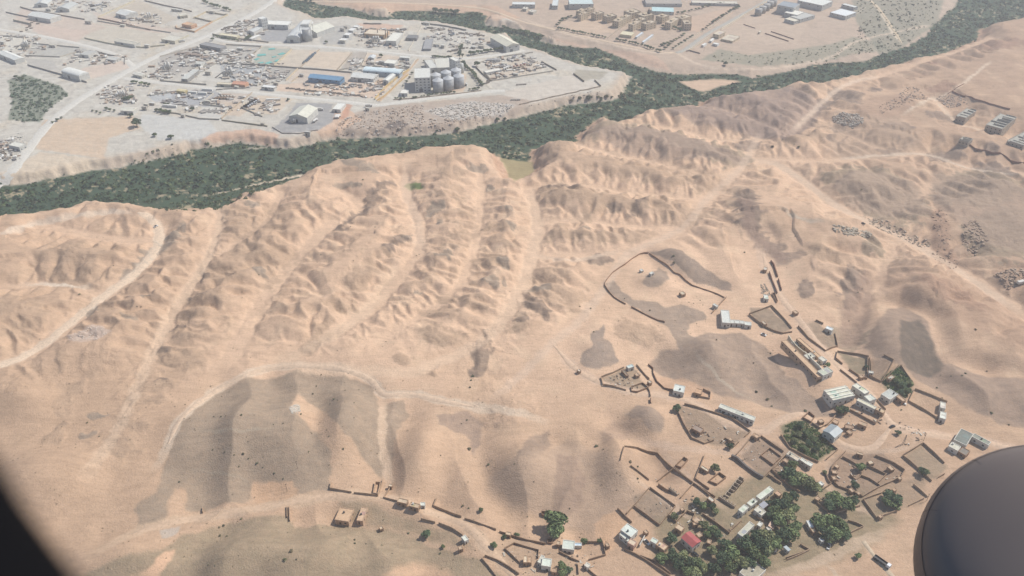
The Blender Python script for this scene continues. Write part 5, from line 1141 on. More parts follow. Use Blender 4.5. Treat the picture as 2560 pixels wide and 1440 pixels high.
# walls of the plots
for lab, pts, h, rgb in [
 ('tan wall round the square plot of the orange house', 'b 220,345 215,385 465,435 700,300', 2.4, (200, 164, 130)), ('cream wall round the empty walled field beside the wide road', 'b 450,250 620,165 850,205 910,205 700,300 450,240', 2.4, (204, 190, 162)),
 ('cream wall curving along the wide road bend', 'a 1130,515 1400,575 1640,620 1900,640 2200,610 2400,530 2520,480', 2.0, (206, 198, 172)), ('dark wall on the far plot row', 'a 270,100 450,150 700,190 1130,265', 2.0, (160, 146, 134)),
 ('long brown wall of the walled far yard', 'a 1310,250 1560,300 1800,360 2010,405', 2.0, (164, 134, 118)), ('cream wall on the upper edge of the walled far yard', 'a 1310,235 1500,150 1800,15', 2.0, (206, 196, 168)),
 ('grey wall round the big white warehouse plot', 'a 80,170 380,235', 2.0, (150, 144, 136)), ('grey wall along the dusty plots beside the road branch', 'a 180,280 420,335', 3.0, (186, 178, 160)), ('grey wall closing the pinkish plot on its lower side', 'a 370,875 600,940 830,1005 1160,1105', 2.2, (160, 154, 146)),
 ('grey wall of the pinkish plot beside the road bend', 'a 1280,690 1450,740 1670,775 1665,860', 2.0, (166, 160, 150)), ('brown wall along the far top plots', 'a 1930,15 2200,80 2400,120 2560,160', 2.0, (160, 146, 132)),
 ('wall along the back road under the milling yard hedge', 'b 700,460 900,505 1200,540 1450,570', 1.8, (170, 160, 146)), ('wall dividing the green tarpaulin yard', 'b 1100,850 1360,625', 1.8, (196, 180, 156)), ('pale wall between the green tarpaulin yard and trailers', 'b 1520,885 1760,665', 2.2, (206, 190, 160)),
 ('wall between the trailers and the empty sandy lot', 'b 1880,900 2130,665', 1.8, (180, 166, 146)), ('wall between the empty sandy lot and stone fan', 'b 2350,950 2560,715', 1.8, (170, 158, 140)), ('long grey wall behind the blue roofed hall', 'b 830,850 1200,870 1520,890 1850,915 2200,940 2560,975', 2.0, (166, 158, 146)),
 ('tan wall crossing the block yard', 'b 1680,1080 1840,920', 1.8, (206, 188, 158)), ('short parallel wall in the block yard', 'b 1750,1100 1850,1020', 1.4, (196, 180, 154)), ('wall along the lower side of the concrete works', 'b 0,1085 300,1110 620,1135', 2.0, (176, 168, 154)),
 ('yellow wall on the upper side of the lane', 'c 1190,940 1040,1040 880,1170 735,1330', 3.0, (212, 186, 134)), ('yellow wall on the lower side of the lane', 'c 1180,1000 1030,1130 860,1290 760,1350', 2.4, (206, 176, 126)),
 ('wall along the road under the silo plant', 'c 980,1335 1300,1310 1700,1270 2150,1215', 1.2, (172, 150, 128)), ('wall beside the lane of the silo plant', 'j 1120,210 1210,300 1320,395', 2.0, (150, 138, 122)), ('dark wall behind the yards along the river', 'c 580,320 820,325', 2.0, (160, 152, 140)),
 ('dark wall along the river bend behind the stone piles', 'c 1350,320 1600,345 1950,410', 2.2, (140, 134, 126)), ('wall between stone yard and grassy river point', 'k 180,190 320,295', 2.2, (140, 128, 112)), ('short wall at the notch of the pale level pad', 'k 460,275 545,355', 1.8, (150, 138, 122)),
 ('low wall at the foot of the pale level pad', 'd 520,1400 880,1320 1250,1240 1610,1160', 1.4, (166, 152, 136)), ('wall by the far corner of the stone yard', 'd 820,830 1020,940', 2.0, (150, 140, 126)), ('pale wall along the grain bin side of the asphalt road', 'e 1080,400 1400,200 1700,20', 2.6, (222, 212, 190)),
 ('pale wall along the lower asphalt road', 'e 640,680 790,590 935,495', 2.6, (222, 212, 190)), ('pale wall on the hedge side of the asphalt road end', 'e 450,665 620,560 820,430', 2.2, (214, 202, 180)), ('broken pale wall along the hedge side of the asphalt road', 'e 900,390 1050,290 1240,150', 2.0, (206, 196, 176)),
 ('brown wall closing the lower corner of the bare plot', 'e 615,690 660,680 800,720', 1.8, (150, 132, 118)), ('red brown wall lying in the bare plot, longer one', 'e 1665,450 1980,555', 1.4, (140, 106, 92)), ('red brown wall lying in the bare plot, upper one', 'e 1745,425 2050,528', 1.4, (140, 106, 92)),
 ('short red brown wall pieces in the bare plot', 'e 1380,330 1535,380', 1.2, (140, 106, 92)), ('long red boundary wall behind the unfinished blocks', 'm 1600,160 1800,230 2100,330 2370,400', 2.0, (150, 112, 96)), ('long red brown wall starting at the small unfinished block', 'm 1775,848 2050,955 2310,1032 2560,1120 2700,1170', 2.0, (146, 112, 98)),
 ('low red wall beside the sandy track above the unfinished blocks', 'm 1540,190 1700,85 1760,55', 1.2, (156, 120, 102)), ('wall round the paved pad on the river side', 'h 430,900 560,980 800,985 1040,940', 1.2, (166, 156, 146)), ('wall of the lower dusty lot along its road', 'g 1000,690 1300,720 1600,790 1860,800', 1.6, (170, 164, 152)),
 ('tan wall between pipe stockpile and lower sandy lot', 'g 1890,790 2100,600 2300,440', 1.6, (186, 170, 148)), ('wall under the grass plot of the lower lots', 'g 1890,810 2200,850 2500,890', 1.6, (150, 142, 120)), ('pale wall between the grey slab yard and roadside strip', 'g 900,480 980,340', 1.4, (190, 184, 172)),
 ('pale wall by the housing group lane', 'd 1705,510 1840,400 1950,330', 1.6, (180, 168, 150)), ('white rail of the paved wall beside the ribbed triple roof', 'f 190,285 330,190 450,110', 1.6, (206, 198, 180))]:
    wall(lab, pts, h, .4, rgb, 'plaster', name='plot_wall')
for q in ("b 880,600 1360,625 1100,850 720,780", "b 0,760 500,630 700,800 420,960", "b 430,930 850,830 1000,900", "b 1420,880 1300,1150 950,1085", "c 640,700 560,880 260,940", "c 1100,760 1000,900 560,890", "c 1280,800 1190,930 1020,905", "g 900,480 1290,425 1780,455 1600,600", "g 1640,600 2000,640 1880,785", "a 1300,285 2000,400 2280,440", "a 440,585 1060,640", "a 330,745 800,765 1060,690", "a 0,485 330,505 300,660", "c 1000,420 1120,440 1040,660", "c 1360,340 1280,500 1180,680", "h 60,560 20,640 300,760", "j 1160,150 1420,75 1880,10", "j 1240,290 1330,390 2150,260"):
    wall('low pale wall between two plots of the works yards', q, 1.8, .4, (206, 198, 182), 'plaster', 'low walls between works plots', name='plot_wall')
# concrete plants: hoppers, silos, conveyors
def batch_plant(label, u, v, rot, n=2, s=1.0):
    x, y, z = G(u, v); o = thing('concrete_plant', label, 'factory', (x, y, z), R(rot)); m = mat((206, 204, 196), 'metal'); g = mat((120, 116, 112), 'metal')
    for i in range(n): MB().cyl(i * 4.2 * s, 0, 4 * s, 13 * s, 1.6 * s, 1.6 * s, 14).cyl(i * 4.2 * s, 0, 2 * s, 4.05 * s, .4 * s, 1.6 * s, 14, False).part('cement_silo', m, o, True)
    f = MB()
    for i in range(n):
        for sx, sy in ((-1, -1), (1, -1), (1, 1), (-1, 1)): f.bar((i * 4.2 * s + sx * 1.3 * s, sy * 1.3 * s, -.5), (i * 4.2 * s + sx * 1.3 * s, sy * 1.3 * s, 4.6 * s), .3 * s)
    f.part('leg_frame', g, o); MB().box(-7 * s, -2.4 * s, -2 * s, 2 * s, 3 * s, 8 * s, tx=.4).box(-6.6 * s, -6.2 * s, -1.6 * s, 1.6 * s, -.5, 3.1 * s).box(-3.2 * s, -2.8 * s, -1.6 * s, 1.6 * s, -.5, 3.1 * s).part('mixer_house', mat((188, 184, 174), 'metal'), o)
    MB().bar((-5 * s, 0, 7.5 * s), (-17 * s, -2 * s, .4), 1.0 * s).part('conveyor', g, o); return o
batch_plant('concrete mixing plant with twin white silos in the grey slab yard', 572, 192, 10, 2)
batch_plant('concrete mixing plant with slim masts near the junction', 418, 178, 20, 2, .9)
batch_plant('dusty crushing plant with conveyor across the road from the vault roofed warehouse', 66, 122, -10, 2, .9)
batch_plant('small mixing plant in the dusty lot beside the wide road', 300, 245, 15, 3, .7)
batch_plant('stone crushing plant with hoppers beside the kiln house', 935, 108, 5, 3, .8)
batch_plant('white mixing plant beside the cream hall of the paved pad', 735, 309, 0, 2, .45)
batch_plant('mixing plant with conveyor in the walled far yard', 372, 48, 30, 2, .8)
for i, (u, v, hh) in enumerate(((970, 97, 14), (945, 92, 12), (915, 88, 9), (965, 96, 12))):
    x, y, z = G(u, v); o = obj('chimney', MB().cyl(0, 0, -.5, hh, .8, .55, 12).me('chimney', mat((110, 96, 88), 'plaster'), True), None, (x, y, z)); tag(o, 'dark kiln chimney beside the tan kiln house', 'chimney', 'kiln chimneys')
def mast(label, u, v, h):
    x, y, z = G(u, v); b = MB()
    for sx, sy in ((-.5, -.5), (.5, -.5), (.5, .5), (-.5, .5)): b.bar((sx, sy, -.5), (sx * .3, sy * .3, h), .14)
    for k in range(int(h / 2)):
        f = 1 - .7 * k * 2 / h; b.bar((-.5 * f, -.5 * f, k * 2 + 1), (.5 * f, .5 * f, k * 2 + 1), .1).bar((.5 * f, -.5 * f, k * 2 + 1), (-.5 * f, .5 * f, k * 2 + 1), .1)
    return tag(obj('mast', b.me('mast', mat((120, 116, 112), 'metal')), None, (x, y, z)), label, 'mast')
mast('thin lattice mast by the far grey roofed shed', 139, 25, 20); mast('thin lattice mast beside the mixing plant near the junction', 424, 188, 18); mast('thin mast in the fields beyond the village', 2258, 1110, 8)
for i, q in enumerate(('a 820,120','a 650,120','a 1180,285','a 1640,330','a 2330,120','a 30,560','a 480,500','a 700,600','a 1960,600','b 270,130','b 2480,350','b 2440,540','b 1070,640','b 1890,990','b 640,960','b 1020,1150','c 1170,880','c 830,820','c 700,830','c 1560,590','c 1640,605','c 2050,620','c 2150,610','g 880,590','g 960,570','g 1370,730','g 860,625','g 1690,540','h 1700,640','h 900,960','h 300,840','h 480,300','a 560,30','a 1250,110','a 1400,60','b 700,150','b 1010,420','c 1420,300','c 300,380','j 1500,150','j 1760,30','j 1650,290')):
    u, v = Q(q)[0]; w = 5 + (i * 7 % 5); d = 2.2 + (i * 3 % 3) * .6; k = .35 * w
    building('yard_shed', 'small pale roofed shed standing among the goods of the works yards', 'shed', [(u - w, v), (u - w + k, v - d), (u + w, v - d + 1.4), (u + w - k, v + 1.4)], 3 + i % 3 * .5, ('gable', 'flat', 'shed')[i % 3], (196, 190, 178), ((222, 220, 210), (206, 204, 196), (190, 182, 166), (214, 208, 190))[i % 4], windows=0, group='small sheds of the works yards')
# yard goods and parked trucks
row('flat_truck', '1810,515', '2050,510', 6, 60, 'tan flat bed truck parked in the row of the lower dusty lot', 'truck', 'trucks in the lower dusty lot', veh=True, win='g')
row('box_truck', '360,1090', '500,960', 5, 20, 'white lorry backed under the long open truck shed', 'truck', 'lorries at the truck shed', veh=True, win='b')
row('tanker', '1270,770', '1330,770', 3, 80, 'white tank truck parked beside the white strip shed', 'truck', 'tank trucks at the strip shed', veh=True, win='h')
row('dark_truck', '60,650', '220,545', 6, 15, 'dark long trailer parked in the row by the sandy lot entrance', 'truck', 'trailers by the sandy lot', veh=True, win='h')
row('flat_truck', '310,640', '440,585', 6, 10, 'trailer parked in the middle of the lower sandy lot', 'truck', 'trailers in the sandy lot', veh=True, win='h')
vehicle('box_truck', 455, 105, 30, 'white lorry driving on the wide road at the bend', 'truck'); vehicle('tanker', 788, 304, 70, 'white tank truck driving on the dark paved pad', 'truck'); vehicle('box_truck', 800, 276, 0, 'white lorry beside the cream shed of the paved pad', 'truck')
vehicle('red_truck', 703, 72, 20, 'red lorry standing in the paved milling yard', 'truck'); vehicle('blue_truck', 1131, 89, 60, 'blue lorry standing in the pale stone yard', 'truck'); vehicle('box_truck', 922, 267, 10, 'white lorry stopped on the road bend above the dump slope', 'truck')
row('dark_truck', '1230,90', '1330,70', 4, 30, 'dark truck parked in the far field by the hall', 'truck', 'trucks by the far field', veh=True, win='a')
row('blue_truck', '1920,850', '2060,720', 7, 60, 'dark trailer parked along the wall of the brown sandy lot', 'truck', 'trailers along the sandy lot wall', veh=True, win='b')
row('box_truck', '1490,240', '1560,215', 3, 70, 'dark stone lorry tipped towards the bare stone yard', 'truck', 'lorries in the stone yard', veh=True, win='j')
row('red_truck', '1590,225', '1780,185', 4, 70, 'brown tipper lorry parked in the bare stone yard', 'truck', 'tippers in the stone yard', veh=True, win='j')
row('block_stack', '760,1200', '1180,1170', 12, 10, 'stack of grey blocks in the long row under the blue roofed hall', 'stack', 'block stacks under the blue hall', win='b', jit=1.0)
row('scrap', '620,380', '1130,440', 14, 10, 'heap of rusty iron in the long row beside the yard road', 'heap', 'iron heaps along the yard road', win='h', jit=1.6)
row('scrap', '1180,440', '1600,480', 12, 10, 'heap of brown scrap at the end of the yard road row', 'heap', 'scrap at the row end', win='h', jit=1.6)
row('scrap', '1650,430', '1900,360', 9, 10, 'heap of scrap beside the yellow wall corner', 'heap', 'scrap by the yellow wall', win='h', jit=1.6)
row('beam_stack', '930,870', '1220,890', 6, 5, 'long dark stack of concrete beams in the grey slab yard', 'stack', 'beam stacks of the slab yard', win='b', jit=1.6)
row('beam_stack', '1110,1010', '1330,1060', 8, 5, 'low dark stack of slabs in the middle of the grey slab yard', 'stack', 'slab stacks of the yard middle', win='b', jit=3.0)
row('block_stack', '1450,1040', '1640,960', 10, 15, 'stack of grey blocks in the block yard away from the crossing wall', 'stack', 'blocks before the crossing wall', win='b', jit=2.5)
row('block_stack', '1640,1030', '1720,930', 8, 15, 'stack of grey blocks close to the crossing wall', 'stack', 'blocks close to the crossing wall', win='b', jit=2.0)
row('scrap', '260,800', '680,640', 26, 20, 'dark machine or scrap piece in the crowded scrap yard', 'scrap', 'scrap yard pieces', win='b', jit=5.0)
row('container', '270,720', '560,760', 14, 5, 'tan crate or container in the crowded scrap yard', 'container', 'scrap yard containers', win='b', jit=5.0)
row('scrap', '820,400', '1240,310', 26, 10, 'rusty scrap piece in the yard between road and milling yard', 'scrap', 'scrap beside the milling yard', win='b', jit=5.0)
row('block_stack', '770,740', '1080,720', 16, 20, 'grey block stack in the yard between scrap and green tarpaulins', 'stack', 'blocks beside the green yard', win='b', jit=5.0)
row('scrap', '1420,370', '1620,400', 12, 10, 'stone block heap beside the river bend wall', 'heap', 'stone heaps by the river bend', win='c', jit=3.0)
row('scrap', '1850,440', '2180,480', 16, 10, 'dark heap of stone slabs in the row by the cream river hall', 'heap', 'slab heaps by the river hall', win='c', jit=2.6)
row('scrap', '1740,690', '1960,640', 10, 10, 'scrap heap under the trees by the back road end', 'heap', 'scrap under the trees', win='c', jit=3.0)
row('greypile', '430,800', '560,800', 3, 0, 'grey heap of cut stone beside the empty sandy lot', 'heap', 'cut stone heaps', win='c', jit=1.5)
row('sandpile', '1780,640', '1950,560', 4, 0, 'pale sand heap in the yard by the river hall', 'heap', 'sand heaps by the river hall', win='c', jit=2.0)
row('scrap', '300,430', '620,200', 14, 10, 'dusty machine in the crushing yard across the branch road', 'machine', 'crushing yard machines', win='a', jit=7.0)
row('scrap', '1640,250', '2100,310', 18, 10, 'grey machine part in the walled far yard', 'machine', 'far yard machines', win='a', jit=4.0)
row('scrap', '250,460', '640,480', 14, 30, 'grey machine part beside the small mixing plant', 'machine', 'machines of the small plant', win='g', jit=6.0)
row('beam_stack', '1260,540', '1420,620', 6, 5, 'dark slab stack in the pale grey slab lot', 'stack', 'slab stacks of the lower lot', win='g', jit=5.0)
row('white_container', '1440,440', '1700,470', 2, -6, 'long white container below the yard road', 'container', 'white containers below the yard road', win='g', jit=.5)
row('white_container', '1620,405', '1780,415', 1, -4, 'long white container against the yard road wall', 'container', None, win='g', jit=.2)
row('white_container', '1130,620', '1270,640', 2, -8, 'cream container between the dark trees of the lower lot', 'container', 'cream containers of the lower lot', win='g', jit=.5)
row('beam_stack', '1600,680', '1850,690', 12, 65, 'bundle of grey pipes in the round pipe stockpile', 'stack', 'pipe bundles of the stockpile', win='g', jit=3.6, sc=(.8, .8, 1))
for i, (q, c) in enumerate((('b 1355,735', 1.4), ('b 1490,655', 1.1), ('b 1345,840', .9), ('b 1520,760', .7), ('b 1620,720', 1.2), ('b 1450,840', 1.2), ('b 1290,790', .9), ('b 1560,810', 1.0))):
    u, v = Q(q)[0]; goods('sheet', u, v, 15 + 8 * i, 'turquoise tarpaulin spread in the green walled yard', 'tarpaulin', 'turquoise tarpaulins', (c, c, 1))
row('block_stack', '1190,850', '1650,860', 14, 10, 'dark stack of bottles and crates in the green walled yard', 'stack', 'stacks of the green yard', win='b', jit=4.0, sc=(.7, .7, .8))
row('scrap', '480,790', '580,830', 6, 10, 'radiating pile of stone slabs beside the sandy lot', 'heap', 'slab fan beside the sandy lot', win='c', jit=2.0)
row('scrap', '0,900', '60,1000', 6, 10, 'grey stone stack beside the grey white house', 'stack', 'stone stacks by the grey white house', win='i', jit=3.0)
row('scrap', '1180,450', '1440,330', 10, 10, 'heap of stones in the far corner of the stone yard', 'heap', 'stones in the stone yard corner', win='j', jit=4.0)
row('block_stack', '1660,440', '1800,430', 8, 70, 'tipped grey slab leaning at the edge of the pale level pad', 'slab', 'slabs at the pad edge', win='j', jit=.5, sc=(.8, .5, 1))
row('block_stack', '1590,640', '1720,640', 8, 70, 'tipped grey slab at the lower corner of the pale level pad', 'slab', 'slabs at the pad corner', win='j', jit=.8, sc=(.8, .5, 1))
# trees and hedges of the quarter
def trees(txt, n, w, label, group, win='-', tall=False, jit=1.2, kinds=(1, 3, 0)):
    pts = Q(win + ' ' + txt); seg = np.cumsum([0] + [math.hypot(b[0] - a[0], b[1] - a[1]) for a, b in zip(pts[:-1], pts[1:])])
    for i in range(n):
        d = seg[-1] * (i + .5) / n; k = min(int(np.searchsorted(seg, d) - 1), len(pts) - 2); k = max(k, 0); f = (d - seg[k]) / (seg[k + 1] - seg[k])
        u = pts[k][0] + (pts[k + 1][0] - pts[k][0]) * f; v = pts[k][1] + (pts[k + 1][1] - pts[k][1]) * f
        tree(u + random.uniform(-jit, jit), v + random.uniform(-jit, jit) * .6, w * random.uniform(.8, 1.25), label, group, kinds[i % len(kinds)], tall=tall)
trees('930,120 1000,200 1080,260 1130,350 1220,440', 13, 11, 'dark tree in the dense row along the silo plant lane', 'silo plant lane trees', 'j')
trees('380,590 520,560 650,545 850,525', 13, 7, 'small round tree in the front hedge of the silo plant', 'silo plant front hedge', 'j')
trees('1020,500 1170,475', 4, 8, 'small tree at the lane end of the silo plant front', 'silo plant lane end hedge', 'j')
trees('20,615 180,610', 4, 7, 'small tree at the office corner of the silo plant', 'silo plant corner trees', 'j')
trees('270,600 340,600', 2, 8, 'small tree between the silo plant hedge and corner', 'silo plant gap trees', 'j')
trees('130,470 200,380 290,250', 4, 7, 'dark tree on the shaded side of the mill block', 'mill block side trees', 'j')
trees('1490,745 1640,760 1760,760', 9, 9, 'dark tree in the clump along the back road behind the silo plant', 'back road clump', 'c')
trees('1850,690 1890,620 1860,760 1930,750', 6, 12, 'tall dark tree where the back road meets the silo lane', 'road meeting trees', 'c', True)
trees('1990,700 2150,680 2300,660 2440,640', 10, 12, 'dark tree in the row below the cream river hall', 'river hall trees', 'c')
tree(1192, 158, 17, 'round dark tree inside the loop of the silo lane', None, 1); tree(815, 104, 10, 'single round tree by the mill yard back road', None, 1); tree(952, 138, 12, 'tree beside the small grey roofed shed', None, 3); tree(1062, 152, 9, 'tree at the top corner of the silo plant yard', None, 1)
for u, v, w, l in ((340, 305, 26, 'largest round dark tree below the dusty lot'), (326, 287, 14, 'dark tree touching the white shed of the dusty lot'), (386, 335, 14, 'dark tree on the pale grey slope, forked one of two'), (426, 340, 16, 'dark tree on the pale grey slope, rounder one of two'),
    (1143, 322, 15, 'single dark bush at the foot of the dump slope'), (430, 338 + 22, 6, 'little bush under the pale grey slope'), (1244, 298, 12, 'dark bush at the end of the white rubble slope'), (1262, 296, 9, 'smaller bush at the end of the white rubble slope')):
    tree(u, v, w, l, None, 1)
trees('570,520 700,480', 4, 13, 'dark tree in the clump by the small mixing plant', 'small plant trees', 'g'); trees('1000,655 1200,690', 4, 12, 'round dark tree along the lower lot wall', 'lower lot trees', 'g'); trees('1100,585 1200,585', 2, 9, 'tree behind the cream containers of the lower lot', 'container trees', 'g')
tree(480, 271, 12, 'dark tree beside the pipe stockpile', None, 1); trees('670,275 950,325', 5, 11, 'grey green tree in the roadside strip below the junction', 'roadside strip trees', 'g'); trees('320,635 480,680', 3, 9, 'dark bush in the ditch beside the white lot shed', 'ditch bushes', 'g')
trees('850,480 700,550 690,590', 3, 9, 'bush on the sandy rise beside the wide road', 'wide road bushes', 'i'); trees('130,660 300,710', 3, 8, 'bush at the lower corner of the dusty lot', 'lot corner bushes', 'g')
trees('1510,125 1850,150', 5, 17, 'large round tree on the far river bank, long clump', 'far bank long clump', 'c'); trees('1990,180 2180,185', 3, 13, 'large round tree on the far river bank, short clump', 'far bank short clump', 'c')
trees('300,350 480,410', 4, 10, 'dark tree on the stony far bank below the dirt road', 'stony bank trees', 'd'); trees('520,400 700,440 850,485', 7, 13, 'dark tree in the grove below the far bank slope', 'far bank grove', 'd'); trees('560,10 720,60 950,140', 9, 10, 'dark bush in the row by the fields across the wide road', 'far field bushes', 'b')
trees('1230,210 1100,250 1010,340', 7, 9, 'dark tree along the curved housing field edge', 'field edge trees', 'd'); trees('1030,370 1250,410 1480,450 1680,500', 18, 8, 'dark hedge tree along the far bank road', 'bank road hedge', 'd'); trees('1800,520 2050,560 2300,640 2420,670', 15, 9, 'dark hedge tree below the housing group', 'housing group hedge', 'd')
trees('2400,600 2560,540', 4, 10, 'dark tree at the asphalt road end of the housing hedge', 'housing hedge end', 'd'); trees('420,650 560,560 720,460', 8, 8, 'dark tree in the row between asphalt road and drive', 'asphalt road row', 'e'); trees('320,640 420,560 600,440', 9, 8, 'dark tree in the row by the housing drive', 'housing drive row', 'e')
trees('830,400 1000,270 1200,140 1330,80', 16, 8, 'dark tree in the hedge along the asphalt road field', 'asphalt road hedge', 'e'); trees('480,170 620,150 800,100 950,50', 10, 8, 'dark tree in the hedge above the field', 'field top hedge', 'e'); trees('960,50 1150,40 1330,70', 8, 9, 'dark tree in the far hedge end by the road', 'far hedge end', 'e')
trees('280,340 440,350 560,400', 8, 9, 'dark tree beside the apartment blocks by the field', 'apartment trees', 'e'); tree(1814, 157, 13, 'single grey green tree on the waste ground by the track', None, 3)
trees('700,465 900,510 1090,545', 14, 6, 'small dark hedge bush along the milling yard wall', 'mill wall hedge', 'b'); trees('1140,520 1190,480', 3, 11, 'dark tree by the milling yard gate', 'mill gate trees', 'b'); tree(531, 97, 10, 'dark tree beside the grey hall by the scrap yard', None, 1)
trees('180,1010 330,1060', 3, 9, 'grey green tree above the green scrub by the wide road', 'scrub edge trees', 'a')
trees('1690,1300 1640,590', 2, 9, 'small conifer in the sandy yard under the yard road', 'sandy yard conifers', 'h') if False else tree(720, 248, 9, 'little tree behind the trailers of the sandy lot', None, 3)
# ================================================================== VILLAGE ON THE NEAR HILLS
MUD, MUDD, WHT, TIN, TINW = (178, 148, 120), (156, 126, 102), (214, 210, 198), (172, 176, 172), (212, 214, 206)
def house(label, quad, h=3.2, roof='flat', wallc=MUD, top=(190, 164, 136), name='house', cat='house', **k):
    return building(name, label, cat, quad, h, roof, wallc, top, 'mud' if wallc in (MUD, MUDD) else 'plaster', **k)
W = lambda label, quad, h=3.6, roof='flat', **k: house(label, quad, h, roof, k.pop('wallc', WHT), k.pop('top', TINW), **k)
W('square white walled block at the head of the L-shaped white row', 't 2160,940 2267,940 2262,1108 2145,1105', 4)
for i, (q, n) in enumerate((('t 2264,1065 2330,1066 2325,1112 2258,1110', 'first'), ('t 2332,1068 2400,1072 2396,1116 2327,1112', 'second'), ('t 2402,1078 2458,1080 2454,1120 2398,1116', 'third'), ('t 2462,1088 2555,1098 2550,1142 2458,1135', 'last'))):
    W('low white room, %s in the row beside the square white block' % n, q, 3)
house('small mud hut with a pale roof on the sand inside the long brown wall', 't 1595,700 1640,683 1672,715 1625,742', 2.6, top=(206, 192, 168))
W('white roofed hut beside the end of the long brown wall', 't 2035,862 2058,848 2110,878 2088,895', 2.8)
for q, n in (('t 1060,398 1090,386 1112,408 1085,422', 'open'), ('t 1192,442 1230,420 1250,438 1212,465', 'gravel side')): W('tiny white shelter on the dug sand above the gravel oval, the %s of two' % n, q, 2)
house('lone tiny hut on the sand beside the tongue shaped gravel patch', 'w 222,668 250,655 285,672 258,695', 2.4, top=(222, 214, 200))
W('pale blue roofed house at the tip of the arrow shaped compound', 'w 880,615 960,590 990,620 915,650', 3.2, top=(198, 212, 208))
house('long narrow mud shed inside the arrow shaped compound', 'w 828,668 850,660 906,740 886,752', 2.4, wallc=MUDD, top=(150, 132, 116), windows=0)
house('small grey shed at the road corner of the arrow shaped compound', 'w 1165,825 1195,800 1230,830 1200,850', 2.8, top=(204, 194, 178))
W('square white roofed house on the bend of the brown wall', 'w 1530,855 1672,885 1652,975 1508,942', 4.2, top=(216, 220, 212))
house('orange tan house with a small yard beside the square white house', 'w 1818,912 1902,930 1880,998 1795,968', 3.2, top=(204, 168, 136))
W('very long grey white building above the walled yards', 'C 1712,50 2190,232 2150,278 1688,98', 4, top=(206, 206, 192), windows=8, doors=3)
house('tiny pale roofed house at the top of the red walled lane', 'x 370,140 420,160 410,192 360,185', 2.8, top=(204, 196, 182))
W('white roofed hut beside the stone heap of the red walled lane', 'x 372,520 430,522 430,575 370,572', 3, top=(222, 224, 214))
house('low hut inside the triangular bare compound', 'x 330,875 370,865 412,905 380,920', 2.4, top=(196, 182, 160))
W('white blue roofed hut on the upper wall of the bare compound', 'x 1218,932 1300,970 1278,1000 1185,965', 3.4, top=(220, 226, 226))
# school with two long bars
S1 = (206, 176, 144)
house('longest tan roofed bar of the walled school, on its lower side', 'y 505,172 575,150 1045,642 985,662', 4, wallc=(190, 160, 132), top=S1, windows=10, doors=4)
house('tan roofed bar of the walled school along the village street', 'y 690,140 742,135 1035,378 990,395', 4, wallc=(190, 160, 132), top=S1, windows=6, doors=3)
W('small flat room in the upper court of the school', 'y 628,188 680,180 722,225 672,238', 3, top=(210, 196, 172))
W('pale cross wing between the two courts of the school', 'y 785,372 890,330 960,385 860,405', 3.6, top=(202, 200, 184))
W('white room at the street side of the school cross wing', 'y 990,402 1042,375 1105,430 1052,448', 4, top=(212, 208, 192))
W('square grey green roof at the lower end of the school', 'y 985,575 1110,520 1185,575 1055,645', 4.4, top=(190, 194, 176))
# workshops
o, A, B, h = W('wide white hall with three raised ribs on its roof', 'y 1085,830 1355,765 1472,898 1170,980', 5, top=(216, 214, 196), windows=4)
for yy in (-.6, 0, .6): MB().box(-A, A, B * yy - .35, B * yy + .35, h + .06, h + .75).part('roof_rib', mat((232, 230, 214), 'metal'), o)
W('white L-shaped bar with a notch along the village street', 'y 1435,768 1512,736 1660,850 1618,886', 4.5, top=(222, 220, 202))
W('white block at the elbow of the street side bar', 'y 1610,912 1690,880 1755,945 1670,985', 5, top=(222, 222, 208))
W('long thin white bar below the elbow block', 'y 1490,962 1530,950 1780,1050 1735,1085', 4, top=(216, 210, 186), windows=6)
house('tan end of the long thin bar at the street corner', 'y 1745,1085 1785,1055 1892,1102 1850,1140', 4, top=(198, 176, 146))
W('grey roofed house at the foot of the green triangular garden', 'y 1825,880 1935,820 2070,880 1940,960', 4.5, top=(192, 194, 186))
house('tan wing joined to the grey roofed garden house', 'y 2020,905 2062,890 2162,962 2115,985', 3.5, top=(194, 166, 138))
W('tiny white hut in the narrow green sided yard', 'y 1665,575 1725,580 1722,605 1660,600', 2.6, top=(222, 220, 206))
house('pale hut in the tip of the green triangular garden', 'y 1920,660 1962,625 2012,650 1945,705', 2.8, top=(190, 182, 164))
W('white roofed square hut, upper one of the pair at the yard end', 'z 1448,985 1516,1000 1510,1078 1440,1062', 3.6, top=(226, 222, 206))
W('white roofed square hut, lower one of the pair at the yard end', 'z 1445,1115 1530,1130 1512,1225 1435,1195', 3.8, top=(224, 226, 214))
o, A, B, h = W('two toned grey blue tin roofed hall beside the green garden', 'D 938,402 1065,332 1210,405 1108,505', 5, 'gable', top=(158, 166, 168))
house('small tan house between the tin hall and mud pens', 'D 1065,290 1100,250 1165,290 1128,322', 3, top=(196, 166, 138))
house('tan flat house in the middle of the round mud compound', 'D 1430,272 1552,320 1520,355 1410,320', 3, top=(192, 164, 138))
house('mud hut row at the tin hall side of the mud compound', 'D 1240,322 1330,340 1350,398 1240,372', 2.6, wallc=MUDD, top=(176, 150, 126))
house('small tan hut under the tin hall', 'D 1250,420 1300,400 1350,430 1310,460', 2.6, top=(186, 160, 134))
for q, n in (('D 1088,885 1130,850 1172,880 1140,908', 'upper'), ('D 1070,940 1135,935 1130,985 1068,980', 'middle'), ('D 1060,1020 1110,1015 1135,1062 1078,1062', 'lower')): house('tan room built against the curved wall, %s one of three' % n, q, 3, top=(204, 178, 150))
house('pale hut at the top of the walled ring compound', 'D 1535,820 1600,800 1625,845 1570,865', 2.6, top=(206, 190, 166))
house('tiny roofed hut where the ring wall meets the lane', 'D 1935,1040 1970,1015 2005,1045 1970,1065', 2.4, top=(196, 176, 150))
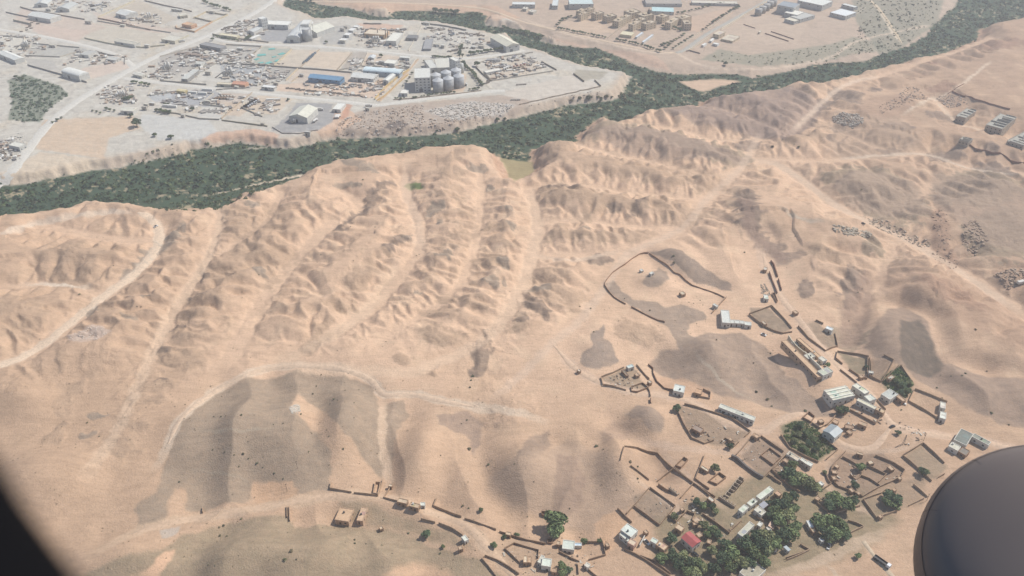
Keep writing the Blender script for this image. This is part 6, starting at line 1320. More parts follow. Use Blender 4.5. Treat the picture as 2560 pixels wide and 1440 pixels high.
house('long low house against the square side of the ring compound', 'D 1385,715 1400,695 1490,715 1480,738', 2.6, top=(204, 184, 158))
W('white L-shaped house along the garden lane, first part', 'D 455,725 500,690 645,778 600,810', 3, top=(206, 190, 168))
W('white house in the garden lane row, middle part', 'D 640,800 668,765 745,830 715,855', 3, top=(216, 214, 200))
W('white roofed cube at the end of the garden lane row', 'D 715,852 748,810 812,852 785,892', 3.6, top=(216, 218, 206))
house('tan hut with open front behind the garden lane row', 'D 405,805 440,780 522,822 482,855', 2.8, top=(190, 162, 136))
house('tan cube at the corner of the lane fork', 'D 20,470 70,450 105,490 60,512', 3, top=(206, 178, 150))
house('taupe flat roofed house in the large bare walled yard', 'C 1335,358 1370,338 1480,370 1452,470', 3.2, wallc=MUDD, top=(160, 142, 128))
house('small pale hut in the diamond shaped yard', 'C 1438,892 1465,880 1562,935 1540,957', 2.6, top=(216, 206, 184))
house('small tan house beside the diamond yard gate', 'C 2120,470 2170,450 2240,475 2200,510', 3, top=(204, 176, 148))
for q, n in (('F 1545,380 1722,245 1790,292 1605,420', 'longest upper'), ('F 1420,470 1512,402 1572,445 1480,510', 'middle'), ('F 1305,562 1392,485 1450,530 1370,600', 'lower')): W('white flat roofed section of the long white row, %s one' % n, q, 4.2, top=(212, 216, 200), windows=5)
W('large white double house with stepped roof beside the cut sand', 'E 1662,822 1752,740 1885,832 1805,938', 4.6, top=(216, 222, 212), windows=4)
W('long low white wing in front of the large double house', 'E 1638,882 1682,860 1792,958 1762,985', 3.6, top=(214, 218, 206))
house('pink tan house joined to the white wing', 'E 1750,992 1800,945 1862,980 1850,1055', 4, wallc=(200, 164, 144), top=(214, 196, 172))
W('small white roofed store by the parked white van', 'E 2050,975 2092,925 2162,970 2130,1012', 3.6, top=(206, 216, 200))
house('long tan flat house beside the dark round tree', 'E 2130,1030 2182,970 2312,1050 2232,1092', 3.4, top=(212, 186, 156))
o, A, B, h = building('red_roofed_house', 'house with a dull red roof among the trees', 'house', 'F 560,930 655,845 822,978 690,1052', 4.6, 'gable', (218, 210, 196), (176, 92, 88), 'plaster', 1, 3, rise=1.2)
house('tan flat house uphill of the red roof', 'E 2380,792 2432,745 2516,795 2470,852', 3.4, top=(206, 184, 156))
house('tan sectioned house in the lower corner compound, pale strip', 'E 368,1170 420,1170 420,1265 360,1262', 3.2, top=(222, 202, 174))
house('tan sectioned house in the lower corner compound, dark strip', 'E 424,1180 480,1185 472,1265 424,1262', 3, top=(204, 174, 144))
W('white roofed house in the lower corner compound', 'E 622,1200 742,1215 732,1325 602,1300', 4, top=(214, 220, 206))
W('narrow tilted white roof beside the lower corner house', 'E 562,1250 602,1160 640,1175 602,1288', 3.2, top=(206, 206, 192))
W('white roofed house directly below the big lone tree', 'E 895,955 1052,980 1040,1092 880,1080', 4, top=(206, 212, 200))
W('light blue awning beside the house below the lone tree', 'E 1045,1000 1145,1000 1145,1045 1045,1040', 2.6, top=(196, 214, 228), doors=0, windows=0)
house('small tan cube beside the house below the lone tree', 'E 805,970 862,980 852,1030 800,1020', 3, top=(204, 180, 152))
house('tiny tan hut on the yard wall by two round bushes', 'E 135,845 205,865 196,905 130,890', 2.8, top=(216, 192, 162))
W('small white topped kiosk at the corner of the wide sand yard', 'E 1175,1300 1210,1260 1262,1290 1222,1330', 3, top=(222, 216, 200))
house('low mud shed beside the bushes at the lower edge', 'E 745,1335 812,1340 806,1395 740,1390', 2.6, top=(186, 160, 134))
house('small tan house with two white sheets above the orchard strip', 'F 890,405 930,375 1002,430 960,455', 3, top=(206, 200, 186))
W('grey white store standing across the orchard strip end', 'F 1300,872 1462,715 1522,760 1370,925', 4.4, top=(196, 194, 176))
W('white patched house in the grove beside the long white row', 'F 1512,562 1582,510 1682,590 1622,632', 3.8, top=(210, 206, 190))
W('blue grey roofed hut beside the patched house', 'F 1590,500 1652,450 1702,490 1642,542', 3.4, 'shed', top=(136, 140, 150))
W('small white hut under the grove edge', 'F 1555,760 1592,715 1646,740 1602,782', 2.8, top=(222, 222, 212))
house('tan tilted hut under the grove', 'F 1705,782 1750,715 1812,745 1770,800', 2.8, 'shed', top=(196, 160, 134))
W('white scrap roofed hut under the grove', 'F 1670,790 1730,790 1752,830 1722,850', 2.4, top=(210, 204, 190))
house('tan hut at the top end of the grove by the white row', 'F 1790,332 1832,300 1892,342 1850,385', 3, top=(206, 172, 144))
W('blue white patched roofs in the lower grove yard', 'F 1780,1052 1832,1020 1855,1060 1802,1092', 2.8, top=(206, 214, 214))
W('narrow grey blue roof in the lower grove yard', 'F 1915,1062 1952,1040 2002,1090 1972,1112', 2.8, 'shed', top=(170, 180, 184))
W('long white roof strip between two tree crowns', 'H 290,700 352,700 395,790 345,802', 3, top=(216, 224, 226))
house('tan end of the long roof strip between two crowns', 'H 342,812 392,800 432,850 392,862', 2.8, top=(196, 180, 152))
W('tiny white roof at the tip of the roof strip', 'H 470,942 502,930 530,970 502,986', 2.4, top=(216, 224, 230))
W('white tent like roof beside the ring lane', 'H 448,200 490,180 540,215 500,235', 2.6, top=(222, 222, 214))
house('dark doored hut beside the garden crown', 'H 1440,292 1472,255 1502,290 1472,312', 2.6, top=(196, 168, 140))
house('round ended tan hut beside the walled round crown', 'H 410,405 440,370 492,400 452,442', 2.6, top=(186, 160, 134))
W('grey concrete roof at the lower edge under the grove', 'F 1262,1395 1522,1262 1722,1370 1502,1480', 2.8, top=(176, 168, 148), windows=0)
W('grey green sheet roofed house, main part by the engine', 'I 660,180 762,88 862,132 800,232', 4.2, 'flat', top=(130, 134, 126))
W('grey green sheet roofed wing of the house by the engine', 'I 838,155 868,128 1035,210 992,226', 3.8, 'flat', top=(150, 152, 140))
W('pale roofed house in front of the grey green sheet roof', 'I 630,240 665,205 746,246 718,290', 3.8, top=(206, 202, 184))
house('dark grey flat shed beside the pale roofed house', 'I 722,292 762,250 832,290 792,332', 3, wallc=MUDD, top=(140, 132, 122))
house('large tan house on the lower track beside the narrow tan one', 'B 500,860 606,885 586,990 466,970', 3.4, top=(206, 174, 142), wallc=(196, 166, 138))
house('narrow long tan house beside the large tan house', 'B 680,865 736,870 692,985 646,975', 3.0, top=(206, 176, 146), wallc=(196, 166, 138))
house('tan double room on the lower track wall, part beside the corner wall', 'B 990,785 1072,805 1062,840 985,820', 3.2, top=(204, 184, 158))
house('tan double room on the lower track wall, part beside the white box', 'B 1090,820 1172,840 1160,880 1085,852', 3.2, top=(202, 178, 150))
W('little white box at the end of the double room', 'B 1172,825 1212,825 1216,855 1176,850', 2.8, top=(222, 226, 214))
house('tiny guard hut at the top of the corner wall', 'B 910,670 942,672 938,696 908,690', 2.6, top=(222, 204, 178))
W('lone white roofed hut beside the lower track', 'B 1515,1112 1552,1100 1576,1130 1550,1156', 3, top=(222, 224, 210))
house('tiny hut on the gravel slope under the narrow tan house', 'B 832,1030 850,1025 862,1042 845,1050', 2, top=(204, 186, 160), windows=0)
for q, l in (('F 535,545 570,525 595,550 560,572', 'small tan room on the street wall above the orchard strip'), ('F 690,690 760,650 830,700 760,745', 'tan room under the street wall uphill of the red roof'), ('F 700,730 760,715 775,755 715,765', 'low tan room touching the orchard trees'), ('C 1810,520 1850,500 1890,525 1850,548', 'tiny grey store beside the pen of the bare yard'),
 ('D 1800,890 1850,870 1900,920 1860,945', 'low tan room inside the square side of the ring wall'), ('D 1290,1190 1330,1170 1370,1215 1330,1235', 'small grey room at the foot of the ring compound'), ('D 1390,1235 1430,1215 1460,1250 1420,1268', 'tiny room beside the leaning tree of the ring compound'), ('E 1960,840 2000,820 2040,855 2000,880', 'small tan room behind the parked van wall'),
 ('F 740,880 800,850 840,900 790,930', 'grey lean-to behind the red roofed house'), ('F 870,1000 920,970 975,960 930,1005', 'long low brown shed in the grove yard'), ('H 1250,640 1290,620 1320,650 1285,668', 'tiny tan room at the lane corner of the garden wall'), ('y 1530,640 1570,620 1600,655 1560,672', 'small dark shed between street wall and yard trees'), ('y 1310,1090 1350,1070 1385,1110 1345,1130', 'small tan room under the tree of the grassy yard'),
 ('D 880,270 930,250 960,290 910,312', 'low mud room beside the roofless mud rooms'), ('w 990,720 1030,700 1060,735 1020,755', 'tiny grey room in the middle of the arrow compound'), ('x 760,740 800,720 830,760 790,775', 'low mud store beside the street above the school'), ('E 1460,1010 1490,995 1510,1040 1480,1050', 'tiny mud store on the wall of the cut sand'), ('B 1490,1195 1525,1185 1535,1215 1500,1222', 'small roofed stone store by the white stones')):
    house(l, q, 2.6, top=(196, 172, 146), windows=0)
# roofless rooms
def pen(label, pts, h=2.4, rgb=MUDD, cross=0, group=None):
    q = Q(pts); o = wall(label, q, h, .35, rgb, 'mud', name='roofless_room', closed=True); o['category'] = 'ruin'
    return o
pen('roofless narrow room by the lower track gate', 'B 800,668 842,672 822,772 782,765', rgb=(196, 164, 134)); pen('roofless two part room beside the long lane wall', 'C 1110,890 1222,780 1275,812 1180,922', 1.8); pen('roofless room built on the diamond yard side', 'C 1555,1092 1692,985 1782,1050 1662,1142', 1.8)
pen('roofless room in the tan walled school side yard', 'C 2245,755 2365,655 2520,770 2410,880', 1.6); pen('dark roofless pen touching the crown of the big lone tree', 'E 605,595 692,602 692,662 612,642', 1.8); pen('roofless hut beside the small tan cube', 'E 685,962 752,966 742,1020 686,1012', 1.8)
pen('roofless mud rooms by the gravel edge over the green garden', 'D 672,250 752,182 832,240 782,312', 2); pen('small pen with posts beside the red walled lane', 'x 475,512 512,508 552,615 540,628', 1.6); pen('square pen at the foot of the arrow shaped compound', 'w 945,905 1092,852 1182,910 1032,972 952,960', 1.6)
def ruin(label, quad, h, n):
    o, A, B, h = building('unfinished_house', label, 'building', quad, .25, 'none', (150, 130, 112), (150, 130, 112), 'mud', 0, 0); m = mat((176, 160, 140), 'mud')
    MB().box(-A, A, -B, -B + .35, -1, h).part('wall_front', m, o); MB().box(-A, A, B - .35, B, -1, h + 2).part('wall_back', m, o); k = h + 2
    for i in range(n + 1): x = -A + (2 * A - .35) * i / n; MB().box(x, x + .35, -B + .35, B - .35, -1, k - .02).part('cross_wall', m, o)
    return o
ruin('long unfinished house of open rooms beside the long white row', 'F 1060,395 1352,150 1412,182 1180,375', .2, 6); ruin('unfinished open rooms at the elbow of the lane', 'F 1050,410 1090,385 1275,505 1250,540', .2, 4); ruin('small unfinished white walled house by the long lane', 'C 1020,1190 1050,1175 1165,1262 1135,1295', .2, 3)
# yard walls
YW = ['C 1230,65 1500,140 1850,245 2110,430 1880,640', 'C 1130,135 1220,330 1330,520 1500,590 1620,550', 'C 1725,572 1768,520 1900,600', 'C 430,630 600,650 870,720 1030,890 1330,1110', 'C 430,630 380,810 640,980 880,1140 1010,1225', 'C 1070,940 960,1020 870,1090', 'C 1500,745 1440,900 1375,1060 1560,1200', 'C 1090,915 1330,1105 1570,1290',
 'C 1180,1315 1350,1120', 'C 1920,740 2020,630 2150,470', 'C 2250,490 2400,600 2550,700', 'C 2270,1050 2400,920 2560,770', 'C 2400,940 2480,1010 2560,1075', 'C 2350,1000 2440,1080 2520,1125',
 'D 380,480 500,650 700,760 880,840 990,800 1140,670 1010,580', 'D 265,945 350,850 450,740', 'D 265,950 380,1060 500,1160 640,1240', 'D 1240,700 1110,830 1060,900 1040,1000 1060,1080 1140,1160', 'D 1200,770 1300,820 1390,870 1480,940', 'D 1480,960 1440,1030 1380,1080 1300,1010', 'D 1450,1020 1560,1060 1700,1150', 'D 1140,1160 1250,1200 1470,1300 1700,1165 1960,1050',
 'D 1640,750 1880,850 2030,950 1980,1030', 'D 1790,1000 1680,1110', 'D 1560,900 1780,1000', 'D 2005,750 2140,670 2270,585', 'D 2275,590 2420,720 2560,850', 'D 2005,755 2200,920 2390,1090 2560,1000', 'D 970,960 1010,1080 1050,1130 960,1190', 'D 1000,340 1080,260 1160,140', 'D 1300,140 1500,250 1640,330 1740,200', 'D 790,320 900,390 1000,330',
 'E 2040,275 1900,440 1740,620', 'E 2050,275 2230,400 2390,520 2280,650 2180,770', 'E 1840,520 2000,640 2180,775', 'E 1620,550 1720,660 1810,735', 'E 2300,640 2400,735 2480,640 2560,580', 'E 115,1085 240,1015 440,1070 570,1110 560,1210', 'E 115,1085 220,1180 320,1275', 'E 45,860 230,920 420,970 660,1025', 'E 840,1130 1010,1220 1110,1255', 'E 1230,1235 1460,1170 1420,1000 1385,940',
 'E 1090,1290 1100,1420', 'E 1160,1300 1280,1410 1360,1470', 'E 1710,1090 1860,1160 2000,1240 2200,1380 2330,1470', 'E 0,1230 150,1320 310,1420', 'E 1150,1000 1360,1000', 'F 440,10 700,210 1000,400', 'F 1040,410 1160,470 1260,540', 'F 830,620 1000,740 1190,880', 'F 1190,860 1280,780 1350,710', 'F 550,660 620,590 730,630 690,700', 'F 1500,580 1560,670 1640,720',
 'F 1940,1215 2080,1170 2250,1100 2130,1030', 'F 1700,100 1780,150 1880,215', 'F 0,1180 200,1260 400,1420', 'H 1050,430 1140,560 1230,680', 'H 1230,680 1550,560 1860,420', 'H 1060,425 1290,345 1360,290', 'H 1720,235 1820,320 1910,395', 'H 850,712 960,750 1050,790', 'H 1050,795 930,850 800,915', 'H 690,610 850,560 1010,515', 'H 30,1240 180,1180 330,1105', 'H 420,440 450,490 580,590',
 'y 1240,320 1380,345 1530,362 1660,395', 'y 1645,400 1640,650', 'y 1240,320 1220,420 1400,560 1530,650 1640,685', 'y 1675,400 1668,650 1750,690 1830,725', 'y 1830,725 1920,580 1995,440 1860,370', 'y 1850,720 1960,610 2060,510', 'y 2085,510 2150,610 2250,740', 'y 1690,440 1690,640', 'z 1020,985 1060,900 1100,822', 'z 1105,822 1300,900 1530,1000', 'z 1020,990 1200,1090 1400,1215 1490,1240',
 'x 170,785 330,725 470,675', 'x 475,678 560,770 650,860 740,970', 'x 170,790 280,880 400,960 520,1015 620,1040 745,1020', 'x 825,945 960,1100 1190,1275 1355,1215', 'x 1355,1215 1335,1130 1315,1040', 'x 1060,865 1160,915', 'y 1280,565 1400,660 1500,740', 'y 1770,970 1830,1040 1885,1100', 'y 1190,1000 1260,1100 1180,1220 1090,1310',
 'w 545,775 700,715 850,640', 'w 1020,605 1090,690 1190,800', 'w 545,775 570,870', 'w 575,875 700,895 880,945', 'w 1100,850 1170,910 1195,960 1205,1025', 'w 1902,935 2005,985 1995,1055 1860,1030', 'w 1800,1010 1860,1030',
 'B 430,665 420,715 600,745', 'B 620,750 820,775 860,640', 'B 935,690 870,790 985,820', 'B 1312,790 1285,860 1400,905 1520,950', 'B 1545,965 1680,1010 1810,1060', 'B 1180,970 1300,1000', 'B 1330,1005 1440,1050 1530,1105', 'B 1540,1160 1515,1245', 'B 1690,1300 1720,1275 1850,1325 2000,1430', 'B 1690,1300 1750,1370 1820,1460', 'B 60,862 62,955', 'B 80,862 84,985', 'A 1700,870 1700,915']
WL = {'C': ('brown mud wall of the walled yards below the long grey building', 'walls below the long grey building'), 'D': ('brown mud wall among the garden lanes and ring compound', 'walls of the garden lanes'), 'E': ('brown mud wall of the yards around the big lone tree and double house', 'walls around the lone tree yards'),
 'F': ('brown mud wall of the lanes around the grove', 'walls around the grove'), 'H': ('pale mud wall of the yards between the grove and the engine', 'walls between grove and engine'), 'y': ('brown mud wall of the yards along the school street', 'walls along the school street'), 'z': ('dark wall of the bare yard with the pair of white huts', 'walls of the white hut yard'),
 'x': ('grey mud wall of the bare compounds above the school', 'walls above the school'), 'w': ('mud wall of the arrow shaped compound and its neighbour', 'walls of the arrow compound'), 'B': ('tan mud wall beside the lower dirt track', 'walls beside the lower track'), 'A': ('short wall end on the gravel by the lower track', None)}
for p in YW:
    lab, grp = WL[p[0]]; wall(lab, p, 1.7, .3, (164, 138, 114) if p[0] in 'CDEFxy' else (178, 152, 126), 'mud', grp)
wall('long curving brown wall round the dug sand and gravel oval, longer arm', 't 1180,180 1130,180 1060,195 960,255 870,330 780,385 700,440 640,510 600,570 595,610 640,680 720,770 800,820 950,900 1100,980 1200,1030 1300,1075 1380,1095 1395,1105', 1.3, .3, (158, 126, 102), 'mud')
wall('long curving brown wall below the dark gravel strip, shorter arm', 't 1190,182 1250,225 1330,280 1440,350 1520,440 1600,470 1680,550 1760,610 1880,650 2000,690 2100,730 2190,775', 1.2, .3, (158, 126, 102), 'mud')
wall('straight wall ending beside the white roofed hut on the sand', 't 2212,778 2150,840 2090,910 2025,980', 1.7, .4, (160, 134, 112), 'mud')
wall('curving brown wall from the gravel hill to the square white house', 'w 1175,605 1240,660 1240,720 1290,830 1390,920 1500,950', 1.6, .4, (136, 106, 86), 'mud'); wall('short dark wall piece standing on the village road', 'w 1203,1062 1206,1116', 1.8, .5, (110, 80, 66), 'mud')
wall('dark red wall on the stone heap side of the lane', 'x 442,230 480,340 545,505', 1.9, .6, (122, 90, 76), 'mud'); wall('dark red wall across the lane, piece towards the hills', 'x 462,78 500,130 552,285', 1.9, .7, (116, 82, 68), 'mud'); wall('dark red wall across the lane, piece towards the village', 'x 562,322 602,465', 1.9, .6, (120, 86, 72), 'mud')
wall('thick grey wall end of the walled yard with timber rows', 'C 1855,765 1930,800 2060,910 2180,1000 2275,1052', 2.4, 1.2, (120, 112, 106), 'mud'); wall('white parapet strip along the long school bar', 'y 580,152 790,378', 4.2, .5, (214, 206, 184), 'plaster'); wall('white gutter wall along the lower school court', 'y 792,372 900,480 1050,640', 4.3, .5, (226, 220, 200), 'plaster')
wall('white fence wall with painted top by the parked van', 'E 1978,930 1910,1055', 2.2, .4, (214, 208, 196), 'plaster')
# vehicles
vehicle('dark_truck', 2204, 1408, -50, 'dark bedded lorry with a white cab on the pale village lane', 'truck'); vehicle('white_car', 390, 567, 60, 'lone car on the pale dirt road near the river scrub', 'car'); vehicle('dark_car', 2157, 560, -15, 'dark car on the sandy track by the grey rocks', 'car')
vehicle('white_car', 1617, 1357, -55, 'white van parked behind the fence wall of the double house', 'van'); vehicle('white_car', 2071, 1368, 60, 'pale car at the lane end under the grove', 'car'); vehicle('white_car', 1909, 838, -40, 'pale car on the lane below the triangular bare compound', 'car'); vehicle('dark_car', 2230, 1068, 25, 'dark car standing on the open village square', 'car'); vehicle('white_car', 2257, 1010, -30, 'pale car parked by the tan wing of the garden house', 'car'); vehicle('box_truck', 2552, 710, 20, 'white lorry at the far end of the sandy road', 'truck'); vehicle('dark_car', 1738, 1387, -45, 'grey car parked in the shade under the grove', 'car')
# trees
BIG = [('E 790,690', 62, 'big lone green tree below the dark gravel slope', 0), ('E 800,820', 50, 'lower half twin of the big lone tree', 4)]
for q, w, l, k in BIG: u, v = Q(q)[0]; tree(u, v, w, l, None, k)
def grove(pts, label, group, win='F'):
    for p in pts.split(): a, b, w = (float(q) for q in p.split(',')); x0, y0, s = WIN[win]; tree(x0 + a / s, y0 + b / s, w * .76, label, group, random.randint(0, 4))
grove("1130,1010,46 1250,1130,54 1100,1200,50 960,1090,40 1400,1000,56 1500,1120,58 1600,1000,58 1700,900,56 1560,900,46 1350,1250,50 1200,1320,50 1000,1330,46 1700,1080,54 1650,1230,46 1480,1240,44 1800,980,50 1900,900,56 2000,880,54 2080,780,46", 'dark green tree in the large grove of the village', 'grove trees')
grove("1800,560,50 1900,480,54 1980,620,56 1850,690,54 1760,640,40 2040,540,44 1960,400,44 2040,380,40 1750,470,36", 'tree of the grove part beside the long white row', 'white row grove trees')
grove("300,1180,44 440,1160,46 580,1180,46 500,1280,44 660,1270,42 780,1250,46 860,1330,44 640,1370,44 760,1400,44", 'tree in the row under the red roofed house', 'red roof trees')
grove("860,760,36 960,830,36 1040,880,34 900,880,30 470,640,24 420,930,40", 'tree between the orchard strip and the red roof', 'orchard trees')
grove("760,450,32 840,500,30 960,520,30 1010,570,26", 'tree at the head of the orchard strip', 'orchard head trees')
grove("520,960,50 640,1040,52 760,1110,54 560,1080,44 860,1160,44 540,860,34 420,990,34", 'tree in the garden grove inside the lane fork', 'lane fork trees', 'D')
grove("1080,1300,54 1180,1340,56 1280,1400,54 1040,1390,46 1360,1330,40", 'tree in the round walled crown beside the ring lane', 'walled crown trees', 'D')
grove("470,720,54 600,700,56 720,740,54 560,850,56 680,860,56 800,820,50 820,880,44 620,930,44", 'green tree in the walled triangle beside the long roof strip', 'triangle trees', 'H')
grove("1400,360,44 1480,420,48 1380,450,40 1500,480,36", 'tree in the walled garden beside the fork lane', 'garden crown trees', 'H')
grove("650,330,30 730,440,32 830,520,30 620,450,28 760,580,28 700,640,26 860,640,24 560,540,26", 'low fruit tree in the green garden between lanes', 'garden fruit trees', 'D')
grove("2040,700,28 2120,760,32 2180,830,30 2100,860,28 2210,720,24", 'tree in the triangular green garden', 'triangle garden trees', 'y')
for q, w, l in (('C 1130,105', 22, 'dark round tree at the corner of the large bare yard'), ('C 1640,900', 26, 'round tree shading the diamond shaped yard'), ('C 1840,610', 18, 'tree by the pen of the large bare yard'), ('D 1450,890', 26, 'dark tree inside the ring compound'), ('D 1380,1130', 26, 'leaning tree at the foot of the ring compound'), ('D 970,955', 14, 'small palm at the ring lane'),
    ('D 2290,950', 26, 'tree along the wall of the bare yard near the engine'), ('E 1170,970', 18, 'dark bush tree beside the light blue awning'), ('E 110,920', 14, 'round bush at the tiny yard hut, one outside the wall'), ('E 270,890', 16, 'round bush at the tiny yard hut, one on the wall'), ('E 880,1300', 26, 'tree in the lower edge yard, one beside the low mud shed'), ('E 960,1350', 24, 'tree in the lower edge yard, one in the middle'), ('E 890,1400', 24, 'lowest tree in the lower edge yard'),
    ('E 1380,970', 14, 'bush tree on the wall corner by the cut sand'), ('E 2380,640', 22, 'grey round tree in the yard above the tan flat house'), ('H 1900,40', 18, 'tree by the wall close to the engine'), ('H 990,1170', 18, 'single bush on the bare ground under the pale lane'), ('y 1120,490', 16, 'tree behind the white room of the school'), ('y 1290,1090', 26, 'tree at the upper corner of the grassy yard'), ('y 1640,510', 12, 'tree on the narrow yard wall'), ('D 1240,130', 24, 'tree above the tan house of the mud pens'),
    ('D 1950,430', 16, 'flat bush on the open village square'), ('B 1680,885', 14, 'lone small tree beside the lower track slope'), ('B 1222,1085', 24, 'flat dark bush tree by the lower track'), ('B 1365,1190', 12, 'small dark bush by the white stones of the lower track'), ('B 1790,1180', 20, 'bush tree where the lower track forks')):
    u, v = Q(q)[0]; tree(u, v, w, l, None, random.randint(0, 4))
# shrubs dotted on the gravel hills
SH = {'A': ('shrub dotted on the big gravel hill inside the bend of the track', 'gravel hill shrubs', "2020,90,9 1790,105,6 1850,105,6 1890,100,5 2515,85,6 1880,400,6 2035,415,10 2150,495,9 2000,520,7 2295,578,8 2370,625,6 1500,650,8 1780,380,5 1960,425,6 2080,455,6 2200,530,5 1930,340,5 1870,1015,10 1835,1030,9 1840,1100,10 2020,960,8 1900,1105,8 2290,170,5 2370,160,5 730,155,7 830,270,6 2440,1220,9 2380,1310,8 2480,1300,6 1745,1345,5 1800,1350,5 1650,800,4"),
 's': ('shrub dotted on the gravel between the sandy spurs', 'sandy spur shrubs', "450,930,9 275,885,7 305,820,6 345,725,6 480,940,5 420,970,5 540,955,4 620,960,5 620,1085,5 530,1345,8 175,1055,8 1585,1345,14 1565,1105,7 1520,1135,5 1740,1480,8 240,1370,6 265,1215,5 410,1240,5 660,850,5 545,855,5 1615,735,12 1590,830,9 1600,770,8 25,1135,5"),
 'B': ('shrub dotted near the lower dirt track', 'lower track shrubs', "1745,505,9 1530,852,9 1580,870,7 2125,650,6 1965,500,5 1075,1080,8 865,970,5 1340,1250,8 1620,970,6 2425,875,6 720,1170,5 625,1135,9 625,1165,9 90,1230,14 40,1300,14 135,1300,6 1345,430,5 850,1180,5"),
 'y': ('shrub on the gravel slope above the village yards', 'gravel slope shrubs', "165,850,11 315,950,12 370,1040,8 130,465,6 355,335,6 820,1100,12 1385,1060,9 2100,1090,7 700,490,7 660,430,7"),
 'C': ('shrub on the pale slope below the village road', 'pale slope shrubs', "60,610,13 150,655,6 610,1045,8 510,820,12 610,885,8 1110,100,10 330,1200,4 860,1390,5"),
 't': ('shrub on the dark gravel strip of the sandy hill', 'gravel strip shrubs', "1515,208,9 1520,300,11 1200,935,7 2085,1330,7 860,780,5 450,1222,6 265,885,6 410,910,6 1870,805,4 1905,865,4 1720,830,4 1780,845,4"),
 'z': ('shrub on the open slope behind the white hut yard', 'open slope shrubs', "1780,605,9 1740,630,7 1400,795,8 1465,940,12 440,512,9 1590,640,5 1450,630,4 2065,575,6 2360,1290,8 2130,1130,12"),
 'q': ('shrub on the taupe hills above the village', 'taupe hill shrubs', "1185,180,6 205,705,7 630,570,5 2140,1350,9 1190,1010,5 1155,1040,6 1080,1280,5"),
 'n': ('tiny shrub on the sand hills by the car track', 'sand valley shrubs', "795,1260,8 1135,975,5 1370,1385,5 1410,1385,5 2420,1240,4 2340,1060,4"),
 'o': ('dark shrub on the upper sand hills', 'upper sand shrubs', "1230,275,7 1215,320,5 840,605,4 1135,1085,5 1350,750,4 810,1025,4 190,1225,5 1765,1035,5 1105,745,4"),
 'l': ('shrub on the far taupe ridges', 'far ridge shrubs', "860,375,4 835,790,4 990,855,5 700,885,12 1050,890,9"),
 'k': ('round shrub at the foot of the stony bank', 'stony bank shrubs', "385,500,18 510,495,11 260,515,11 150,545,10 620,485,13 690,490,8 1070,430,9 940,450,14 860,475,9 870,520,9 790,475,8")}
for w, (lab, grp, txt) in SH.items():
    x0, y0, s = WIN[w]
    for i, p in enumerate(txt.split()): a, b, d = (float(q) for q in p.split(',')); shrub(x0 + a / s, y0 + b / s, d * (1.0 if w != 'k' else 1.4), lab, grp, i)
for p in ('A 2405,730', 'A 2490,540', 'D 2285,545', 'H 1900,440', 'e 850,690', 'i 2620,0'): u, v = Q(p)[0]; goods('post', u, v, 30, 'thin wooden utility pole standing alone on open ground', 'pole', 'utility poles')
# ================================================================== COUNTLESS SMALL GOODS OF THE YARDS
def clutter(label, polys, n, seed, cols, s0=.4, s1=2.3, tall=2.0):
    r = np.random.default_rng(seed); X, Y = [], []
    for p in polys:
        x, y = scatter(gpoly(P(p)), n, seed); k = noise2(x / 14, y / 14, 140 + seed) > -0.05; X.append(x[k]); Y.append(y[k]); seed += 1
    x, y = np.concatenate(X), np.concatenate(Y); m = len(x); z = np.array([hz(a, b) for a, b in zip(x, y)])
    s = s0 + (s1 - s0) * r.random(m) ** 2; dim = np.stack([s * r.uniform(.6, 2.6, m), s * r.uniform(.5, 1.1, m), np.minimum(s * r.uniform(.5, 1.5, m), tall)], 1)
    V = np.array(boxv(-1, 1, -1, 1, -.4, 1))[None] * dim[:, None, :]
    a = R(18) + (r.integers(0, 2, m) * math.pi / 2) + r.normal(scale=.25, size=m); ca, sa = np.cos(a), np.sin(a)
    W = np.stack([V[..., 0] * ca[:, None] - V[..., 1] * sa[:, None] + x[:, None], V[..., 0] * sa[:, None] + V[..., 1] * ca[:, None] + y[:, None], V[..., 2] + z[:, None]], -1).reshape(-1, 3)
    F = (np.array(BOXF)[None] + 8 * np.arange(m)[:, None, None]).reshape(-1, 4)
    me = mesh('yard_clutter', W.tolist(), F.tolist())
    for c in cols: me.materials.append(mat(c, 'rock'))
    me.polygons.foreach_set('material_index', np.repeat(r.integers(0, len(cols), m), 6).astype(np.int32))
    o = obj('yard_clutter', me); o['kind'] = 'stuff'; o['label'] = label
MIX = ((160, 154, 148), (180, 174, 166), (210, 206, 196), (226, 224, 216), (134, 130, 126), (196, 184, 168), (176, 156, 138), (216, 212, 202))
clutter('crates, blocks and scrap lying all over the concrete and scrap yards', ["350,180 430,140 520,110 560,120 540,160 480,200 380,198", "530,125 640,125 620,165 540,160", "560,165 690,170 720,190 690,215 620,215 560,200", "600,50 660,50 690,72 640,95 560,82"], 900, 200, MIX)
clutter('stone slabs and blocks lying in the yards towards the river bend', ["890,70 1010,72 1000,120 890,118", "1060,62 1210,85 1230,110 1120,130 1060,100", "1200,150 1330,140 1370,165 1310,190 1220,200", "760,208 990,200 945,246 760,236"], 620, 230, MIX)
clutter('blocks, pipes and machines lying in the lower lots beside the road', ["260,215 330,215 340,260 250,260", "370,225 560,228 620,245 590,285 420,280", "620,245 720,250 690,280 630,290", "870,150 1030,155 1010,190 880,175"], 620, 260, MIX)
clutter('machines and stones lying in the plots beyond the wide road', ["0,85 120,95 110,150 0,140", "280,25 400,35 420,70 300,62", "120,0 290,5 270,30 130,30", "0,345 60,335 50,400 0,400", "190,125 330,140 300,160 160,165"], 420, 290, MIX)
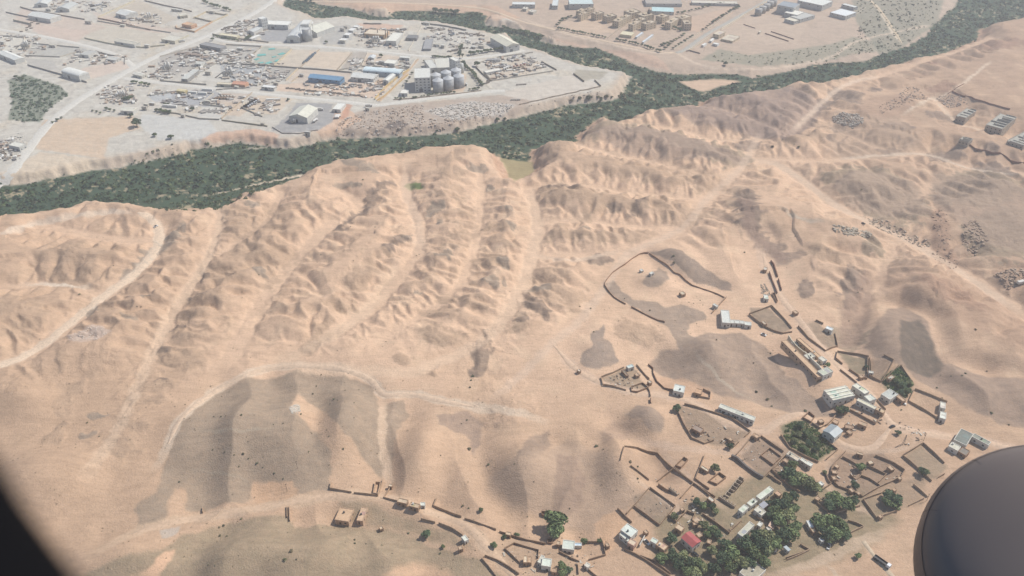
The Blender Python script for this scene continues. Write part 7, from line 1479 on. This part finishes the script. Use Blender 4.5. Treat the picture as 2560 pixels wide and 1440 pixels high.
clutter('household litter and stones lying about the village yards', ["1690,1020 1870,1085 1830,1115 1730,1090", "1850,1140 1890,1090 2000,1140 1950,1195", "1640,1190 1750,1240 1800,1300 1640,1290", "2085,1140 2260,1180 2160,1240 2080,1210", "1510,945 1590,915 1620,970 1540,975", "2240,1050 2330,1090 2260,1120", "2120,1000 2220,1060 2100,1090", "1660,1310 1850,1290 1840,1340 1690,1390", "1250,1380 1500,1370 1480,1430 1330,1440"], 160, 320, ((150, 130, 110), (196, 184, 166), (112, 98, 86), (206, 200, 188)), .15, .6, .7)
# ================================================================== THE AIRCRAFT THE PICTURE IS TAKEN FROM
def cam_pt(u, v, d):
    """a point d metres ahead of the lens"""
    a, b, c = ray(u, v); return Vector((a * d, b * d, CAM_H + c * d))
def lathe(profile, n=72):
    V, Fc = [], []
    for (x, r) in profile:
        for i in range(n):
            t = 2 * math.pi * i / n; V.append((x, r * math.cos(t), r * math.sin(t)))
    for k in range(len(profile) - 1):
        for i in range(n):
            a, b = k * n + i, k * n + (i + 1) % n; Fc.append((a, b, b + n, a + n))
    return V, Fc
def engine():
    c = cam_pt(2643, 1395, 5.2)
    o = thing('aircraft_engine', 'dark glossy aircraft engine nacelle hanging below the window', 'engine', c)
    Rm = 0.9216
    N = NT('cowl_paint'); N.b.inputs['Base Color'].default_value = (0.20, 0.165, 0.148, 1); N.b.inputs['Metallic'].default_value = 0.15; N.b.inputs['Specular IOR Level'].default_value = 0.22
    N.l(N.ramp(N.noise(2.0, 3, .5, N.n('ShaderNodeTexCoord').outputs['Object']).outputs[0], [(.3, g3(.42)), (.7, g3(.6))]).outputs[0], N.b.inputs['Roughness'])
    D = NT('duct_paint'); D.b.inputs['Base Color'].default_value = (0.085, 0.08, 0.082, 1); D.b.inputs['Roughness'].default_value = 0.45
    prof = [(2.6, .70), (2.2, .84), (1.7, .95), (1.2, 1.0), (.75, 1.0)]
    V, Fc = lathe([(x * Rm * 1.35, r * Rm) for x, r in prof]); obj('cowl_door', mesh('cowl_door', V, Fc, N.m, True), o)
    V, Fc = lathe([(.742 * Rm * 1.35, .995 * Rm), (.742 * Rm * 1.35, .985 * Rm), (.72 * Rm * 1.35, .985 * Rm), (.72 * Rm * 1.35, .996 * Rm)]); obj('seam', mesh('seam', V, Fc, D.m), o)
    lip = [(.715, .998), (.5, .99), (.3, .965), (.16, .925), (.06, .865), (.0, .79), (-.035, .70), (-.056, .60), (-.07, .50), (-.08, .40), (-.088, .22), (-.09, .001)]
    V, Fc = lathe([(x * Rm * 1.35, r * Rm) for x, r in lip]); obj('nose_cowl', mesh('nose_cowl', V, Fc, N.m, True), o)
    st = MB()
    for k in range(40):
        t = 2 * math.pi * k / 40; y, z = math.cos(t), math.sin(t); st.bar((.70 * Rm * 1.35, y * .996 * Rm, z * .996 * Rm), (.70 * Rm * 1.35, y * 1.0005 * Rm, z * 1.0005 * Rm), .012)
    st.part('fastener', D.m, o)
    for xx, rad in ((.3, .9665), (.06, .8665)):
        V, Fc = lathe([((xx - .003) * Rm * 1.35, (rad + .001) * Rm), ((xx + .003) * Rm * 1.35, (rad + .0025) * Rm)]); obj('panel_joint', mesh('panel_joint', V, Fc, D.m), o)
    for k in range(10):
        t = 2 * math.pi * k / 10 + .3; sm = MB(); q = [(x * Rm * 1.35, r * 1.0001 * Rm * math.cos(t), r * 1.0001 * Rm * math.sin(t)) for x, r in lip[:6]]
        for a_, b_ in zip(q[:-1], q[1:]): sm.bar(a_, b_, .0016)
        sm.part('panel_joint', D.m, o)
    b = Vector((math.cos(ENG_TILT) * math.sin(ENG_YAW), math.sin(ENG_TILT), math.cos(ENG_TILT) * math.cos(ENG_YAW)))   # rearward, as right / up / ahead
    bw = Vector((1, 0, 0)) * b.x + Vector((0, SP, CP)) * b.y + Vector((0, CP, -SP)) * b.z
    o.rotation_euler = bw.to_track_quat('X', 'Z').to_euler()
    return o
ENG_TILT, ENG_YAW = -0.524, 0.611
engine()
def cabin_window():
    """moulded rim of the cabin window, a rounded oblong tube standing a hand's breadth in front of the phone"""
    d = 0.11; c = cam_pt(1280, 720, d)
    right = Vector((1, 0, 0)); up = Vector((0, SP, CP)); fw = Vector((0, CP, -SP))
    o = thing('cabin_window', 'black out-of-focus cabin window rim at the edge of the view', 'window', c)
    # its lower corner bends through the pixels (0,1165), (100,1316) and (200,1440)
    W, Hh, rc, tube, OFF = 0.26, 0.36, 0.124, 0.014, 0.0032
    x0, y0 = -0.0883 - OFF * .8, -0.0837 - OFF * .6; ccx, ccy = x0 + W / 2, y0 + Hh / 2; pts = []
    for (cx, cy, a0) in ((W / 2 - rc, Hh / 2 - rc, 0), (-W / 2 + rc, Hh / 2 - rc, 90), (-W / 2 + rc, -Hh / 2 + rc, 180), (W / 2 - rc, -Hh / 2 + rc, 270)):
        for k in range(17): a = R(a0 + 90 * k / 16); pts.append((ccx + cx + rc * math.cos(a), ccy + cy + rc * math.sin(a)))
    V, Fc = [], []; n, m = len(pts), 14
    for i, (a, b) in enumerate(pts):
        q0, q1 = pts[i - 1], pts[(i + 1) % n]; tx, ty = q1[0] - q0[0], q1[1] - q0[1]; l = math.hypot(tx, ty) or 1; nx, ny = ty / l, -tx / l
        for k in range(m):
            t = 2 * math.pi * k / m; rr = tube * math.cos(t) + tube; dd = 0.016 * math.sin(t)
            V.append(tuple(right * (a + nx * rr) + up * (b + ny * rr) + fw * dd))
    for i in range(n):
        for k in range(m):
            a = i * m + k; b = ((i + 1) % n) * m + k; a2 = i * m + (k + 1) % m; b2 = ((i + 1) % n) * m + (k + 1) % m; Fc.append((a, b, b2, a2))
    N = NT('black_rim'); N.b.inputs['Base Color'].default_value = (0.003, 0.003, 0.004, 1); N.b.inputs['Roughness'].default_value = 0.9; N.b.inputs['Specular IOR Level'].default_value = 0.1
    obj('rim', mesh('rim', V, Fc, N.m, True), o)
    return o
cabin_window()
# ================================================================== HAZE
def build_haze():
    bm = bmesh.new(); bmesh.ops.create_cube(bm, size=1.0)
    me = bpy.data.meshes.new('haze'); bm.to_mesh(me); bm.free()
    o = link(bpy.data.objects.new('haze', me))
    top, bot = CAM_H + 12.0, -6.0
    o.scale = (70000, 70000, top - bot); o.location = (0, 14000, (top + bot) / 2)
    o['kind'] = 'stuff'; o['label'] = 'thin dusty haze in the air over the whole valley'
    m = bpy.data.materials.new('hazy_air'); m.use_nodes = True; t = m.node_tree; t.nodes.clear()
    out = t.nodes.new('ShaderNodeOutputMaterial'); v = t.nodes.new('ShaderNodeVolumePrincipled')
    v.inputs['Color'].default_value = (0.93, 0.955, 1.0, 1); v.inputs['Density'].default_value = HAZE_DENSITY; v.inputs['Anisotropy'].default_value = 0.2
    t.links.new(v.outputs[0], out.inputs['Volume']); me.materials.append(m)
HAZE_DENSITY = 0.00018
build_haze()
# ================================================================== walls and trees that share a look are told apart by the house they stand beside
def tell_apart():
    tops = [o for o in S.objects if o.parent is None and o.get('category')]
    count = {}
    for o in tops: count[o['label']] = count.get(o['label'], 0) + 1
    homes = [o for o in tops if o['category'] == 'house' and count[o['label']] == 1 and len(o['label'].split()) <= 11 and o.location.y < 720]
    hx = np.array([(o.location.x, o.location.y) for o in homes])
    groups = set(g for _, g in WL.values() if g) | {'grove trees', 'white row grove trees', 'triangle trees', 'lane fork trees', 'red roof trees', 'orchard trees', 'walled crown trees', 'garden crown trees', 'orchard head trees'}
    for o in tops:
        if o.get('group') not in groups: continue
        if o['category'] == 'wall':
            V = np.array([v.co[:2] for v in o.data.vertices]) + np.array(o.location[:2])
        else: V = np.array([o.location[:2]])
        d = np.sqrt(((V[:, None] - hx[None]) ** 2).sum(-1)).min(0); k = int(d.argmin())
        if d[k] > 20: continue
        w = homes[k]['label']; kind = 'mud wall' if o['category'] == 'wall' else ('green tree' if o.scale[0] > 4.2 else 'small tree')
        o['label'] = '%s beside the %s' % (kind, w); o['group'] = '%ss beside the %s' % (kind, w)
    works = [o for o in tops if o['category'] in ('warehouse', 'house', 'factory', 'tower', 'silo', 'spire', 'building') and count[o['label']] == 1 and len(o['label'].split()) <= 10 and o.location.y > 720]
    wx = np.array([(o.location.x, o.location.y) for o in works])
    for o in tops:
        if o.get('group') not in ('small sheds of the works yards', 'apartment blocks of the housing group'): continue
        d = np.sqrt(((np.array(o.location[:2])[None] - wx) ** 2).sum(-1)); k = int(d.argmin())
        if d[k] > 60: continue
        kind = 'small pale shed' if o['category'] == 'shed' else 'sand coloured apartment block'
        w = works[k]['label']; o['label'] = '%s near the %s' % (kind, w); o['group'] = '%ss near the %s' % (kind, w)
tell_apart()
